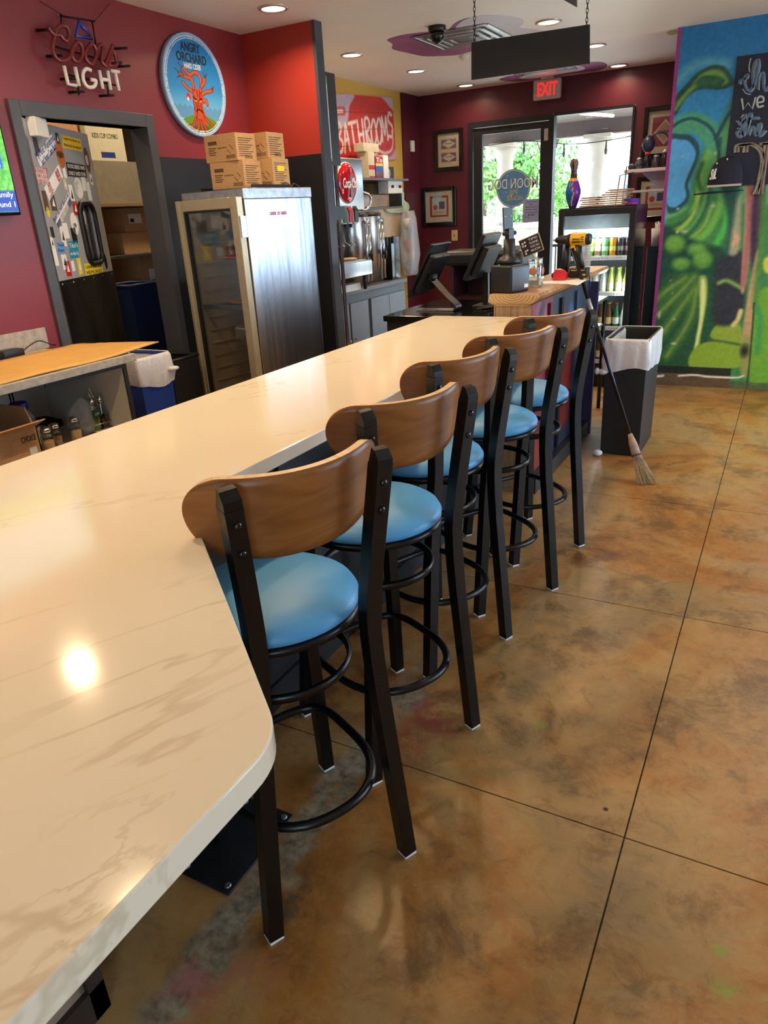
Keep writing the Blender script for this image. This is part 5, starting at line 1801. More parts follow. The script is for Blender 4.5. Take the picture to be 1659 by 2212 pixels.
for k in range(6):
    y = 5.70 + 0.098 * k
    v = part(MB().rbox(-3.76, -3.60, y, y + 0.078, 1.575, 1.69, 0.006), 'valve', GALV if k != 1 else BLACK_PLASTIC, sd)
    part(MB().obox((-3.60, y + 0.039, 1.655), (0.012, 0, -0.02), (0, 0.034, 0), (0.003, 0, 0.05)), 'flavour_label', TAPM[k % 5], v)
    part(MB().cyl((-3.66, y + 0.039, 1.575), (-3.66, y + 0.039, 1.545), 0.018, 0.012, 12), 'nozzle', BLACK_PLASTIC, v)
    part(MB().tube([(-3.69, y + 0.039, 1.56), (-3.675, y + 0.039, 1.42), (-3.625, y + 0.045, 1.385)], 0.004, 7), 'lever', CHROME, v)

rt = thing('white_rail', 'white striped plastic rail on the counter under the soda dispenser', 'rail', (-3.5, 5.8, SCZ))
part(MB().box(-3.60, -3.49, 5.52, 6.05, SCZ, 1.066), 'rail', WHITE_PLASTIC, rt, 0.003)
for k in range(14):
    part(MB().box(-3.4905, -3.489, 5.56 + 0.035 * k, 5.565 + 0.035 * k, SCZ + 0.012, 1.055), 'groove', GALV, rt)
rag = MB().blob((-3.56, 5.98, 1.279), 0.07, 0.10, 0.014, 16, 8).build('cloth_rag', mat('tan_cloth', rgb(180, 156, 124), 0.9, 0, 0.3, 30, 0.3))
tag(rag, 'crumpled tan cloth on the soda dispenser drip tray', 'cloth')


def urn(label, y, x, r):
    t = thing('tea_urn', label, 'urn', (x, y, SCZ), 0, 'steel tea urns')
    MB().lathe([(0.0, 0.0), (r, 0.0), (r, 0.62), (r - 0.004, 0.63)], n=36).build('body', STEEL, t)
    MB().lathe([(r + 0.006, 0.625), (r + 0.006, 0.645), (r - 0.02, 0.66), (0.03, 0.662), (0.0, 0.662)], n=36).build('lid', BLACK_PLASTIC, t)
    for dy in (-0.035, 0.03):
        MB().cyl((r + 0.022, dy, 0.03), (r + 0.022, dy, 0.60), 0.013, None, 12).build('gauge_tube', CHROME, t)
    MB().box(r, r + 0.03, -0.05, 0.05, 0.57, 0.59).build('gauge_bracket', GALV, t)
    tp = MB().rbox(r + 0.01, r + 0.07, -0.012, 0.012, 0.26, 0.29, 0.004).cyl((r + 0.055, 0, 0.22), (r + 0.055, 0, 0.34), 0.014, 0.009, 12)
    tp.build('tap', BLACK_PLASTIC, t)
    return t


u1 = urn('front stainless tea urn beside the soda dispenser', 6.47, -3.79, 0.15)
u2 = urn('rear stainless tea urn with a black tap', 6.80, -3.80, 0.135)
bbx = thing('black_dispenser_box', 'black box dispenser at the far end of the soda counter', 'dispenser', (-3.75, 7.03, SCZ))
part(MB().rbox(-3.96, -3.62, 6.95, 7.14, SCZ, 1.42, 0.005), 'body', BLACK_GLOSS, bbx)
part(MB().box(-3.62, -3.60, 6.97, 7.02, 1.36, 1.43), 'bracket', BLACK_PLASTIC, bbx)

# shelf of bits above the urns
SHDK = mat('dark_shelf_metal', rgb(96, 96, 98), 0.5, 0.2)
ub = thing('wall_shelf', 'metal wall shelf above the tea urns loaded with cartons', 'shelf', (-4.0, 7.05, 1.66))
part(MB().box(-4.148, -3.72, 6.62, 7.62, 1.955, 1.975), 'shelf_board', SHDK, ub)
part(MB().box(-4.148, -3.80, 6.62, 7.62, 1.69, 1.71), 'shelf_board', SHDK, ub)
for y in (6.62, 7.60):
    part(MB().box(-4.148, -3.80, y, y + 0.02, 1.71, 1.955), 'side_plate', GALV, ub)


def pack(name, label, cat, x0, x1, y0, y1, z0, z1, m):
    t = thing(name, label, cat, ((x0 + x1) / 2, (y0 + y1) / 2, z0), 0, 'packs on the shelf above the urns')
    part(MB().rbox(x0, x1, y0, y1, z0, z1, 0.004), 'pack', m, t)
    return t


p1 = pack('milk_carton', 'cream and red drink carton on the wall shelf', 'carton', -3.92, -3.82, 6.93, 7.06, 1.976, 2.22, CARD_PALE)
part(MB().box(-3.82, -3.819, 6.935, 7.055, 1.978, 2.0).box(-3.82, -3.819, 6.935, 7.055, 2.06, 2.10), 'red_band', RED_INK, p1)
p2 = pack('coffee_pack', 'red blue and maroon coffee pack with white lettering on the wall shelf', 'pack', -3.92, -3.82, 7.075, 7.235, 1.976, 2.18, mat('maroon_pack', rgb(104, 16, 34), 0.35))
part(MB().box(-3.82, -3.819, 7.078, 7.232, 2.12, 2.178), 'red_band', RED_INK, p2)
part(MB().box(-3.82, -3.819, 7.078, 7.232, 2.095, 2.12), 'yellow_band', YELLOW_INK, p2)
part(MB().box(-3.82, -3.819, 7.078, 7.232, 2.05, 2.095), 'blue_band', mat('bright_blue_ink', rgb(24, 84, 190), 0.5), p2)
text('To', 'lettering', WHITE_INK, p2, (-3.8175, 7.155, 2.15), (0, 1, 0), UPZ, 0.13, 0.045, 0.0006, False, 0.02)
p3 = pack('white_tea_box', 'narrow white and pink box at the end of the wall shelf', 'box', -3.92, -3.82, 7.25, 7.36, 1.976, 2.20, PAPER)
p4 = pack('open_cream_carton', 'open cream carton standing on top of the packs', 'carton', -3.95, -3.84, 6.88, 7.20, 2.222, 2.30, CARD_PALE)
p5 = pack('brown_carton_sleeve', 'tan cardboard sleeve behind the packs', 'carton', -4.04, -3.96, 7.10, 7.40, 1.976, 2.31, CARD)
p6 = pack('white_switch_box', 'small white control box with two black knobs below the wall shelf', 'box', -3.86, -3.74, 7.18, 7.50, 1.835, 1.955, WHITE_PLASTIC)
for y in (7.26, 7.43):
    part(MB().lathe([(0.014, 0), (0.014, 0.02), (0.0, 0.022)], (-3.74, y, 1.90), 12, 'X'), 'knob', BLACK_PLASTIC, p6)
p7 = pack('brown_basket', 'brown glossy tray of packets on the lower wall shelf', 'tray', -4.02, -3.80, 6.70, 7.30, 1.712, 1.83, mat('brown_gloss', rgb(150, 104, 44), 0.25, 0, 0.3, 14))
mug = MB().tube(spline([(-3.70, 6.56, 1.85), (-3.66, 6.62, 1.82), (-3.66, 6.64, 1.76), (-3.68, 6.60, 1.70), (-3.72, 6.55, 1.69)], 6), 0.012, 8).build('pitcher_handle', CHROME)
tag(mug, 'curved steel pitcher handle beside the soda dispenser', 'pitcher')

pb_ = thing('notice_board', 'beige pin board with scalloped pale green edge over the soda counter', 'board', (-4.1, 7.9, 1.6))
part(MB().prism(spline([(7.852,1.842),(8.204,1.865),(8.302,1.860),(8.306,1.779),(8.415,1.737),(8.422,1.676),(8.294,1.648),(7.832,1.669)], 4, True), -4.135, -4.12, 'YZ'), 'backing', mat('pale_green_card', rgb(190, 226, 188), 0.7), pb_)
part(MB().prism([(7.852,1.842),(8.179,1.855),(8.208,1.780),(8.290,1.739),(8.247,1.679),(7.832,1.669)], -4.12, -4.11, 'YZ'), 'card', mat('beige_card', rgb(212, 190, 158), 0.8), pb_)
pbg = MB().prism([(7.887,1.957),(8.075,1.996),(8.179,1.855),(7.852,1.842)], -4.13, -4.115, 'YZ').build('paper_bag_sheet', CARD_PALE)
tag(pbg, 'pale paper sheet with a red dot pinned on the yellow wall', 'paper')
pn = MB().box(-4.148, -4.14, 7.15, 8.3, 1.05, 1.70).build('wall_panel', mat('beige_panel', rgb(198, 176, 146), 0.5))
tag(pn, 'beige splash panel on the yellow wall behind the urns', 'panel')
wr_ = thing('cup_bag', 'clear bag of patterned cups hanging at the end of the yellow wall', 'bag', (-4.0, 8.2, 1.1))
bmx = bmesh.new()
bmesh.ops.create_icosphere(bmx, subdivisions=3, radius=1.0)
for v in bmx.verts:
    k = 1 + 0.08 * math.sin(v.co.z * 9 + v.co.x * 5) + 0.05 * math.sin(v.co.y * 11)
    pw = 1 - 0.35 * max(0, v.co.z)
    v.co = Vector((-4.03 + 0.09 * v.co.x * k * pw, 8.22 + 0.16 * max(-0.8, min(0.8, v.co.y * 1.4)) * k * pw, 1.30 + 0.40 * max(-0.9, min(0.9, v.co.z * 1.3))))
part(MB().bm(bmx, True), 'film', film_mat('blueish_bag_film', rgb(226, 232, 244), 0.5), wr_)
for k in range(5):
    part(MB().lathe([(0.0, 0), (0.04, 0), (0.05, 0.12), (0.0, 0.12)], (-4.02, 8.14 + 0.07 * (k % 2), 0.98 + 0.12 * k), 14), 'cup', [SKY_INK, WHITE_PLASTIC, RED_INK][k % 3], wr_)

# poster stand just behind the partition
ps = thing('poster_stand', 'dark framed menu poster on an aluminium post behind the partition', 'poster', (-3.22, 5.22, 0))
part(MB().box(-3.30, -3.285, 5.14, 5.50, 2.02, 2.66), 'frame', CHARCOAL, ps, 0.003)
part(MB().box(-3.285, -3.283, 5.15, 5.37, 2.05, 2.63), 'poster', mat('mint_poster', rgb(206, 220, 206), 0.6), ps)
part(MB().box(-3.283, -3.282, 5.15, 5.37, 2.58, 2.63).box(-3.283, -3.282, 5.15, 5.37, 2.05, 2.07), 'green_band', mat('lime_ink', rgb(140, 180, 60), 0.6), ps)
for k in range(4):
    part(MB().box(-3.298, -3.288, 5.19 + 0.07 * k, 5.235 + 0.07 * k, 0.0, 2.02), 'aluminium_tube', CHROME, ps)
part(MB().box(-3.31, -3.28, 5.28, 5.50, 1.62, 1.72), 'clamp', mat('dark_teal_plastic', rgb(60, 78, 88), 0.5), ps)

# bathroom sign and letter board on the yellow wall
BX = -4.135
bs = thing('bathroom_sign', 'red plank sign with spray-painted white lettering on the yellow wall', 'sign', (-4.14, 7.45, 2.2))
bp_ = [(6.672,2.556),(8.165,2.753),(8.177,2.208),(6.604,2.133)]
zt0, zt1, zb = bp_[0][1], bp_[1][1], bp_[2][1]
y0_, y1_ = bp_[0][0], bp_[1][0]
cv = Canvas(0, y1_ - y0_, 0, 0.62, 0.010).flat((196, 48, 44))
cv.poly([(0, 0.62), (0.62, 0.62), (0.52, 0.50), (0.46, 0.38), (0.30, 0.31), (0, 0.30)], (190, 170, 190), 0.02)
cv.poly([(1.0, 0.63), (1.25, 0.60), (1.45, 0.50), (1.6, 0.46), (1.6, 0.7), (1.0, 0.7)], (190, 170, 190), 0.02)
cv.poly([(1.15, -0.02), (1.4, 0.06), (1.6, 0.16), (1.6, -0.1), (1.1, -0.1)], (190, 160, 184), 0.05)
cv.grain(0.012, 2, 2)
cv.stroke([(0.22, 0.46), (0.40, 0.465)], 0.07, (196, 60, 54), 0.02)
cv.stroke([(0.22, 0.46), (0.38, 0.465)], 0.03, (226, 216, 206), 0.01)
WHT = (226, 214, 206)
wdt = y1_ - y0_
sx_ = wdt / 157.0


def L_(pts, off):
    return [((off + p[0]) * sx_, 0.10 + p[1] * 0.32) for p in pts]


strokes = [
    L_([(0, 0.0), (2, 0.75), (8, 0.82), (11, 0.65), (6, 0.45), (12, 0.30), (9, 0.04), (1, 0.0)], 22), L_([(0, 0.0), (6, 0.8), (11, 0.05)], 37), L_([(2, 0.35), (10, 0.38)], 37),
    L_([(-3, 0.80), (13, 0.86)], 52), L_([(4, 0.82), (7, 0.08)], 52), L_([(0, 0.88), (3, 0.10)], 69), L_([(11, 0.92), (12, 0.14)], 69), L_([(1, 0.5), (12, 0.52)], 69),
    L_([(2, 0.16), (0, 0.90), (8, 0.95), (10, 0.72), (3, 0.55), (11, 0.20)], 86), L_([(6, 0.92), (0, 0.6), (2, 0.25), (7, 0.2), (12, 0.5), (10, 0.88), (6, 0.92)], 99), L_([(6, 0.95), (0, 0.65), (2, 0.28), (7, 0.22), (12, 0.55), (10, 0.92), (6, 0.95)], 112),
    L_([(0, 0.3), (2, 1.0), (7, 0.5), (12, 1.02), (14, 0.34)], 125), L_([(12, 1.08), (5, 1.12), (3, 0.9), (12, 0.72), (10, 0.44), (0, 0.45)], 140)]
for st in strokes:
    cv.stroke(st, 0.034, WHT, 0.012)
cv.stroke([(150 * sx_, 0.29), (156 * sx_ - 0.04, 0.20), (146 * sx_, 0.10), (128 * sx_, 0.07), (110 * sx_, 0.12), (98 * sx_, 0.20), (88 * sx_, 0.19), (80 * sx_, 0.12)], 0.030, (220, 190, 184), 0.015)
npl = 4
for k in range(npl):
    v0, v1 = k * 0.62 / npl, (k + 1) * 0.62 / npl - 0.004
    part(MB().box(BX - 0.012, BX, y0_, y1_, zb - 0.04 + v0, zb - 0.04 + v1), 'plank', mat('red_plank_paint', rgb(190, 44, 42), 0.5), bs)
    c2 = Canvas(0, wdt, v0, v1, 0.010)
    iv0 = int(round(v0 / 0.010))
    c2.C = cv.C[iv0:iv0 + c2.nv, :c2.nu] if cv.C[iv0:iv0 + c2.nv].shape[0] == c2.nv else cv.C[-c2.nv:, :c2.nu]
    c2.mesh('plank_face', lambda U, V: np.stack([np.full_like(U, BX + 0.0006), y0_ + U, zb - 0.04 + V], -1), paint_mat('sprayed_paint', 0.5), bs, None, bs.location)
bs.rotation_euler = (A(3.5), 0, 0)
rs = thing('letter_board', 'small dark green board with a lavender letter R', 'sign', (-4.13, 7.9, 2.05))
part(MB().box(-4.148, -4.13, 7.62, 8.08, 1.90, 2.13), 'board', mat('dark_green_board', rgb(62, 78, 76), 0.5), rs)
text('R', 'lettering', mat('lavender_ink', rgb(190, 178, 206), 0.5), rs, (-4.129, 7.96, 2.03), (0, 1, 0), UPZ, 0.13, 0.16, 0.001, False, 0.02)
text('E', 'lettering', mat('pale_green_ink', rgb(160, 200, 150), 0.5), rs, (-4.129, 7.78, 2.03), (0, 1, 0), UPZ, 0.11, 0.15, 0.001, False, 0.02)


# ---- frames, switches on the front wall
def picture(label, x0, x1, z0, z1, kind):
    t = thing('framed_print', label, 'picture', ((x0 + x1) / 2, FW, z0), 0, 'black framed prints on the maroon wall')
    fw_ = 0.045
    y = FW - 0.028
    part(MB().box(x0, x0 + fw_, y, FW, z0, z1).box(x1 - fw_, x1, y, FW, z0, z1).box(x0 + fw_, x1 - fw_, y, FW, z1 - fw_, z1).box(x0 + fw_, x1 - fw_, y, FW, z0, z0 + fw_), 'frame', BLACK_GLOSS, t, 0.004)
    w_, h_ = x1 - x0 - 2 * fw_, z1 - z0 - 2 * fw_
    c = Canvas(0, w_, 0, h_, 0.006).flat((206, 190, 160))
    if kind == 0:
        for k in range(2):
            b0 = h_ * (0.14 + 0.40 * k)
            bh = h_ * 0.30
            c.rect(w_ * 0.14, w_ * 0.86, b0, b0 + bh, (196, 130, 96))
            c.rect(w_ * 0.16, w_ * 0.84, b0 + 0.008, b0 + bh - 0.008, (84, 92, 128))
            c.poly([(w_ * 0.18, b0 + bh / 2), (w_ * 0.5, b0 + bh * 0.92), (w_ * 0.82, b0 + bh / 2), (w_ * 0.5, b0 + bh * 0.08)], (206, 190, 160), None, 1, False)
            c.stroke([(w_ * 0.34, b0 + bh * 0.55), (w_ * 0.66, b0 + bh * 0.55)], 0.01, (110, 120, 110))
    elif kind == 1:
        c.rect(w_ * 0.16, w_ * 0.84, h_ * 0.17, h_ * 0.85, (150, 40, 50))
        c.rect(w_ * 0.23, w_ * 0.77, h_ * 0.23, h_ * 0.78, (206, 190, 160))
        c.rect(w_ * 0.27, w_ * 0.60, h_ * 0.38, h_ * 0.95, (186, 206, 216), 0.8)
        c.rect(w_ * 0.50, w_ * 0.70, h_ * 0.42, h_ * 0.66, (60, 70, 120))
        c.ell(w_ * 0.36, h_ * 0.48, 0.03, 0.03, (190, 50, 60))
        c.rect(w_ * 0.30, w_ * 0.72, h_ * 0.28, h_ * 0.36, (190, 160, 130))
    else:
        c.rect(w_ * 0.14, w_ * 0.95, h_ * 0.16, h_ * 0.86, (140, 38, 60))
        c.poly([(w_ * 0.2, h_ * 0.5), (w_ * 0.55, h_ * 0.8), (w_ * 0.9, h_ * 0.5), (w_ * 0.55, h_ * 0.2)], (206, 196, 180), None, 1, False)
        c.poly([(w_ * 0.25, h_ * 0.5), (w_ * 0.55, h_ * 0.75), (w_ * 0.85, h_ * 0.5), (w_ * 0.55, h_ * 0.25)], (180, 140, 110), None, 1, False)
        c.rect(w_ * 0.34, w_ * 0.76, h_ * 0.46, h_ * 0.54, (120, 90, 90))
    c.mesh('print', lambda U, V: np.stack([x0 + fw_ + U, np.full_like(U, FW - 0.010), z0 + fw_ + V], -1), paint_mat('art_print', 0.4), t, None, t.location)
    part(MB().box(x0 + fw_, x1 - fw_, FW - 0.016, FW - 0.014, z0 + fw_, z1 - fw_), 'pane', GLASS, t)
    return t


picture('upper left black framed print of two diamond labels', -3.935, -3.571, 2.075, 2.52, 0)
picture('lower left black framed print with a red mat', -4.118, -3.666, 1.465, 1.907, 1)
picture('upper right black framed print of a diamond on maroon', -1.535, -1.14, 2.03, 2.515, 2)
picture('lower right black framed print behind the drinks cooler', -1.56, -1.13, 1.42, 1.86, 1)
th = thing('wall_sensor', 'small white sensor box on the maroon wall near the corner', 'sensor', (-4.128, 8.60, 2.36))
part(MB().rbox(-4.128, -4.10, 8.52, 8.60, 2.30, 2.42, 0.006), 'body', WHITE_PLASTIC, th)
sw = thing('light_switch', 'beige light switch plate left of the entrance door', 'switch', (-3.693, 8.81, 1.35))
part(MB().rbox(-3.735, -3.655, 8.80, 8.81, 1.285, 1.41, 0.003), 'plate', mat('ivory_plastic', rgb(206, 186, 140), 0.5), sw)
part(MB().box(-3.70, -3.69, 8.792, 8.80, 1.335, 1.36), 'toggle', BROWN_INK, sw)

# ---- ceiling fittings
vt = thing('ceiling_vent', 'square steel ceiling air vent in the purple painted patch', 'vent', (-2.51, 6.225, CEIL))
for (k, h0) in ((0.305, 0.004), (0.235, 0.010), (0.165, 0.014), (0.095, 0.018)):
    b = MB()
    wv = 0.034
    for s in (-1, 1):
        b.box(-2.51 - k, -2.51 + k, 6.225 + s * k - wv / 2, 6.225 + s * k + wv / 2, CEIL - h0 - 0.006, CEIL - h0)
        b.box(-2.51 + s * k - wv / 2, -2.51 + s * k + wv / 2, 6.225 - k, 6.225 + k, CEIL - h0 - 0.006, CEIL - h0)
    part(b, 'louvre_frame', STEEL, vt, 0.002)
part(MB().box(-2.815, -2.205, 5.92, 6.53, CEIL - 0.003, CEIL - 0.0025), 'backing', GALV, vt)
v2 = thing('ceiling_vent', 'second ceiling air vent near the front wall, above the exit sign', 'vent', (-2.6, 8.05, CEIL))
for (k, h0) in ((0.29, 0.004), (0.21, 0.010), (0.13, 0.014)):
    b = MB()
    for s in (-1, 1):
        b.box(-2.45 - k, -2.45 + k, 8.1 + s * k - 0.015, 8.1 + s * k + 0.015, CEIL - h0 - 0.006, CEIL - h0)
        b.box(-2.45 + s * k - 0.015, -2.45 + s * k + 0.015, 8.1 - k, 8.1 + k, CEIL - h0 - 0.006, CEIL - h0)
    part(b, 'louvre_frame', STEEL, v2, 0.002)
dm = thing('dome_camera', 'black glass security dome on the ceiling in front of the vent', 'camera', (-2.528, 5.886, CEIL))
part(MB().lathe([(0.066, 0.0), (0.066, -0.03), (0.060, -0.036), (0.0, -0.036)], (-2.528, 5.75, CEIL), 28), 'collar', BLACK_PLASTIC, dm)
part(MB().lathe([(0.056, -0.036), (0.052, -0.075), (0.036, -0.10), (0.0, -0.112)], (-2.528, 5.75, CEIL), 28), 'dome', BLACK_GLOSS, dm)
sm = thing('smoke_sensor', 'small white ceiling sensor left of the hanging board', 'sensor', (-2.789, 6.928, CEIL))
part(MB().lathe([(0.045, 0), (0.045, -0.012), (0.03, -0.03), (0.0, -0.034)], (-2.789, 6.928, CEIL), 20), 'body', WHITE_PLASTIC, sm)

SGY = 5.2
sg = thing('hanging_board', 'blank black board hanging from two chains above the order counter', 'sign', (-1.66, SGY, 2.45))
sq = [(-2.042,2.441),(-1.259,2.436),(-1.270,2.645),(-2.040,2.655)]
part(MB().prism(sq, SGY - 0.009, SGY + 0.009, 'XZ'), 'board', mat('black_board_paint', rgb(30, 34, 42), 0.5, 0, 0.1, 20), sg, 0.002)


def chain(x, y, z0, z1, parent, m):
    n_ = max(2, int((z1 - z0) / 0.024))
    for k in range(n_):
        zc = z0 + (k + 0.5) * (z1 - z0) / n_
        ring = []
        for q in range(12):
            a = 2 * math.pi * q / 12
            u, v = 0.007 * math.cos(a), 0.016 * math.sin(a)
            ring.append((x + (u if k % 2 else 0), y + (0 if k % 2 else u), zc + v))
        part(MB().tube(ring, 0.0022, 6, True), 'chain_link', m, parent)


chain(sq[3][0] + 0.02, SGY, sq[3][1] - 0.01, CEIL, sg, BLACK_METAL)
chain(sq[2][0] - 0.02, SGY, sq[2][1] - 0.01, CEIL, sg, BLACK_METAL)
sg2 = thing('hanging_board', 'corner of a second dark board hanging nearer, cut by the top edge', 'sign', (-1.1, 4.3, 2.5))
s2 = [(-1.200,2.605),(-1.120,2.556),(-1.127,2.704),(-1.206,2.755)]
part(MB().prism(s2, 4.29, 4.31, 'XZ'), 'board', mat('grey_board_paint', rgb(66, 70, 78), 0.5), sg2)
chain((s2[2][0] + s2[3][0]) / 2, 4.3, max(s2[2][1], s2[3][1]) - 0.02, CEIL, sg2, BLACK_METAL)

# ================================================================== ORDER COUNTER
def order_paint():
    c = Canvas(0, 1.38, 0, 1.13, 0.012).flat((52, 66, 92))
    c.poly([(-0.05, 0.60), (0.30, 0.66), (0.42, 0.95), (0.40, 1.2), (-0.05, 1.2)], (176, 60, 96), 0.04)
    c.poly([(0.05, 0.85), (0.25, 0.80), (0.35, 1.0), (0.2, 1.15), (0.05, 1.05)], (206, 120, 140), 0.06, 0.7)
    c.stroke([(-0.02, 0.98), (0.12, 1.02), (0.22, 1.1)], 0.07, (64, 66, 84), 0.05)
    c.stroke([(0.10, 1.03), (0.22, 0.85), (0.30, 0.70)], 0.035, (60, 60, 80), 0.03)
    c.poly([(-0.05, -0.05), (0.20, -0.05), (0.30, 0.30), (0.25, 0.62), (-0.05, 0.62)], (176, 52, 34), 0.05)
    c.poly([(0.10, 0.35), (0.40, 0.25), (0.52, 0.55), (0.50, 0.80), (0.25, 0.72)], (142, 26, 40), 0.06)
    c.poly([(0.22, -0.05), (0.60, -0.05), (0.62, 0.35), (0.36, 0.30)], (26, 48, 112), 0.05)
    c.poly([(0.98, -0.05), (1.40, -0.05), (1.40, 0.75), (1.02, 0.80)], (92, 76, 150), 0.06)
    c.poly([(0.62, 0.30), (0.95, 0.25), (1.0, 0.85), (0.66, 0.90)], (150, 34, 44), 0.07)
    c.poly([(0.52, 0.62), (0.80, 0.70), (0.74, 1.0), (0.50, 1.0)], (176, 70, 100), 0.06)
    c.poly([(0.48, 0.80), (0.62, 0.95), (0.60, 1.2), (0.42, 1.2)], (70, 80, 92), 0.06)
    c.ell(0.88, 0.88, 0.10, 0.16, (74, 100, 158), 0.02)
    c.ell(0.88, 0.88, 0.07, 0.12, (96, 122, 178), 0.03)
    c.C *= 0.78
    return c.grain(0.015, 5, 2)


oc = thing('order_counter', 'pony wall order counter sprayed pink red blue and purple', 'counter', (-1.35, 4.75, 0))
OX = -1.235
part(MB().box(-1.46, OX - 0.002, 4.045, 5.43, 0, 1.13), 'wall_core', mat('stripped_pine', rgb(176, 150, 116), 0.7, 0, 0.2, 8, stretch=(14, 1, 1)), oc)
order_paint().mesh('painted_face', lambda U, V: np.stack([np.full_like(U, OX), 4.045 + U, V], -1), paint_mat('spray_mural', 0.45), oc, None, oc.location)
PURP = mat('purple_trim_paint', rgb(56, 42, 84), 0.45)
part(MB().box(OX - 0.01, -1.17, 5.40, 5.43, 0, 1.12), 'end_post', PURP, oc)
for y in (4.36, 4.62, 5.0):
    part(MB().box(OX, OX + 0.018, y, y + 0.05, 0.12, 1.10), 'batten', [mat('maroon_batten', rgb(96, 24, 44), 0.5), BLACK_PLASTIC, mat('blue_batten', rgb(48, 60, 92), 0.5)][int(y > 4.5) + int(y > 4.9)], oc)
part(MB().box(OX, -1.185, 4.045, 5.40, 0, 0.105), 'baseboard', mat('dark_baseboard', rgb(44, 42, 44), 0.5), oc)
TOPW = wood('varnished_pine_top', rgb(150, 92, 48), rgb(206, 160, 110), 9.0, 1.0)
lv = [(-1.488, 1.150), (-1.480, 1.19), (-1.205, 1.19), (-1.195, 1.172), (-1.215, 1.148), (-1.26, 1.13), (-1.43, 1.128), (-1.47, 1.138)]
part(MB().prism(lv, 4.03, 5.85, 'XZ'), 'live_edge_top', TOPW, oc)
ENDG = mat('pine_end_grain', rgb(196, 166, 124), 0.7, 0, 0.05, 8)
part(MB().prism(lv, 4.028, 4.03, 'XZ'), 'end_grain', ENDG, oc)
for k in range(7):                                   # growth rings on the cut end
    r_ = 0.018 + 0.020 * k
    pts = [(-1.345 + r_ * 1.05 * math.cos(a), 4.0275, 1.192 - min(0.056, r_ * 0.62 * math.sin(a))) for a in np.linspace(0.12, math.pi - 0.12, 14)]
    part(MB().tube(pts, 0.0016, 5), 'growth_ring', mat('ring_brown', rgb(150, 116, 78), 0.7), oc)
part(MB().box(-1.452, -1.45, 4.0435, 4.045, 0.98, 1.125).box(-1.36, -1.358, 4.0435, 4.045, 0.98, 1.125), 'board_joint', BROWN_INK, oc)

# low dark counter behind with the till
lc = thing('till_counter', 'low black counter behind the bar end with the till', 'counter', (-2.0, 5.1, 0))
LZ = 0.97
part(MB().box(-2.52, -1.50, 4.66, 5.60, 0.93, LZ), 'worktop', BLACK_GLOSS, lc, 0.003)
part(MB().box(-2.50, -1.50, 4.68, 5.58, 0.0, 0.93), 'body', BLACK_PLASTIC, lc)

po = thing('tilted_till', 'black touchscreen till with its back turned, on a bent steel stand', 'till', (-2.15, 4.95, LZ))
tl, bl_ = (-2.21, 1.432), (-2.41, 1.075)
tdir = Vector((tl[0] - bl_[0], 0, tl[1] - bl_[1])).normalized()
tn = Vector((tdir.z, 0, -tdir.x))                     # back of the screen, towards the bar guests
c = Vector(((tl[0] + bl_[0]) / 2, 5.02, (tl[1] + bl_[1]) / 2))
hl = (Vector((tl[0], 0, tl[1])) - Vector((bl_[0], 0, bl_[1]))).length / 2
part(MB().obox(c, tdir * hl, Vector((0, 0.17, 0)), tn * 0.009), 'screen', BLACK_PLASTIC, po, 0.006)
part(MB().obox(c + tn * 0.028 - tdir * 0.01, tdir * hl * 0.72, Vector((0, 0.15, 0)), tn * 0.022), 'back_housing', BLACK_PLASTIC, po, 0.014)
part(MB().blob(c + tn * 0.052 + tdir * 0.13 + Vector((0, 0.03, 0)), 0.006, 0.008, 0.006, 10, 6), 'badge', ORANGE_INK, po)
arm = spline([(-2.27, 4.97, 1.20), (-2.16, 4.97, 1.09), (-2.075, 4.97, 1.015), (-2.085, 4.97, 0.985), (-2.14, 4.97, 0.979), (-2.38, 4.97, 0.978)], 6)
ab = MB()
vs, fs = [], []
for p in arm:
    vs += [(p[0], p[1] - 0.055, p[2]), (p[0], p[1] + 0.055, p[2]), (p[0] + 0.010, p[1] + 0.055, p[2] - 0.007), (p[0] + 0.010, p[1] - 0.055, p[2] - 0.007)]
for i in range(len(arm) - 1):
    for j in range(4):
        fs.append((i * 4 + j, i * 4 + (j + 1) % 4, (i + 1) * 4 + (j + 1) % 4, (i + 1) * 4 + j))
fs += [(3, 2, 1, 0), tuple(range(len(arm) * 4 - 4, len(arm) * 4))]
ab.add(vs, fs, False)
ab.m = [1 if i // 4 < len(arm) * 0.55 else 0 for i in range(len(ab.f))]
part(ab, 'stand', [GALV, BLACK_PLASTIC], po)
part(MB().rbox(-2.31, -2.24, 4.93, 5.01, 1.19, 1.225, 0.005), 'hinge', BLACK_PLASTIC, po)

pt = thing('till_monitor', 'black till monitor seen edge-on behind the receipt printer', 'monitor', (-1.85, 5.05, LZ))
part(MB().obox((-1.93, 5.1, 1.33), (0.075, 0, 0.15), (0, 0.17, 0), (0.014, 0, -0.007)), 'screen', BLACK_PLASTIC, pt, 0.006)
part(MB().obox((-1.90, 5.1, 1.30), (0.05, 0, 0.10), (0, 0.14, 0), (0.022, 0, -0.011)), 'back_housing', BLACK_PLASTIC, pt, 0.008)
part(MB().box(-1.98, -1.84, 5.02, 5.18, LZ, 1.0).box(-1.92, -1.88, 5.08, 5.12, 1.0, 1.22), 'stand', BLACK_PLASTIC, pt, 0.004)

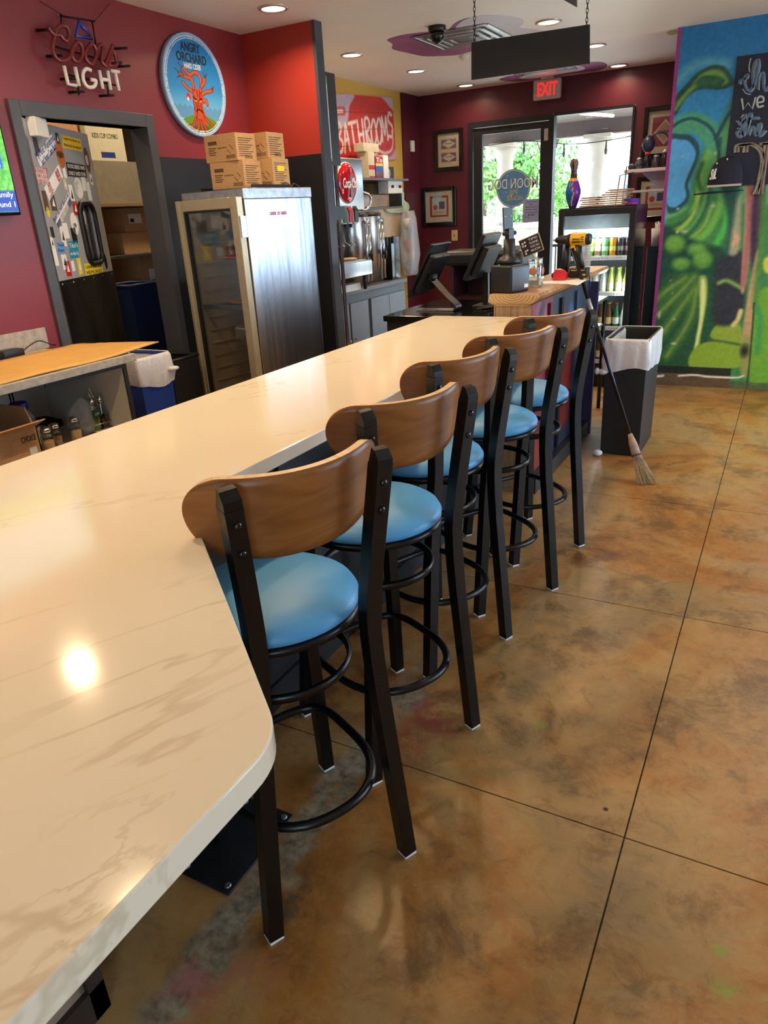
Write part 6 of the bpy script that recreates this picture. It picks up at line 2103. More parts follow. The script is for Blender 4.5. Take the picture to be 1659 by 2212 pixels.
cdw = thing('bar_caddy', 'black rounded counter tray on a dark wooden cubby behind the till', 'tray', (-2.3, 5.75, 0))
part(MB().box(-2.55, -1.85, 5.75, 6.15, 1.21, 1.33), 'tray', BLACK_PLASTIC, cdw, 0.03)
part(MB().box(-2.47, -1.90, 5.78, 6.12, 0.0, 0.70).box(-2.47, -2.44, 5.78, 6.12, 0.70, 1.21).box(-1.93, -1.90, 5.78, 6.12, 0.70, 1.21).box(-2.44, -1.93, 6.09, 6.12, 0.70, 1.21).box(-2.44, -1.93, 5.78, 6.12, 0.94, 0.97), 'cubby', mat('dark_plum_wood', rgb(58, 30, 40), 0.4), cdw)

cbl = MB()
for q in range(7):
    pts = []
    for k in range(10):
        a = k * 0.8 + q
        pts.append((-1.66 + 0.10 * math.sin(a * 0.9 + q) - 0.015 * q, 4.80 + 0.07 * math.cos(a + q * 0.6), LZ + 0.012 + 0.05 * abs(math.sin(a * 0.5 + q * 0.5))))
    cbl.tube(spline(pts, 4), 0.005, 6)
for q in range(5):
    cbl.tube([(-1.56 - 0.012 * q + 0.035 * math.cos(a), 4.72 + 0.02 * math.sin(a * 2), 1.07 + 0.075 * math.sin(a)) for a in np.linspace(0, 6.28, 20)[:-1]], 0.005, 6, True)
tag(cbl.build('printer_cables', CABLE), 'heap of coiled black cables beside the order counter end', 'cable')

# receipt printer with pole mount
TZ2 = 1.1905
pr = thing('receipt_printer', 'black receipt printer on the near end of the order counter', 'printer', (-1.405, 4.155, TZ2), A(-20))
MB().rbox(-0.075, 0.075, -0.085, 0.085, 0, 0.150, 0.012).build('body', BLACK_PLASTIC, pr)
MB().rbox(0.0745, 0.078, -0.075, 0.078, 0.014, 0.135, 0.001).build('front_cover', mat('blue_black_plastic', rgb(38, 44, 56), 0.35), pr)
MB().box(0.078, 0.079, 0.035, 0.070, 0.022, 0.042).build('label_sticker', WHITE_INK, pr)
MB().blob((-0.03, -0.06, 0.150), 0.004, 0.004, 0.002, 8, 5).build('status_light', emit_mat('green_led', (0.1, 1.0, 0.4), 1.5), pr)
pm = thing('pole_mount', 'black display pole mount standing on the receipt printer', 'pole mount', (-1.425, 4.20, TZ2 + 0.1505), A(-15))
MB().lathe([(0.0, 0), (0.068, 0.0), (0.068, 0.022), (0.055, 0.032), (0.040, 0.045), (0.034, 0.06), (0.032, 0.135), (0.0, 0.135)], n=28).build('base', BLACK_PLASTIC, pm)
MB().box(-0.014, 0.014, -0.026, 0.026, 0.13, 0.19).build('neck', BLACK_PLASTIC, pm, (0, 0, 0), 0.003)
MB().cyl((0.0, -0.055, 0.165), (0.0, 0.055, 0.165), 0.012, None, 14).build('pivot', BLACK_PLASTIC, pm)
MB().obox((-0.012, 0, 0.235), (0.004, 0, 0.0006), (0, 0.046, 0), (-0.004, 0, 0.066)).build('mount_plate', BLACK_PLASTIC, pm, (0, 0, 0), 0.003)
for dy in (-0.03, 0.03):
    MB().lathe([(0.005, 0), (0.004, 0.003), (0.0, 0.003)], (0.0, 0, 0), 10, 'X').xf(Matrix.Translation((-0.010, dy, 0.255))).build('screw', CHROME, pm)

# tip jar and sign
tj = thing('tip_jar', 'square clear glass tip jar with a printed label', 'jar', (-1.335, 4.42, TZ2))
JG = glass_mat('jar_glass', (0.84, 0.90, 0.91), 0.26)
part(MB().rbox(-1.378, -1.292, 4.377, 4.463, TZ2, TZ2 + 0.135, 0.018), 'jar', JG, tj)
part(MB().lathe([(0.043, 0.133), (0.046, 0.14), (0.043, 0.147), (0.046, 0.155), (0.044, 0.165), (0.040, 0.165)], (-1.335, 4.42, TZ2), 28, 'Z', False), 'screw_neck', JG, tj)
part(MB().box(-1.37, -1.30, 4.385, 4.455, TZ2 + 0.008, TZ2 + 0.055), 'coins_and_notes', mat('folded_notes', rgb(196, 200, 190), 0.7, 0, 0.25, 50), tj)
part(MB().blob((-1.290, 4.425, TZ2 + 0.09), 0.002, 0.026, 0.022, 12, 8), 'printed_badge', mat('salmon_print', rgb(196, 130, 104), 0.6), tj)
part(MB().blob((-1.337, 4.3755, TZ2 + 0.092), 0.026, 0.002, 0.022, 12, 8), 'printed_badge', mat('salmon_print', rgb(196, 130, 104), 0.6), tj)
part(MB().box(-1.362, -1.312, 4.3755, 4.3765, TZ2 + 0.04, TZ2 + 0.058), 'printed_word', GW, tj)
part(MB().box(-1.2905, -1.2895, 4.395, 4.45, TZ2 + 0.045, TZ2 + 0.06), 'printed_word', GW, tj)
ts = thing('tips_sign', 'small black chalk sign asking for tips, stuck in the jar', 'sign', (-1.36, 4.47, 1.38))
tr_ = Vector((0.94, 0.0, 0.34)).normalized()
tu_ = Vector((-0.34, 0.0, 0.94)).normalized()
tcn = Vector((-1.375, 4.45, 1.425))
part(MB().obox(tcn, tr_ * 0.062, tu_ * 0.048, Vector((0, 0.003, 0))), 'board', mat('chalk_black', rgb(34, 32, 38), 0.7), ts)
part(MB().obox(tcn + Vector((0, 0.002, 0)), tr_ * 0.066, tu_ * 0.052, Vector((0, 0.002, 0))), 'edge', mat('straw_edge', rgb(196, 180, 110), 0.6), ts)
part(MB().tube([tcn - tu_ * 0.05 + Vector((0, 0.004, 0)), tcn - tu_ * 0.14 + tr_ * 0.03 + Vector((0, -0.02, 0))], 0.005, 8), 'stick', CARD_PALE, ts)
CHALK = mat('chalk', rgb(216, 206, 220), 0.9)
for k, t in enumerate(['TIPS!', 'THANK', 'YOU SO', 'MUCH!']):
    text(t, 'lettering', CHALK, ts, tcn + tr_ * 0.022 + tu_ * (0.033 - 0.021 * k) + Vector((0, -0.004, 0)), tr_, tu_, 0.058, 0.013, 0.0005, False, 0.01)
for (a, b_) in ((-0.045, 0.025), (-0.03, 0.028), (-0.047, 0.01), (-0.032, 0.008), (-0.04, -0.022), (-0.028, -0.02), (-0.042, -0.036)):
    part(MB().blob(tcn + tr_ * a + tu_ * b_ + Vector((0, -0.004, 0)), 0.006, 0.001, 0.006, 8, 5), 'doodle', CHALK, ts)

# drill
YELD = mat('drill_yellow', rgb(236, 182, 30), 0.4, 0, 0.04, 20)
drl = thing('cordless_drill', 'yellow and black cordless drill standing on its battery', 'drill', (-1.22, 4.95, TZ2))
DY = 4.97
part(MB().lathe([(0.0, -0.075), (0.030, -0.074), (0.040, -0.055), (0.040, 0.03), (0.036, 0.034), (0.0, 0.034)], (-1.235, DY, 1.425), 24, 'X').xf(Matrix.Translation((-1.235, DY, 0)) @ Matrix.Diagonal((-1, 1, 1, 1)) @ Matrix.Translation((1.235, -DY, 0))), 'motor_housing', YELD, drl)
part(MB().lathe([(0.034, 0.0), (0.036, 0.03), (0.028, 0.045), (0.0, 0.047)], (-1.185, DY, 1.425), 20, 'X'), 'rear_cap', BLACK_PLASTIC, drl)
part(MB().lathe([(0.037, 0.0), (0.030, -0.03), (0.026, -0.075), (0.014, -0.10), (0.0, -0.10)], (-1.27, DY, 1.425), 20, 'X'), 'chuck', BLACK_PLASTIC, drl)
part(MB().cyl((-1.37, DY, 1.425), (-1.385, DY, 1.425), 0.007, None, 12), 'chuck_jaw', CARD, drl)
part(MB().box(-1.265, -1.215, DY - 0.022, DY + 0.022, 1.355, 1.40), 'grip_top', YELD, drl, 0.006)
part(MB().tube([(-1.225, DY, 1.40), (-1.212, DY, 1.32), (-1.195, DY, 1.25)], [0.026, 0.022, 0.026], 12), 'handle', BLACK_PLASTIC, drl)
part(MB().prism([(-1.27, 1.375), (-1.245, 1.375), (-1.238, 1.33), (-1.252, 1.345)], DY - 0.012, DY + 0.012, 'XZ'), 'trigger', YELD, drl)
bt_ = part(MB().rbox(-1.265, -1.145, DY - 0.038, DY + 0.038, TZ2, TZ2 + 0.062, 0.008), 'battery', BLACK_PLASTIC, drl)
part(MB().box(-1.25, -1.16, DY - 0.040, DY - 0.037, TZ2 + 0.045, TZ2 + 0.050).box(-1.19, -1.155, DY - 0.040, DY - 0.037, TZ2 + 0.012, TZ2 + 0.026), 'yellow_mark', YELD, bt_)
text('DEWALT', 'lettering', INK, drl, (-1.225, DY - 0.0412, 1.428), WX, UPZ, 0.052, 0.012, 0.0006, False, 0.02)
part(MB().box(-1.255, -1.20, DY - 0.0415, DY - 0.040, 1.408, 1.416), 'black_stripe', INK, drl)
for k in range(3):
    part(MB().box(-1.196, -1.180, DY - 0.0405, DY - 0.036, 1.410 + 0.014 * k, 1.415 + 0.014 * k), 'vent_slot', INK, drl)

bst = thing('black_stand', 'black slanted stand behind the yellow drill', 'stand', (-1.33, 5.0, TZ2))
part(MB().tube([(-1.325, 5.02, TZ2 + 0.02), (-1.305, 5.02, 1.30), (-1.30, 5.02, 1.40)], [0.035, 0.028, 0.022], 12), 'column', BLACK_PLASTIC, bst)
part(MB().rbox(-1.39, -1.28, 4.96, 5.08, TZ2, TZ2 + 0.03, 0.008), 'base', BLACK_PLASTIC, bst)

td = thing('tape_dispenser', 'red tape dispenser on the order counter', 'tape dispenser', (-1.28, 4.78, TZ2))
REDP = mat('red_translucent_plastic', rgb(214, 44, 60), 0.3)
part(MB().prism([(-1.32, 1.1905), (-1.24, 1.1905), (-1.24, 1.235), (-1.262, 1.255), (-1.305, 1.258), (-1.32, 1.24)], 4.755, 4.765, 'XZ').prism([(-1.32, 1.1905), (-1.24, 1.1905), (-1.24, 1.235), (-1.262, 1.255), (-1.305, 1.258), (-1.32, 1.24)], 4.795, 4.805, 'XZ').box(-1.32, -1.24, 4.765, 4.795, 1.1905, 1.20), 'body', REDP, td)
part(MB().lathe([(0.012, -0.012), (0.030, -0.012), (0.030, 0.012), (0.012, 0.012)], (-1.288, 4.78, 1.233), 22, 'Y'), 'tape_roll', mat('clear_tape', rgb(220, 180, 160), 0.3), td)
ppr = MB().prism([(-1.386,4.711),(-1.158,4.864),(-1.113,4.802),(-1.091,4.475),(-1.176,4.558),(-1.346,4.596)], 1.1905, 1.1915, 'XY').build('paper_sheet', PAPER)
tag(ppr, 'white paper sheet lying over the edge of the order counter', 'paper')
kc = MB().prism([(-1.46, 5.30), (-1.20, 5.30), (-1.205, 5.82), (-1.44, 5.82)], 1.1905, 1.1935, 'XY').build('kraft_sheet', mat('kraft_paper', rgb(206, 178, 146), 0.8))
tag(kc, 'brown kraft sheet at the far end of the order counter', 'paper')
cpk = thing('cup_stack', 'tall stack of clear plastic cups behind the drill', 'cups', (-1.24, 5.25, TZ2))
for k in range(13):
    part(MB().lathe([(0.026, 0.0), (0.033, 0.03), (0.036, 0.034), (0.033, 0.030)], (-1.225, 5.22, TZ2 + 0.016 * k), 18, 'Z', False), 'cup', CLEARP, cpk)
cw = MB().tube(spline([(-1.27, 5.05, 1.195), (-1.23, 5.12, 1.20), (-1.19, 5.16, 1.196), (-1.178, 5.17, 1.15), (-1.175, 5.17, 1.10)], 6), 0.004, 7).build('dangling_cord', CABLE)
tag(cw, 'black cord dangling over the order counter edge', 'cord')
ptb = thing('prep_table', 'grey shelf table past the end of the order counter', 'table', (-1.6, 5.95, 0))
part(MB().box(-1.84, -1.26, 5.62, 6.2, 0.91, 0.93), 'worktop', GALV, ptb)
for (x, y) in ((-1.82, 5.64), (-1.28, 5.64), (-1.82, 6.18), (-1.28, 6.18)):
    part(MB().cyl((x, y, 0), (x, y, 0.91), 0.016, None, 10), 'leg', BLACK_METAL, ptb)
part(MB().box(-1.82, -1.28, 5.64, 6.18, 0.70, 0.715), 'lower_shelf', GALV, ptb)

# ================================================================== DRINKS COOLER
CX0, CX1, CY0, CY1, CZ1 = -1.884, -1.214, 6.90, 7.48, 1.60
cl = thing('drinks_cooler', 'black upright drinks cooler with a glass door and lit shelves', 'cooler', ((CX0 + CX1) / 2, 7.2, 0))
part(MB().box(CX0, CX0 + 0.03, CY0 + 0.05, CY1, 0.1, CZ1).box(CX1 - 0.03, CX1, CY0 + 0.05, CY1, 0.1, CZ1).box(CX0 + 0.03, CX1 - 0.03, CY1 - 0.03, CY1, 0.1, CZ1).box(CX0 + 0.03, CX1 - 0.03, CY0 + 0.05, CY1, CZ1 - 0.05, CZ1).box(CX0 + 0.03, CX1 - 0.03, CY0 + 0.05, CY1, 0.1, 0.2).box(CX0 + 0.02, CX1 - 0.02, CY0 + 0.08, CY1, 0.0, 0.1), 'cabinet', BLACK_GLOSS, cl, 0.004)
CIN = mat('cooler_liner', rgb(206, 214, 216), 0.45)
part(MB().box(CX0 + 0.03, CX1 - 0.03, CY1 - 0.035, CY1 - 0.03, 0.2, CZ1 - 0.05).box(CX0 + 0.03, CX0 + 0.034, CY0 + 0.06, CY1 - 0.03, 0.2, CZ1 - 0.05).box(CX1 - 0.034, CX1 - 0.03, CY0 + 0.06, CY1 - 0.03, 0.2, CZ1 - 0.05), 'liner', CIN, cl)
part(MB().box(CX0 + 0.034, CX1 - 0.034, CY0 + 0.08, CY0 + 0.10, 1.42, CZ1 - 0.05), 'sign_panel', mat('pale_sign_panel', rgb(186, 200, 200), 0.4), cl)
ls = part(MB().box(CX0 + 0.05, CX1 - 0.05, CY0 + 0.105, CY0 + 0.125, 1.40, 1.415), 'light_strip', emit_mat('cooler_led', (0.85, 0.95, 1.0), 7.0), cl)
part(MB().box(CX1 - 0.05, CX1 - 0.036, CY0 + 0.07, CY0 + 0.085, 0.25, 1.40), 'light_strip', emit_mat('cooler_led', (0.85, 0.95, 1.0), 7.0), cl)
for (x, y, z) in ((-1.55, 7.0, 1.36), (-1.27, 6.99, 0.9)):
    ld = bpy.data.lights.new('cooler_lamp', 'POINT')
    ld.energy = 14.0
    ld.color = (0.86, 0.95, 1.0)
    ld.shadow_soft_size = 0.03
    lo_ = bpy.data.objects.new('cooler_lamp', ld)
    COL.objects.link(lo_)
    lo_.parent = cl
    lo_.location = Vector((x, y, z)) - Vector(cl.location)
cd0, cd1 = CY0, CY0 + 0.045
dd = part(MB().box(CX0, CX0 + 0.05, cd0, cd1, 0.12, CZ1 - 0.01).box(CX1 - 0.05, CX1, cd0, cd1, 0.12, CZ1 - 0.01).box(CX0 + 0.05, CX1 - 0.05, cd0, cd1, CZ1 - 0.065, CZ1 - 0.01).box(CX0 + 0.05, CX1 - 0.05, cd0, cd1, 0.12, 0.19), 'door', BLACK_PLASTIC, cl, 0.003)
part(MB().box(CX0 + 0.05, CX1 - 0.05, cd0 + 0.018, cd0 + 0.024, 0.19, CZ1 - 0.065), 'pane', GLASS, dd)
SHELFZ = (1.17, 0.86, 0.55, 0.24)
for z in SHELFZ:
    s_ = part(MB().box(CX0 + 0.036, CX1 - 0.036, CY0 + 0.09, CY1 - 0.04, z - 0.008, z), 'shelf', WHITE_PLASTIC, cl)
    part(MB().box(CX0 + 0.036, CX1 - 0.036, CY0 + 0.082, CY0 + 0.09, z - 0.02, z + 0.018), 'price_strip', WHITE_PLASTIC, s_)
    for k in range(22):
        x = CX0 + 0.06 + 0.025 * k
        part(MB().box(x, x + 0.008, CY0 + 0.0805, CY0 + 0.082, z - 0.006, z + 0.003), 'slot', GALV, s_)

CANC = [('blue', (40, 96, 170)), ('blue', (44, 104, 180)), ('blue', (36, 90, 160)), ('green', (96, 170, 40)), ('peach', (196, 150, 120)), ('mint green', (110, 180, 110)), ('orange', (214, 150, 34)), ('black', (36, 34, 38)), ('red topped black', (60, 26, 32))]
protos = {}


def can_mesh(key, col, r, h):
    c = thing('drink_can', '', 'can')
    MB().lathe([(0.0, 0.0), (r * 0.8, 0.0), (r, 0.008), (r, h - 0.012), (r * 0.82, h - 0.002)], n=18, cap=False).build('body', mat('can_' + key, rgb(*col), 0.3, 0.3, 0.25, 40), c)
    MB().lathe([(r * 0.84, h - 0.002), (r * 0.8, h), (r * 0.74, h - 0.004), (0.0, h - 0.004)], n=18, cap=False).build('lid', CHROME, c)
    MB().lathe([(r * 1.004, h * 0.35), (r * 1.004, h * 0.58)], n=18, cap=False).build('label_band', mat('can_band_' + key, rgb(*[min(255, x + 90) for x in col]), 0.3, 0.2, 0.35, 60), c)
    return c


ORD = ['leftmost', 'second', 'third', 'fourth', 'fifth', 'sixth', 'seventh', 'eighth', 'ninth']
for k, (nm, col) in enumerate(CANC):
    for row in range(2):
        x = CX0 + 0.068 + 0.067 * k
        y = CY0 + 0.135 + 0.068 * row
        key = nm.replace(' ', '_') + ('' if k not in (1, 2) else str(k))
        if key not in protos:
            protos[key] = can_mesh(key, col, 0.031, 0.165)
            o = protos[key]
        else:
            o = copy_tree(protos[key])
        o.location = (x, y, 1.1705)
        tag(o, '%s tall %s can on the top cooler shelf, %s row' % (ORD[k], nm, ('front', 'rear')[row]), 'can', 'cans on the top cooler shelf')


def bottle_proto(key, glass, label, cap):
    c = thing('drink_bottle', '', 'bottle')
    MB().lathe([(0.0, 0.0), (0.028, 0.0), (0.030, 0.006), (0.030, 0.115), (0.022, 0.145), (0.0135, 0.175), (0.0125, 0.215)], n=16).build('glass', mat('bottle_' + key, rgb(*glass), 0.15, 0, 0.1, 20, coat=0.4), c)
    MB().lathe([(0.0304, 0.035), (0.0304, 0.095)], n=16, cap=False).build('paper_label', mat('blabel_' + key, rgb(*label), 0.5, 0, 0.3, 50), c)
    MB().lathe([(0.0145, 0.210), (0.0145, 0.222), (0.0, 0.224)], n=14).build('cap', mat('bcap_' + key, rgb(*cap), 0.35, 0.4), c)
    return c


BK = [('clear', (200, 210, 205), (220, 226, 220), (190, 190, 190)), ('lime', (176, 196, 90), (210, 216, 170), (200, 210, 60)), ('green', (40, 92, 50), (220, 226, 214), (190, 60, 50)), ('amber', (96, 60, 24), (214, 196, 130), (200, 170, 60)), ('teal', (70, 160, 150), (210, 230, 226), (60, 90, 160))]
bprot = {}
SN = {0.86: 'second', 0.55: 'third', 0.24: 'bottom'}
for z in SHELFZ[1:]:
    for k in range(9):
        for row in range(2):
            b = BK[{0.86: (0, 0, 0, 0, 0, 0, 1, 1, 1), 0.55: (0, 3, 3, 0, 3, 3, 3, 2, 0), 0.24: (3, 2, 2, 3, 2, 3, 4, 2, 4)}[z][k]]
            if b[0] not in bprot:
                o = bprot[b[0]] = bottle_proto(*b)
            else:
                o = copy_tree(bprot[b[0]])
            o.location = (CX0 + 0.068 + 0.067 * k, CY0 + 0.135 + 0.068 * row, z + 0.0005)
            tag(o, '%s %s glass bottle on the %s cooler shelf, %s row' % (ORD[k], b[0], SN[z], ('front', 'rear')[row]), 'bottle', 'bottles in the drinks cooler')

# on top of the cooler
pin = thing('bowling_pin', 'painted bowling pin in blue orange green and purple on the cooler', 'bowling pin', (-1.80, 7.05, CZ1 + 0.001))
prof = [(0.0, 0.0), (0.028, 0.0), (0.032, 0.01), (0.050, 0.07), (0.060, 0.115), (0.058, 0.15), (0.044, 0.20), (0.028, 0.245), (0.0235, 0.28), (0.026, 0.315), (0.0325, 0.345), (0.031, 0.372), (0.020, 0.392), (0.0, 0.396)]
ps_ = spline([(p[0], p[1], 0) for p in prof], 4)
NA = 40
V, Cc, Fq = [], [], []
for i, p in enumerate(ps_):
    for j in range(NA):
        a = 2 * math.pi * j / NA
        V.append((max(0, p[0]) * math.cos(a), max(0, p[0]) * math.sin(a), p[1]))
        h = p[1]
        d = (a + math.pi / 2) % math.pi - math.pi / 2           # panels repeat twice round
        e = abs(d) / (math.pi / 2)
        if h > 0.30:
            col = (120, 100, 90) if j % 6 < 3 else (50, 40, 44)
        elif h > 0.245:
            col = (60, 40, 50)
        elif h > 0.215:
            col = (226, 150, 40)
        elif h < 0.02:
            col = (40, 40, 60)
        else:
            q = abs(h - 0.115) / 0.10
            if e > 0.45 + 0.25 * q:
                col = (28, 96, 170)
            elif e > 0.36 + 0.25 * q:
                col = (226, 130, 40) if h > 0.1 else (220, 190, 60)
            else:
                col = (150, 190, 40) if (a < math.pi * 1.5 and a > math.pi / 2) else (96, 40, 150)
        Cc.append(lin(tuple(x / 255 for x in col)) + (1.0,))
for i in range(len(ps_) - 1):
    for j in range(NA):
        Fq.append((i * NA + j, i * NA + (j + 1) % NA, (i + 1) * NA + (j + 1) % NA, (i + 1) * NA + j))
me = bpy.data.meshes.new('pin_body')
me.from_pydata(V, [], Fq)
at_ = me.color_attributes.new('paint', 'FLOAT_COLOR', 'POINT')
at_.data.foreach_set('color', np.array(Cc, dtype=np.float32).ravel())
me.materials.append(paint_mat('pin_gloss_paint', 0.2))
me.polygons.foreach_set('use_smooth', [True] * len(Fq))
po_ = bpy.data.objects.new('pin_body', me)
COL.objects.link(po_)
po_.parent = pin
pin.rotation_euler = (0, 0, A(-35))
pin.scale = (1.12, 1.12, 1.02)
for k in range(13):
    lvl = k if k < 8 else k - 8
    left = k >= 8
    cx_ = -1.46 if not left else -1.645
    w_ = 0.25 - 0.010 * lvl if not left else 0.14
    m_ = MB().obox((cx_ + 0.014 * math.sin(k * 2.1) + (0.008 * lvl if not left else 0), 7.12, CZ1 + 0.0072 + 0.0172 * lvl), (w_ / 2, 0.004 * math.sin(k), 0), (0, 0.12, 0), (0, 0, 0.0062)).build('menu_board', CARD if k % 2 else mat('dark_kraft_board', rgb(164, 132, 98), 0.8, 0, 0.1, 30), None, (0, 0, 0), 0.0015)  # every other board in a darker card tone
    tag(m_, '%s kraft clipboard in the %s stack on the cooler' % ('lowest second third fourth fifth sixth seventh topmost'.split()[lvl], 'short left' if left else 'tall'), 'clipboard', 'kraft clipboards stacked on the cooler')
pbx = thing('purple_box', 'small purple and pink box on the right end of the cooler', 'box', (-1.31, 7.1, CZ1 + 0.001))
part(MB().rbox(-1.36, -1.235, 7.05, 7.15, CZ1 + 0.001, CZ1 + 0.052, 0.004), 'carton', mat('purple_print', rgb(88, 60, 180), 0.4), pbx)
part(MB().box(-1.36, -1.235, 7.049, 7.05, CZ1 + 0.006, CZ1 + 0.018), 'pink_band', mat('pink_print', rgb(210, 60, 140), 0.4), pbx)

# shelf with sauce bottles on brackets, right of the doors
sf = thing('bracket_shelf', 'white glossy bracket shelf by the front window, above the cooler', 'shelf', (-1.3, 7.9, 1.9))
part(MB().box(-1.50, -0.98, 7.74, 8.05, 1.875, 1.905), 'shelf_board', mat('pale_gloss_board', rgb(206, 200, 212), 0.2), sf, 0.004)
part(MB().box(-1.47, -0.98, 7.78, 8.05, 1.70, 1.72), 'shelf_board', mat('pale_gloss_board', rgb(206, 200, 212), 0.2), sf, 0.004)
part(MB().prism([(-1.36, 1.875), (-1.0, 1.875), (-1.0, 1.56)], 7.86, 7.88, 'XZ').box(-1.06, -1.0, 7.74, 8.05, 1.56, 1.875), 'bracket', mat('lilac_bracket', rgb(170, 160, 184), 0.4), sf)
wf = MB()
wf.tube([(-1.56, 7.72, 1.56), (-1.53, 7.72, 1.86), (-1.40, 7.72, 1.875)], 0.005, 6).tube([(-1.49, 7.70, 1.6), (-1.47, 7.70, 1.93), (-1.30, 7.70, 1.94)], 0.005, 6)
part(wf, 'wire_rack', BLACK_METAL, sf)
SAU = [(-1.45, 0.05, (40, 40, 46), 'small dark pot at the left end of the bracket shelf'), (-1.385, 0.10, (70, 78, 90), 'slim grey sauce bottle on the bracket shelf'), (-1.315, 0.14, (30, 30, 36), 'dark sauce bottle with a red lid on the bracket shelf'), (-1.235, 0.11, (60, 62, 70), 'squat grey bottle on the bracket shelf'), (-1.155, 0.15, (34, 36, 42), 'tall black bottle at the right of the bracket shelf')]
for k, (x, h, col, lb) in enumerate(SAU):
    t = thing('sauce_bottle', lb, 'bottle', (x, 7.86, 1.9055), 0, 'bottles on the bracket shelf')
    MB().lathe([(0.0, 0), (0.034, 0), (0.037, 0.01), (0.037, h * 0.6), (0.022, h * 0.82), (0.020, h * 0.88)], n=16).build('body', mat('sauce_%d' % k, rgb(*col), 0.2, 0.2, 0.15, 30), t)
    MB().lathe([(0.024, h * 0.86), (0.024, h), (0.0, h * 1.02)], n=14).build('cap', RED_INK if k == 2 else CHROME, t)
hp = thing('headphones', 'dark blue headphones hanging over the bracket shelf', 'headphones', (-1.33, 7.95, 2.08))
part(MB().blob((-1.33, 7.95, 2.12), 0.06, 0.035, 0.075, 16, 10), 'ear_cup', mat('navy_plastic', rgb(34, 42, 76), 0.35), hp)
part(MB().tube([(-1.33 + 0.09 + 0.09 * math.cos(a), 7.96, 2.13 + 0.08 * math.sin(a)) for a in np.linspace(math.pi, 0, 12)], 0.008, 8), 'headband', mat('navy_plastic', rgb(34, 42, 76), 0.35), hp)
part(MB().cyl((-1.40, 7.97, 1.906), (-1.40, 7.97, 2.10), 0.006, None, 8), 'stand', BLACK_METAL, hp)

bc = thing('tall_black_cabinet', 'tall black cabinet between the cooler and the mural wall', 'cabinet', (-1.13, 7.75, 0))
part(MB().box(-1.20, -1.06, 7.55, 8.0, 0, 1.22), 'body', BLACK_GLOSS, bc, 0.004)
part(MB().box(-1.197, -1.063, 7.535, 7.55, 0.1, 1.20), 'door', BLACK_PLASTIC, bc, 0.003)
stw = thing('straw_cup', 'white cup full of straws beside the mural wall', 'cup', (-1.13, 7.62, 1.22))
part(MB().lathe([(0.0, 0.0), (0.045, 0.0), (0.058, 0.16), (0.054, 0.16), (0.042, 0.01)], (-1.13, 7.62, 1.221), 20, 'Z', False), 'cup', WHITE_PLASTIC, stw)
rs_ = random.Random(4)
for k in range(16):
    a, r_ = rs_.uniform(0, 6.28), rs_.uniform(0, 0.035)
    x, y = -1.13 + r_ * math.cos(a), 7.62 + r_ * math.sin(a)
    part(MB().cyl((x, y, 1.23), (x + rs_.uniform(-0.02, 0.02), y + rs_.uniform(-0.02, 0.02), 1.41 + rs_.uniform(0, 0.03)), 0.004, None, 6), 'straw', WHITE_PLASTIC, stw)
ch = MB().lathe([(0.0, 0.0), (0.055, 0.0), (0.062, 0.06), (0.04, 0.11), (0.0, 0.125)], (-1.13, 7.80, 1.46), 20).build('lid_dome', CARD_PALE)
ch.location = (0, 0, -0.239)
tag(ch, 'pale domed paper lid beside the straw cup', 'lid')

# ================================================================== TRASH CAN AND BROOM
tcx0, tcx1, tcy0, tcy1, tch = -1.0, -0.73, 4.95, 5.50, 0.79
tr = bin_('trash_can', 'slim black trash can with a white bag folded over its rim', tcx0, tcx1, tcy0, tcy1, tch, mat('grey_black_bin', rgb(26, 27, 30), 0.45, 0, 0.12, 8), 0.02)
bag_liner(tr, tcx0, tcx1, tcy0, tcy1, tch, 0.20, 9, 0.010, 0.45)
part(MB().blob((-1.01, 4.95, 0.58), 0.035, 0.03, 0.02, 12, 8).blob((-1.045, 4.94, 0.585), 0.018, 0.018, 0.024, 10, 6), 'bag_knot', BAG, tr)
wad = MB().blob((-1.0, 4.90, 0.022), 0.035, 0.03, 0.022, 10, 6).build('paper_wad', PAPER)
tag(wad, 'crumpled white paper on the floor by the trash can', 'paper')
br = thing('broom', 'straw broom with a black handle leaning on the order counter', 'broom', (-0.6, 4.44, 0))
b0, b1 = Vector((-0.60, 4.44, 0.0)), Vector((-1.235, 4.875, 1.375))
bd = (b1 - b0).normalized()
part(MB().tube([b0 + bd * 0.30, b1], [0.010, 0.013], 10), 'handle', BLACK_GLOSS, br)
part(MB().tube([b0 + bd * 1.13, b0 + bd * 1.23], 0.0145, 10), 'tape_band', mat('silver_tape', rgb(190, 190, 186), 0.3, 0.4), br)
STRAW = mat('broom_straw', rgb(176, 150, 112), 0.8, 0, 0.2, 60)
sd_ = Vector((0.75, 0.45, 0)).normalized()
part(MB().tube([b0 + bd * 0.33, b0 + bd * 0.26, b0 + bd * 0.16], [0.014, 0.026, 0.030], 14), 'binding', mat('faded_binding', rgb(166, 140, 120), 0.7, 0, 0.25, 30), br)
part(MB().tube([b0 + bd * 0.195, b0 + bd * 0.185], 0.032, 14), 'stitch_band', BROWN_INK, br)
rs_ = random.Random(8)
bs_ = MB()
for k in range(170):
    a, q = rs_.uniform(-1, 1), rs_.uniform(-1, 1)
    top_ = b0 + bd * 0.18 + sd_ * 0.026 * a + Vector((0.2, -0.8, 0)) * 0.012 * q
    bot_ = b0 + sd_ * 0.062 * a + Vector((0.2, -0.8, 0)) * 0.03 * q + Vector((0.01, 0, 0.004 + 0.03 * rs_.random() ** 3))
    mid_ = top_.lerp(bot_, 0.6) + Vector((rs_.uniform(-1, 1), rs_.uniform(-1, 1), 0)) * 0.004
    bs_.tube([top_, mid_, bot_], [0.0017, 0.0015, 0.001], 4, False, False)
so = part(bs_, 'bristles', STRAW, br)
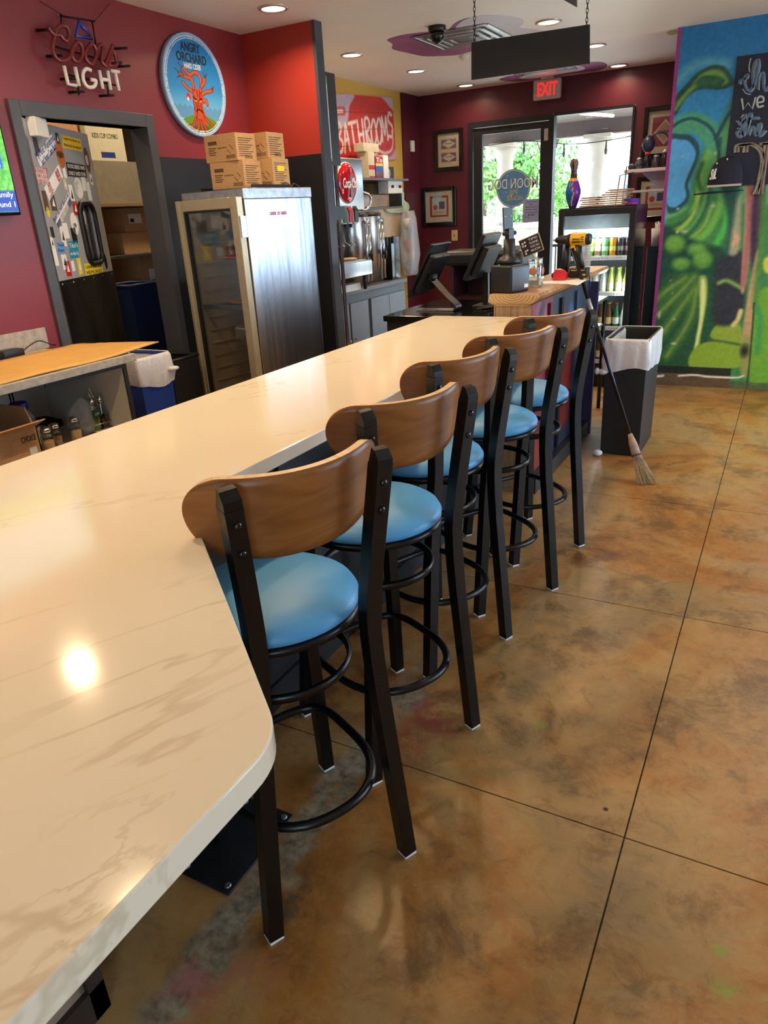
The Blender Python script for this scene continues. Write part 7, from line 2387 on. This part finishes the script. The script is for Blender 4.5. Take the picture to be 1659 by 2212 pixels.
so['kind'] = 'stuff'


# ================================================================== MURAL WALL
MUR_PLAIN = paint_wall('mural_side_paint', rgb(112, 44, 104))
mw = structure(MB().box(-1.045, 1.0, MW + 0.002, MW + 0.122, 0, CEIL).box(-1.045, -0.925, MW + 0.122, FW + 0.12, 0, CEIL).box(3.8, XR + 0.12, MW + 0.002, MW + 0.122, 0, CEIL).box(1.0, 3.8, MW + 0.002, MW + 0.122, 0, 0.35).box(1.0, 3.8, MW + 0.002, MW + 0.122, 2.65, CEIL), 'wall_mural', MUR_PLAIN, 'wall painted with a green plant mural on blue')
M = Canvas(-1.045, 0.40, 0.0, CEIL, 0.0085)
M.flat((18, 100, 156))
M.mixin((2.75 - M.V) / 0.7 * 0.6, (62, 146, 196))
M.mixin((M.U + 0.5) / 0.6 * np.clip((M.V - 2.3) / 0.5, 0, 1) * 0.8, (0, 84, 140))
DG, MG, LG, YG, TG = (18, 62, 48), (52, 118, 62), (106, 168, 66), (150, 176, 70), (64, 142, 112)
DT = (22, 66, 78)
# lower body of greens
M.poly([(-1.000,1.480),(-0.892,1.550),(-0.829,1.657),(-0.810,1.836),(-0.756,2.007),(-0.638,2.201),(-0.524,2.386),(-0.192,2.349),(0.152,-0.059),(-1.062,-0.139)], MG, 0.06)
M.poly([(-0.657,1.912),(-0.626,2.098),(-0.544,2.274),(-0.323,2.364),(-0.087,1.614),(-0.568,1.606)], (84, 150, 104), 0.05)
# top curling leaf
M.stroke([(-1.017,2.524),(-0.892,2.617),(-0.755,2.626),(-0.643,2.592)], 0.05, (120, 176, 170), 0.08, 0.6)
M.poly([(-1.026,2.395),(-0.949,2.483),(-0.869,2.562),(-0.770,2.602),(-0.683,2.591),(-0.623,2.539),(-0.588,2.471),(-0.624,2.430),(-0.716,2.427),(-0.804,2.443),(-0.873,2.431),(-0.939,2.382),(-1.007,2.271)], DG, 0.012)
M.poly([(-1.002,2.365),(-0.911,2.462),(-0.843,2.546),(-0.749,2.574),(-0.679,2.552),(-0.622,2.475),(-0.668,2.457),(-0.651,2.491),(-0.744,2.531),(-0.841,2.526),(-0.910,2.449)], (92, 132, 62), 0.02)
M.poly([(-1.004,2.311),(-0.924,2.414),(-0.863,2.503),(-0.760,2.520),(-0.672,2.493),(-0.709,2.459),(-0.807,2.470),(-0.881,2.439),(-0.946,2.379)], (36, 84, 52), 0.02, 0.9)
M.stroke([(-1.012,2.319),(-0.942,2.412),(-0.877,2.472)], 0.03, (86, 122, 58), 0.02)
M.stroke([(-0.592,2.452),(-0.569,2.481),(-0.544,2.498)], 0.022, DT, 0.015)
# middle loop
M.stroke([(-1.015,2.119),(-0.956,2.190),(-0.867,2.209),(-0.774,2.166),(-0.710,2.099),(-0.671,2.007),(-0.651,1.894),(-0.657,1.754)], 0.15, TG, 0.03)
M.stroke([(-1.028,2.183),(-0.959,2.225),(-0.870,2.237),(-0.770,2.193),(-0.699,2.125),(-0.657,2.033),(-0.630,1.893)], 0.024, DT, 0.012)
M.stroke([(-0.671,2.069),(-0.633,2.160),(-0.591,2.243),(-0.545,2.284)], 0.028, DT, 0.014)
M.poly([(-1.034,2.086),(-0.949,2.128),(-0.860,2.106),(-0.794,2.024),(-0.790,1.922),(-0.829,1.808),(-0.851,1.731),(-0.827,1.642),(-0.864,1.563),(-0.941,1.508),(-1.008,1.571)], DT, 0.014)
M.poly([(-1.031,2.058),(-0.945,2.085),(-0.878,2.066),(-0.819,1.991),(-0.820,1.925),(-0.859,1.810),(-0.877,1.732),(-0.857,1.644),(-0.896,1.587),(-0.954,1.561),(-1.014,1.631)], (70, 146, 204), 0.010)
# flowing stripes of the stalk
for k, (pts, w_, c_) in enumerate((
        ([(-0.717,1.969),(-0.753,1.839),(-0.755,1.725),(-0.765,1.580),(-0.843,1.436),(-0.987,1.347)], 0.05, LG),
        ([(-0.652,1.964),(-0.693,1.820),(-0.692,1.685),(-0.706,1.541),(-0.779,1.396),(-0.942,1.269)], 0.05, (88, 150, 80)),
        ([(-0.751,1.895),(-0.776,1.783),(-0.740,1.652),(-0.778,1.526),(-0.881,1.430),(-0.983,1.385)], 0.026, DG),
        ([(-0.754,1.653),(-0.778,1.522),(-0.862,1.392),(-0.963,1.335)], 0.030, YG),
        ([(-0.667,1.719),(-0.691,1.540),(-0.763,1.388),(-0.901,1.248)], 0.022, DG),
        ([(-0.565,1.642),(-0.592,1.499),(-0.656,1.354),(-0.786,1.245)], 0.06, LG),
        ([(-0.637,1.574),(-0.690,1.400),(-0.792,1.298)], 0.022, YG),
        ([(-0.521,1.567),(-0.521,1.386),(-0.572,1.257)], 0.05, (70, 178, 70)))):
    M.stroke(pts, w_, c_, 0.03, 0.85)
M.stroke([(-0.639,2.066),(-0.630,1.928),(-0.593,1.820)], 0.03, DG, 0.02, 0.8)
M.stroke([(-1.001,1.488),(-0.926,1.507),(-0.855,1.548)], 0.03, (110, 170, 110), 0.03, 0.7)
# dark hollow with fruits
M.poly([(-1.151,1.426),(-0.993,1.412),(-0.872,1.343),(-0.675,1.257),(-0.523,1.214),(-0.457,1.122),(-0.494,0.970),(-0.678,0.932),(-0.914,0.974),(-1.099,0.813)], DG, 0.04)
for (c_, rx, rz) in (((-0.909,1.256), 0.085, 0.075), ((-0.722,1.205), 0.075, 0.05), ((-0.667,1.119), 0.08, 0.075), ((-0.839,1.084), 0.075, 0.05)):
    M.ell(c_[0], c_[1], rx, rz, (74, 128, 50), 0.04)
    M.ell(c_[0] - 0.01, c_[1] + 0.02, rx * 0.7, rz * 0.65, (104, 158, 62), 0.05, 0.8)
# radiating leaves
M.poly([(-1.106,0.895),(-0.724,1.011),(-0.485,0.892),(-0.448,0.575),(-0.634,0.151),(-1.038,0.088)], (26, 72, 44), 0.05)
for pts in ([(-0.721,0.980),(-0.859,0.813),(-1.004,0.648)], [(-0.670,0.932),(-0.810,0.712),(-0.983,0.417)], [(-0.690,0.873),(-0.721,0.611),(-0.888,0.270)], [(-0.797,0.973),(-0.943,0.862),(-1.035,0.772)]):
    M.stroke(pts, 0.075, (70, 112, 44), 0.06, 0.9)
    M.stroke(pts, 0.02, (132, 150, 66), 0.03, 0.6)
M.poly([(-0.675,0.980),(-0.621,0.971),(-0.596,0.814),(-0.605,0.613),(-0.614,0.406),(-0.555,0.155),(-0.658,0.150),(-0.656,0.363),(-0.640,0.653),(-0.669,0.853)], (132, 156, 70), 0.02)
M.poly([(-0.660,0.948),(-0.620,0.893),(-0.609,0.653),(-0.629,0.406),(-0.655,0.355),(-0.643,0.612)], (206, 214, 140), 0.02, 0.85)
M.poly([(-0.675,0.320),(-0.545,0.417),(-0.281,0.437),(-0.235,0.212),(-0.652,0.168)], (120, 152, 40), 0.02)
M.poly([(-0.534,0.491),(-0.452,0.607),(-0.314,0.577),(-0.278,0.408),(-0.489,0.431)], (126, 150, 46), 0.02)
M.stroke([(-0.538,0.429),(-0.422,0.420),(-0.284,0.396)], 0.02, (60, 84, 36), 0.02)
# dark figure and tan stalks on the right
M.poly([(-0.542,1.124),(-0.376,1.196),(-0.311,0.968),(-0.304,0.617),(-0.505,0.574),(-0.551,0.814)], (36, 40, 48), 0.04)
M.stroke([(-0.518,0.924),(-0.454,0.946),(-0.337,0.884)], 0.03, (120, 160, 80), 0.03)
M.poly([(-0.492,1.384),(-0.483,1.601),(-0.426,1.598),(-0.390,1.196),(-0.482,1.180)], (150, 150, 120), 0.03)
M.stroke([(-0.466,1.347),(-0.416,1.286),(-0.446,1.242)], 0.04, (190, 150, 116), 0.03)
M.poly([(-0.640,1.859),(-0.508,1.458),(-0.504,1.180),(-0.468,1.179),(-0.457,1.564),(-0.448,1.775)], (30, 78, 66), 0.04)
M.poly([(-0.428,1.946),(-0.353,1.940),(-0.309,1.341),(-0.302,0.891),(-0.338,0.891),(-0.375,1.416)], (168, 128, 108), 0.02)
M.stroke([(-0.394,1.943),(-0.340,1.415),(-0.319,0.911)], 0.04, (150, 84, 84), 0.03, 0.8)
M.poly([(-0.332,1.938),(-0.268,1.933),(-0.243,1.266),(-0.254,0.967),(-0.326,1.414)], (60, 30, 60), 0.03)
M.poly([(-0.252,1.174),(-0.230,1.162),(-0.217,0.736),(-0.205,0.418),(-0.271,0.416),(-0.275,0.736),(-0.266,1.005)], (170, 138, 96), 0.02)
M.stroke([(-0.313,0.688),(-0.326,0.617),(-0.357,0.568)], 0.04, (190, 176, 110), 0.02)
M.poly([(-0.274,0.437),(-0.200,0.439),(-0.184,0.139),(-0.244,0.136)], (134, 138, 70), 0.03)
M.ell((-0.240,0.344)[0], (-0.240,0.344)[1], 0.03, 0.05, (22, 24, 16), 0.04)
M.poly([(-0.205,0.814),(-0.116,0.890),(0.027,0.814),(0.117,0.187),(-0.083,0.052),(-0.170,0.090),(-0.193,0.499)], (98, 150, 40), 0.03)
M.poly([(-0.189,1.117),(-0.103,1.130),(-0.086,1.003),(-0.169,1.019)], (190, 186, 60), 0.02)
M.stroke([(-0.263,1.624),(-0.229,1.265),(-0.218,0.967),(-0.202,0.736)], 0.05, (70, 120, 50), 0.04, 0.8)
M.stroke([(-0.185,0.717),(-0.146,0.580),(-0.136,0.339)], 0.04, (36, 130, 76), 0.04, 0.8)
M.stroke([(-0.216,0.756),(-0.204,0.579),(-0.189,0.297),(-0.179,0.013)], 0.010, (22, 26, 20), 0.008)
# bottom edge: black band, then bare plaster
zb0 = 0.115
M.mixin((M.V < zb0 + 0.07) * (M.U < -0.33) * 0.9, (18, 24, 20))
M.mixin((M.V < zb0) * (M.U < -0.33) * 1.0, (84, 66, 44))
M.mixin((M.V < 0.06) * (M.U >= -0.33) * 0.6, (84, 66, 44))
M.stroke([(-0.765,0.093),(-0.629,0.108),(-0.509,0.097),(-0.278,0.101),(-0.223,0.120)], 0.018, (206, 196, 176), 0.008)
M.stroke([(-0.995,0.072),(-0.904,0.086)], 0.022, (200, 196, 190), 0.008)
# corner bead
M.mixin((M.U < -1.012) * 1.0, (128, 44, 112))
M.C = np.clip(M.C * 1.18 + 0.02, 0, 1)
M.grain(0.014, 3, 2)
# chips where plaster shows
for (c_, rx, rz) in (((-0.900,1.359), 0.02, 0.02), ((-0.843,1.361), 0.035, 0.016), ((-0.663,1.961), 0.018, 0.018), ((-0.918,1.957), 0.010, 0.012), ((-0.855,0.609), 0.020, 0.012), ((-0.893,0.838), 0.008, 0.012), ((-0.919,0.950), 0.008, 0.010), ((-0.838,0.391), 0.04, 0.018), ((-0.987,0.648), 0.02, 0.05), ((-0.634,1.555), 0.03, 0.02), ((-0.915,1.547), 0.018, 0.016)):
    M.ell(c_[0], c_[1], rx * 0.62, rz * 0.62, (206, 196, 184), 0.012, 0.9)
M.mesh('mural_face', lambda U, V: np.stack([U, np.full_like(U, MW), V], -1), paint_mat('mural_paint', 0.42, 0.0, 0.25), mw)

wr = MB().box(1.0, 3.8, MW + 0.03, MW + 0.09, 0.35, 0.41).box(1.0, 3.8, MW + 0.03, MW + 0.09, 2.59, 2.65)  # unseen window, added to brighten the steel cabinet's reflection and the floor
for x in (1.0, 2.37, 3.74):
    wr.box(x, x + 0.06, MW + 0.03, MW + 0.09, 0.41, 2.59)
w4 = structure(wr, 'added_window_4', WFRAME)
for x in (1.06, 2.43):
    MB().box(x, x + 1.31, MW + 0.055, MW + 0.062, 0.41, 2.59).build('pane', GLASS, w4)

# chalkboard
cbk = thing('chalkboard', 'navy chalkboard with white script lettering on the mural wall', 'chalkboard', (-0.1, MW, 2.2))
bq = [(-0.578,2.640),(-0.364,2.643),(-0.546,1.955),(-0.511,1.124)]
cbx0, cbz1 = bq[0][0], bq[0][1]
part(MB().box(cbx0, 0.38, MW - 0.014, MW - 0.001, 1.70, cbz1), 'board', mat('navy_chalkboard', rgb(28, 34, 56), 0.6, 0, 0.15, 6), cbk)
CHK = mat('chalk_grey', rgb(186, 196, 200), 0.9, 0, 0.15, 60)
CHB = mat('chalk_blue', rgb(96, 122, 152), 0.9, 0, 0.15, 60)
SILV = mat('chalk_silver', rgb(150, 150, 136), 0.8, 0, 0.3, 20)
KY = MW - 0.0155


def chalk(pts, r, m=None, name='chalk_stroke', sp=True):
    p = [(q[0], KY, q[1]) for q in pts]
    part(MB().tube(spline(p, 6) if sp and len(p) > 2 else p, r, 6), name, m or CHB, cbk)


for pts in ([(-0.537,2.445),(-0.534,2.470),(-0.511,2.473),(-0.489,2.484),(-0.488,2.503),(-0.502,2.485),(-0.501,2.447),(-0.483,2.406),(-0.454,2.387),(-0.435,2.420),(-0.419,2.501),(-0.415,2.569),(-0.428,2.596),(-0.446,2.560),(-0.448,2.498),(-0.433,2.407)], [(-0.401,2.391),(-0.404,2.483),(-0.387,2.503),(-0.372,2.489),(-0.360,2.399),(-0.338,2.380),(-0.316,2.413)], [(-0.511,2.124),(-0.490,2.119),(-0.514,2.095),(-0.501,2.067),(-0.475,2.078),(-0.467,2.150),(-0.461,2.209),(-0.474,2.210),(-0.480,2.118),(-0.464,2.073)], [(-0.522,2.182),(-0.494,2.153),(-0.458,2.189),(-0.365,2.190)], [(-0.464,2.070),(-0.440,2.148),(-0.425,2.219),(-0.437,2.207),(-0.430,2.074),(-0.410,2.125),(-0.389,2.116),(-0.379,2.069),(-0.352,2.093),(-0.345,2.139),(-0.358,2.140),(-0.365,2.088),(-0.341,2.059),(-0.306,2.096)]):
    chalk(pts, 0.0125, CHB)
    chalk([(p[0] - 0.009, p[1] + 0.004) for p in pts], 0.005, CHK)
    chalk([(p[0] + 0.009, p[1] - 0.004) for p in pts], 0.004, CHK)
for pts in ([(-0.511,2.342),(-0.488,2.261),(-0.460,2.307),(-0.424,2.261),(-0.411,2.341)], [(-0.393,2.300),(-0.354,2.305),(-0.357,2.332),(-0.385,2.341),(-0.398,2.313),(-0.382,2.270),(-0.343,2.275)]):
    chalk(pts, 0.008, CHK, 'chalk_stroke', len(pts) > 5)
chalk([(-0.480,2.615),(-0.486,2.565),(-0.477,2.520)], 0.004, CHK)
chalk([(-0.513,2.410),(-0.482,2.374),(-0.447,2.364)], 0.004, CHK)
chalk([(-0.501,2.203),(-0.483,2.228)], 0.004, CHK)
for pts in ([(-0.511,1.952),(-0.510,2.000),(-0.455,2.002),(-0.448,1.947)], [(-0.482,2.001),(-0.408,2.005),(-0.334,1.951),(-0.306,1.868),(-0.309,1.766),(-0.323,1.663),(-0.339,1.629)], [(-0.340,1.999),(-0.260,2.002)], [(-0.298,1.989),(-0.297,1.799),(-0.297,1.626)]):
    chalk(pts, 0.013, SILV, 'block_letter')
    chalk([(p[0] + 0.022, p[1]) for p in pts], 0.013, mat('chalk_taupe', rgb(136, 120, 108), 0.8, 0, 0.3, 20), 'block_letter')

# cap
capq = [(-0.566,1.941),(-0.688,1.678),(-0.355,1.647)]
cp = thing('baseball_cap', 'dark navy baseball cap with a white front emblem on the mural wall', 'cap', (-0.60, 7.1, 1.75))
NAVY = mat('navy_cap_cloth', rgb(28, 32, 52), 0.85, 0, 0.1, 60, 0.1)
ccx, ccz, cyy = -0.555, 1.705, 7.10
prof = []
cm = MB()
n1, n2 = 20, 14
vs, fs = [], []
for i in range(n2 + 1):
    a = (math.pi / 2) * i / n2
    for j in range(n1):
        b_ = 2 * math.pi * j / n1
        vs.append((ccx + 0.135 * math.cos(a) ** 0.8 * math.cos(b_), cyy - 0.0 + 0.07 * math.cos(a) ** 0.8 * math.sin(b_), ccz + 0.225 * math.sin(a) ** 0.9))
for i in range(n2):
    for j in range(n1):
        fs.append((i * n1 + j, i * n1 + (j + 1) % n1, (i + 1) * n1 + (j + 1) % n1, (i + 1) * n1 + j))
cm.add(vs, fs, True)
part(cm, 'crown', NAVY, cp)
bm_ = MB()
bp2 = [(-0.16, 0.02), (-0.215, -0.02), (-0.225, -0.05), (-0.19, -0.065), (0.0, -0.06), (0.13, -0.05), (0.135, 0.03), (0.0, 0.05)]
sp = spline(bp2, 4, True)
bm_.add([(ccx + p[0], cyy - 0.03 + p[1], ccz - 0.035 - 0.10 * max(0, -p[0] - 0.1)) for p in sp] + [(ccx + p[0], cyy - 0.03 + p[1], ccz - 0.045 - 0.10 * max(0, -p[0] - 0.1)) for p in sp], [tuple(range(len(sp))), tuple(reversed(range(len(sp), 2 * len(sp))))] + [(i, (i + 1) % len(sp), len(sp) + (i + 1) % len(sp), len(sp) + i) for i in range(len(sp))], False)
part(bm_, 'brim', NAVY, cp)
part(MB().box(ccx - 0.13, ccx + 0.13, cyy - 0.072, cyy - 0.066, ccz - 0.004, ccz + 0.012), 'band', mat('pale_highlight', rgb(196, 184, 170), 0.5), cp)  # pale strip, a painted highlight across the cap front
text('StL', 'emblem', WHITE_INK, cp, (ccx - 0.088, cyy - 0.064, ccz + 0.095), (0.75, -0.65, 0.1), (0.12, 0, 1), 0.06, 0.08, 0.006, False, 0.0)
for (dx, dz) in ((-0.075, 0.175), (0.0, 0.20)):
    part(MB().blob((ccx + dx, cyy - 0.052 + 0.2 * abs(dx), ccz + dz), 0.007, 0.006, 0.007, 8, 6), 'eyelet', WHITE_INK, cp)
part(MB().cyl((ccx, MW - 0.001, ccz + 0.17), (ccx, cyy, ccz + 0.18), 0.008, None, 8), 'peg', BLACK_METAL, cp)

# ================================================================== OUTSIDE
ASPH = mat('pale_paving', rgb(150, 148, 142), 0.9, 0, 0.1, 2.0)
gr = structure(MB().box(-40, 30, FW + 0.12, 60, -0.25, -0.15), 'ground', ASPH, 'paved forecourt outside the entrance')
structure(MB().box(XR + 0.15, 40, -30, FW + 0.12, -0.25, -0.15).box(-40, XR + 0.15, -30, YB - 0.15, -0.25, -0.15), 'ground_side', ASPH)
DKW = mat('dark_porch_wood', rgb(96, 84, 78), 0.6, 0, 0.1, 6)
porch = thing('porch_roof', 'dark boarded porch roof over the entrance', 'porch', (-3.0, 10.2, 2.9))
for k in range(14):
    y = FW + 0.16 + 0.2 * k
    part(MB().box(-7.5, 2.0, y, y + 0.19, 2.70, 2.73), 'board', DKW, porch)
part(MB().box(-7.5, 2.0, 11.55, 11.75, 2.52, 2.74), 'beam', DKW, porch)
part(MB().box(-7.5, 2.0, FW + 0.14, 11.75, 2.74, 2.86), 'roof_deck', DKW, porch)
tub = MB().cyl((-2.55, 10.2, 2.67), (-2.3, 10.9, 2.67), 0.02, None, 10).build('fluorescent_tube', emit_mat('tube_glow', (1, 1, 0.96), 3.0))
tag(tub, 'white tube light under the porch roof', 'light')
STUC = mat('cream_stucco', rgb(206, 198, 180), 0.85, 0, 0.06, 8, 0.05)
for (x, y, lb) in ((-4.02, 11.6, 'round cream porch column behind the entrance door'), (-2.62, 11.62, 'cream porch column seen through the clear pane')):
    t = thing('porch_column', lb, 'column', (x, y, -0.15), 0, 'cream porch columns')
    MB().lathe([(0.15, 0.0), (0.15, 0.1), (0.125, 0.14), (0.12, 2.42), (0.15, 2.50), (0.17, 2.56), (0.17, 2.62)], n=26).build('shaft', STUC, t)
    MB().box(-0.19, 0.19, -0.19, 0.19, 2.62, 2.67).build('capital', STUC, t)
lwl = thing('low_wall', 'low stone wall with a railing across the forecourt', 'wall', (-4.5, 15.0, -0.15))
part(MB().box(-12, 1.0, 15.0, 15.4, -0.15, 1.22), 'wall', mat('pale_stone', rgb(176, 168, 146), 0.9, 0, 0.25, 5), lwl)
part(MB().box(-12, 1.0, 14.95, 15.45, 1.22, 1.32), 'coping', STUC, lwl)
rl = thing('porch_railing', 'dark metal railing in front of the porch', 'railing', (-4, 12.2, -0.15))
part(MB().box(-5.6, -2.2, 12.18, 12.22, 1.0, 1.04).box(-5.6, -2.2, 12.18, 12.22, 0.05, 0.08), 'rail', BLACK_METAL, rl)
for k in range(30):
    part(MB().box(-5.55 + 0.115 * k, -5.535 + 0.115 * k, 12.19, 12.21, -0.15, 1.0), 'baluster', BLACK_METAL, rl)
WHB = mat('white_siding', rgb(226, 224, 216), 0.8, 0, 0.04, 3)
bld = thing('white_building', 'white beamed building across the forecourt', 'building', (-3.2, 22, -0.15))
part(MB().box(-4.6, 6.0, 22.0, 28.0, -0.15, 2.6), 'wall', WHB, bld)
part(MB().box(-5.2, 6.2, 19.5, 28.5, 3.5, 3.75), 'roof', WHB, bld)
part(MB().box(-5.2, 6.2, 19.5, 19.7, 3.1, 3.5), 'fascia', WHB, bld)
for k in range(6):
    part(MB().box(-4.9 + 1.6 * k, -4.62 + 1.6 * k, 19.6, 19.88, -0.15, 3.1), 'post', WHB, bld)
    part(MB().box(-4.2 + 1.6 * k, -3.4 + 1.6 * k, 21.97, 22.0, 0.6, 2.0), 'window', mat('dim_window', rgb(120, 140, 150), 0.2), bld)

LEAF = mat('leaf_green', rgb(96, 150, 62), 0.6, 0, 0.35, 3.0)
LEAF2 = mat('leaf_green_pale', rgb(130, 176, 84), 0.6, 0, 0.3, 3.0)
BARK = mat('bark', rgb(92, 76, 60), 0.9, 0, 0.2, 10)
leaf_me = {}


def tree(label, x, y, h, r, seed):
    t = thing('leafy_tree', label, 'tree', (x, y, -0.15), 0, 'trees beyond the forecourt')
    rr = random.Random(seed)
    tr_ = MB().tube([(0, 0, 0), (0.05, 0.02, h * 0.3), (0, 0.05, h * 0.62)], [0.17, 0.13, 0.07], 10)
    for k in range(5):
        a = k * 1.3 + seed
        tr_.tube([(0, 0.02, h * (0.3 + 0.06 * k)), (r * 0.5 * math.cos(a), r * 0.5 * math.sin(a), h * (0.52 + 0.06 * k))], [0.06, 0.02], 7)
    tr_.build('trunk', BARK, t)
    N = 4200
    P = np.empty((N, 4, 3))
    rs = np.random.RandomState(seed)
    cl_ = [(rr.uniform(-0.6, 0.6) * r, rr.uniform(-0.6, 0.6) * r, h * rr.uniform(0.22, 0.92), r * rr.uniform(0.35, 0.6)) for _ in range(16)]
    for i in range(N):
        c = cl_[i % 16]
        d = rs.randn(3)
        d /= np.linalg.norm(d)
        p = np.array(c[:3]) + d * c[3] * rs.uniform(0.75, 1.0)
        a = rs.randn(3)
        a /= np.linalg.norm(a)
        b = np.cross(a, d + 0.3 * rs.randn(3))
        b /= np.linalg.norm(b) + 1e-9
        s = rs.uniform(0.05, 0.10)
        P[i] = [p - a * s, p - b * s * 0.5, p + a * s, p + b * s * 0.5]
    me = bpy.data.meshes.new('foliage')
    me.from_pydata(P.reshape(-1, 3).tolist(), [], [(4 * i, 4 * i + 1, 4 * i + 2, 4 * i + 3) for i in range(N)])
    me.materials.append(LEAF)
    me.materials.append(LEAF2)
    me.polygons.foreach_set('material_index', [i % 2 for i in range(N)])
    o = bpy.data.objects.new('foliage', me)
    COL.objects.link(o)
    o.parent = t
    o['kind'] = 'stuff'


tree('leafy tree at the left, seen through the entrance door', -10.3, 21.5, 6.0, 1.8, 3)
tree('leafy tree right of the porch column', -6.7, 19.6, 5.6, 0.9, 5)
tree('leafy tree left of the white building', -7.3, 25.4, 6.0, 1.5, 8)
tree('tall leafy tree farther back on the left', -10.6, 28.0, 7.5, 2.4, 12)
tree('leafy tree beyond the white building', -1.6, 33.0, 8.0, 3.0, 15)


def car(label, x, y, col, rz):
    t = thing('parked_car', label, 'car', (x, y, -0.15), rz, 'cars parked beyond the wall')
    b = [(-2.2, 0.35), (-2.15, 0.85), (-1.3, 0.98), (-0.7, 1.55), (1.2, 1.6), (1.9, 1.05), (2.2, 0.95), (2.2, 0.35)]
    MB().prism(b, -0.85, 0.85, 'XZ').build('body', mat('car_' + label.split()[0], rgb(*col), 0.25, 0.2, 0.03, 5, coat=0.6), t, (0, 0, 0), 0.06)
    for s in (-0.862, 0.852):
        MB().prism([(-1.1, 1.02), (-0.62, 1.46), (1.1, 1.5), (1.6, 1.06)], s, s + 0.01, 'XZ').build('side_window', BLACK_GLOSS, t)
    for x_ in (-1.35, 1.4):
        for s in (-0.8, 0.8):
            MB().lathe([(0.0, -0.11), (0.33, -0.11), (0.35, 0), (0.33, 0.11), (0.0, 0.11)], (x_, s, 0.35), 20, 'Y').build('wheel', BLACK_PLASTIC, t)
    MB().box(2.19, 2.215, -0.8, -0.5, 0.7, 0.9).box(2.19, 2.215, 0.5, 0.8, 0.7, 0.9).build('tail_lamp', RED_INK, t)


car('white parked car left of the porch column', -7.55, 16.9, (220, 222, 226), A(4))
car('red parked car behind the door stile', -2.95, 17.0, (150, 36, 40), A(3))
sl = thing('string_lights', 'string of dark bulbs strung under the porch beam', 'string lights', (-3.0, 11.2, 2.7))
pts = [(-5.2, 11.56, 2.55), (-5.1, 11.3, 2.52), (-4.4, 11.2, 2.48), (-3.6, 11.2, 2.50), (-2.9, 11.2, 2.40), (-2.2, 11.2, 2.42), (-1.5, 11.2, 2.52), (-1.3, 11.56, 2.55)]
cp_ = spline(pts, 6)
part(MB().tube(cp_, 0.006, 6), 'cable', BLACK_METAL, sl)
for k in range(3, len(cp_), 5):
    p = cp_[k]
    bb_ = part(MB().cyl((p[0], p[1], p[2]), (p[0], p[1], p[2] - 0.09), 0.006, 0.014, 8), 'socket', BLACK_METAL, sl)
    part(MB().blob((p[0], p[1], p[2] - 0.13), 0.022, 0.022, 0.045, 10, 8), 'bulb', mat('bulb_glass', rgb(70, 76, 72), 0.2), bb_)
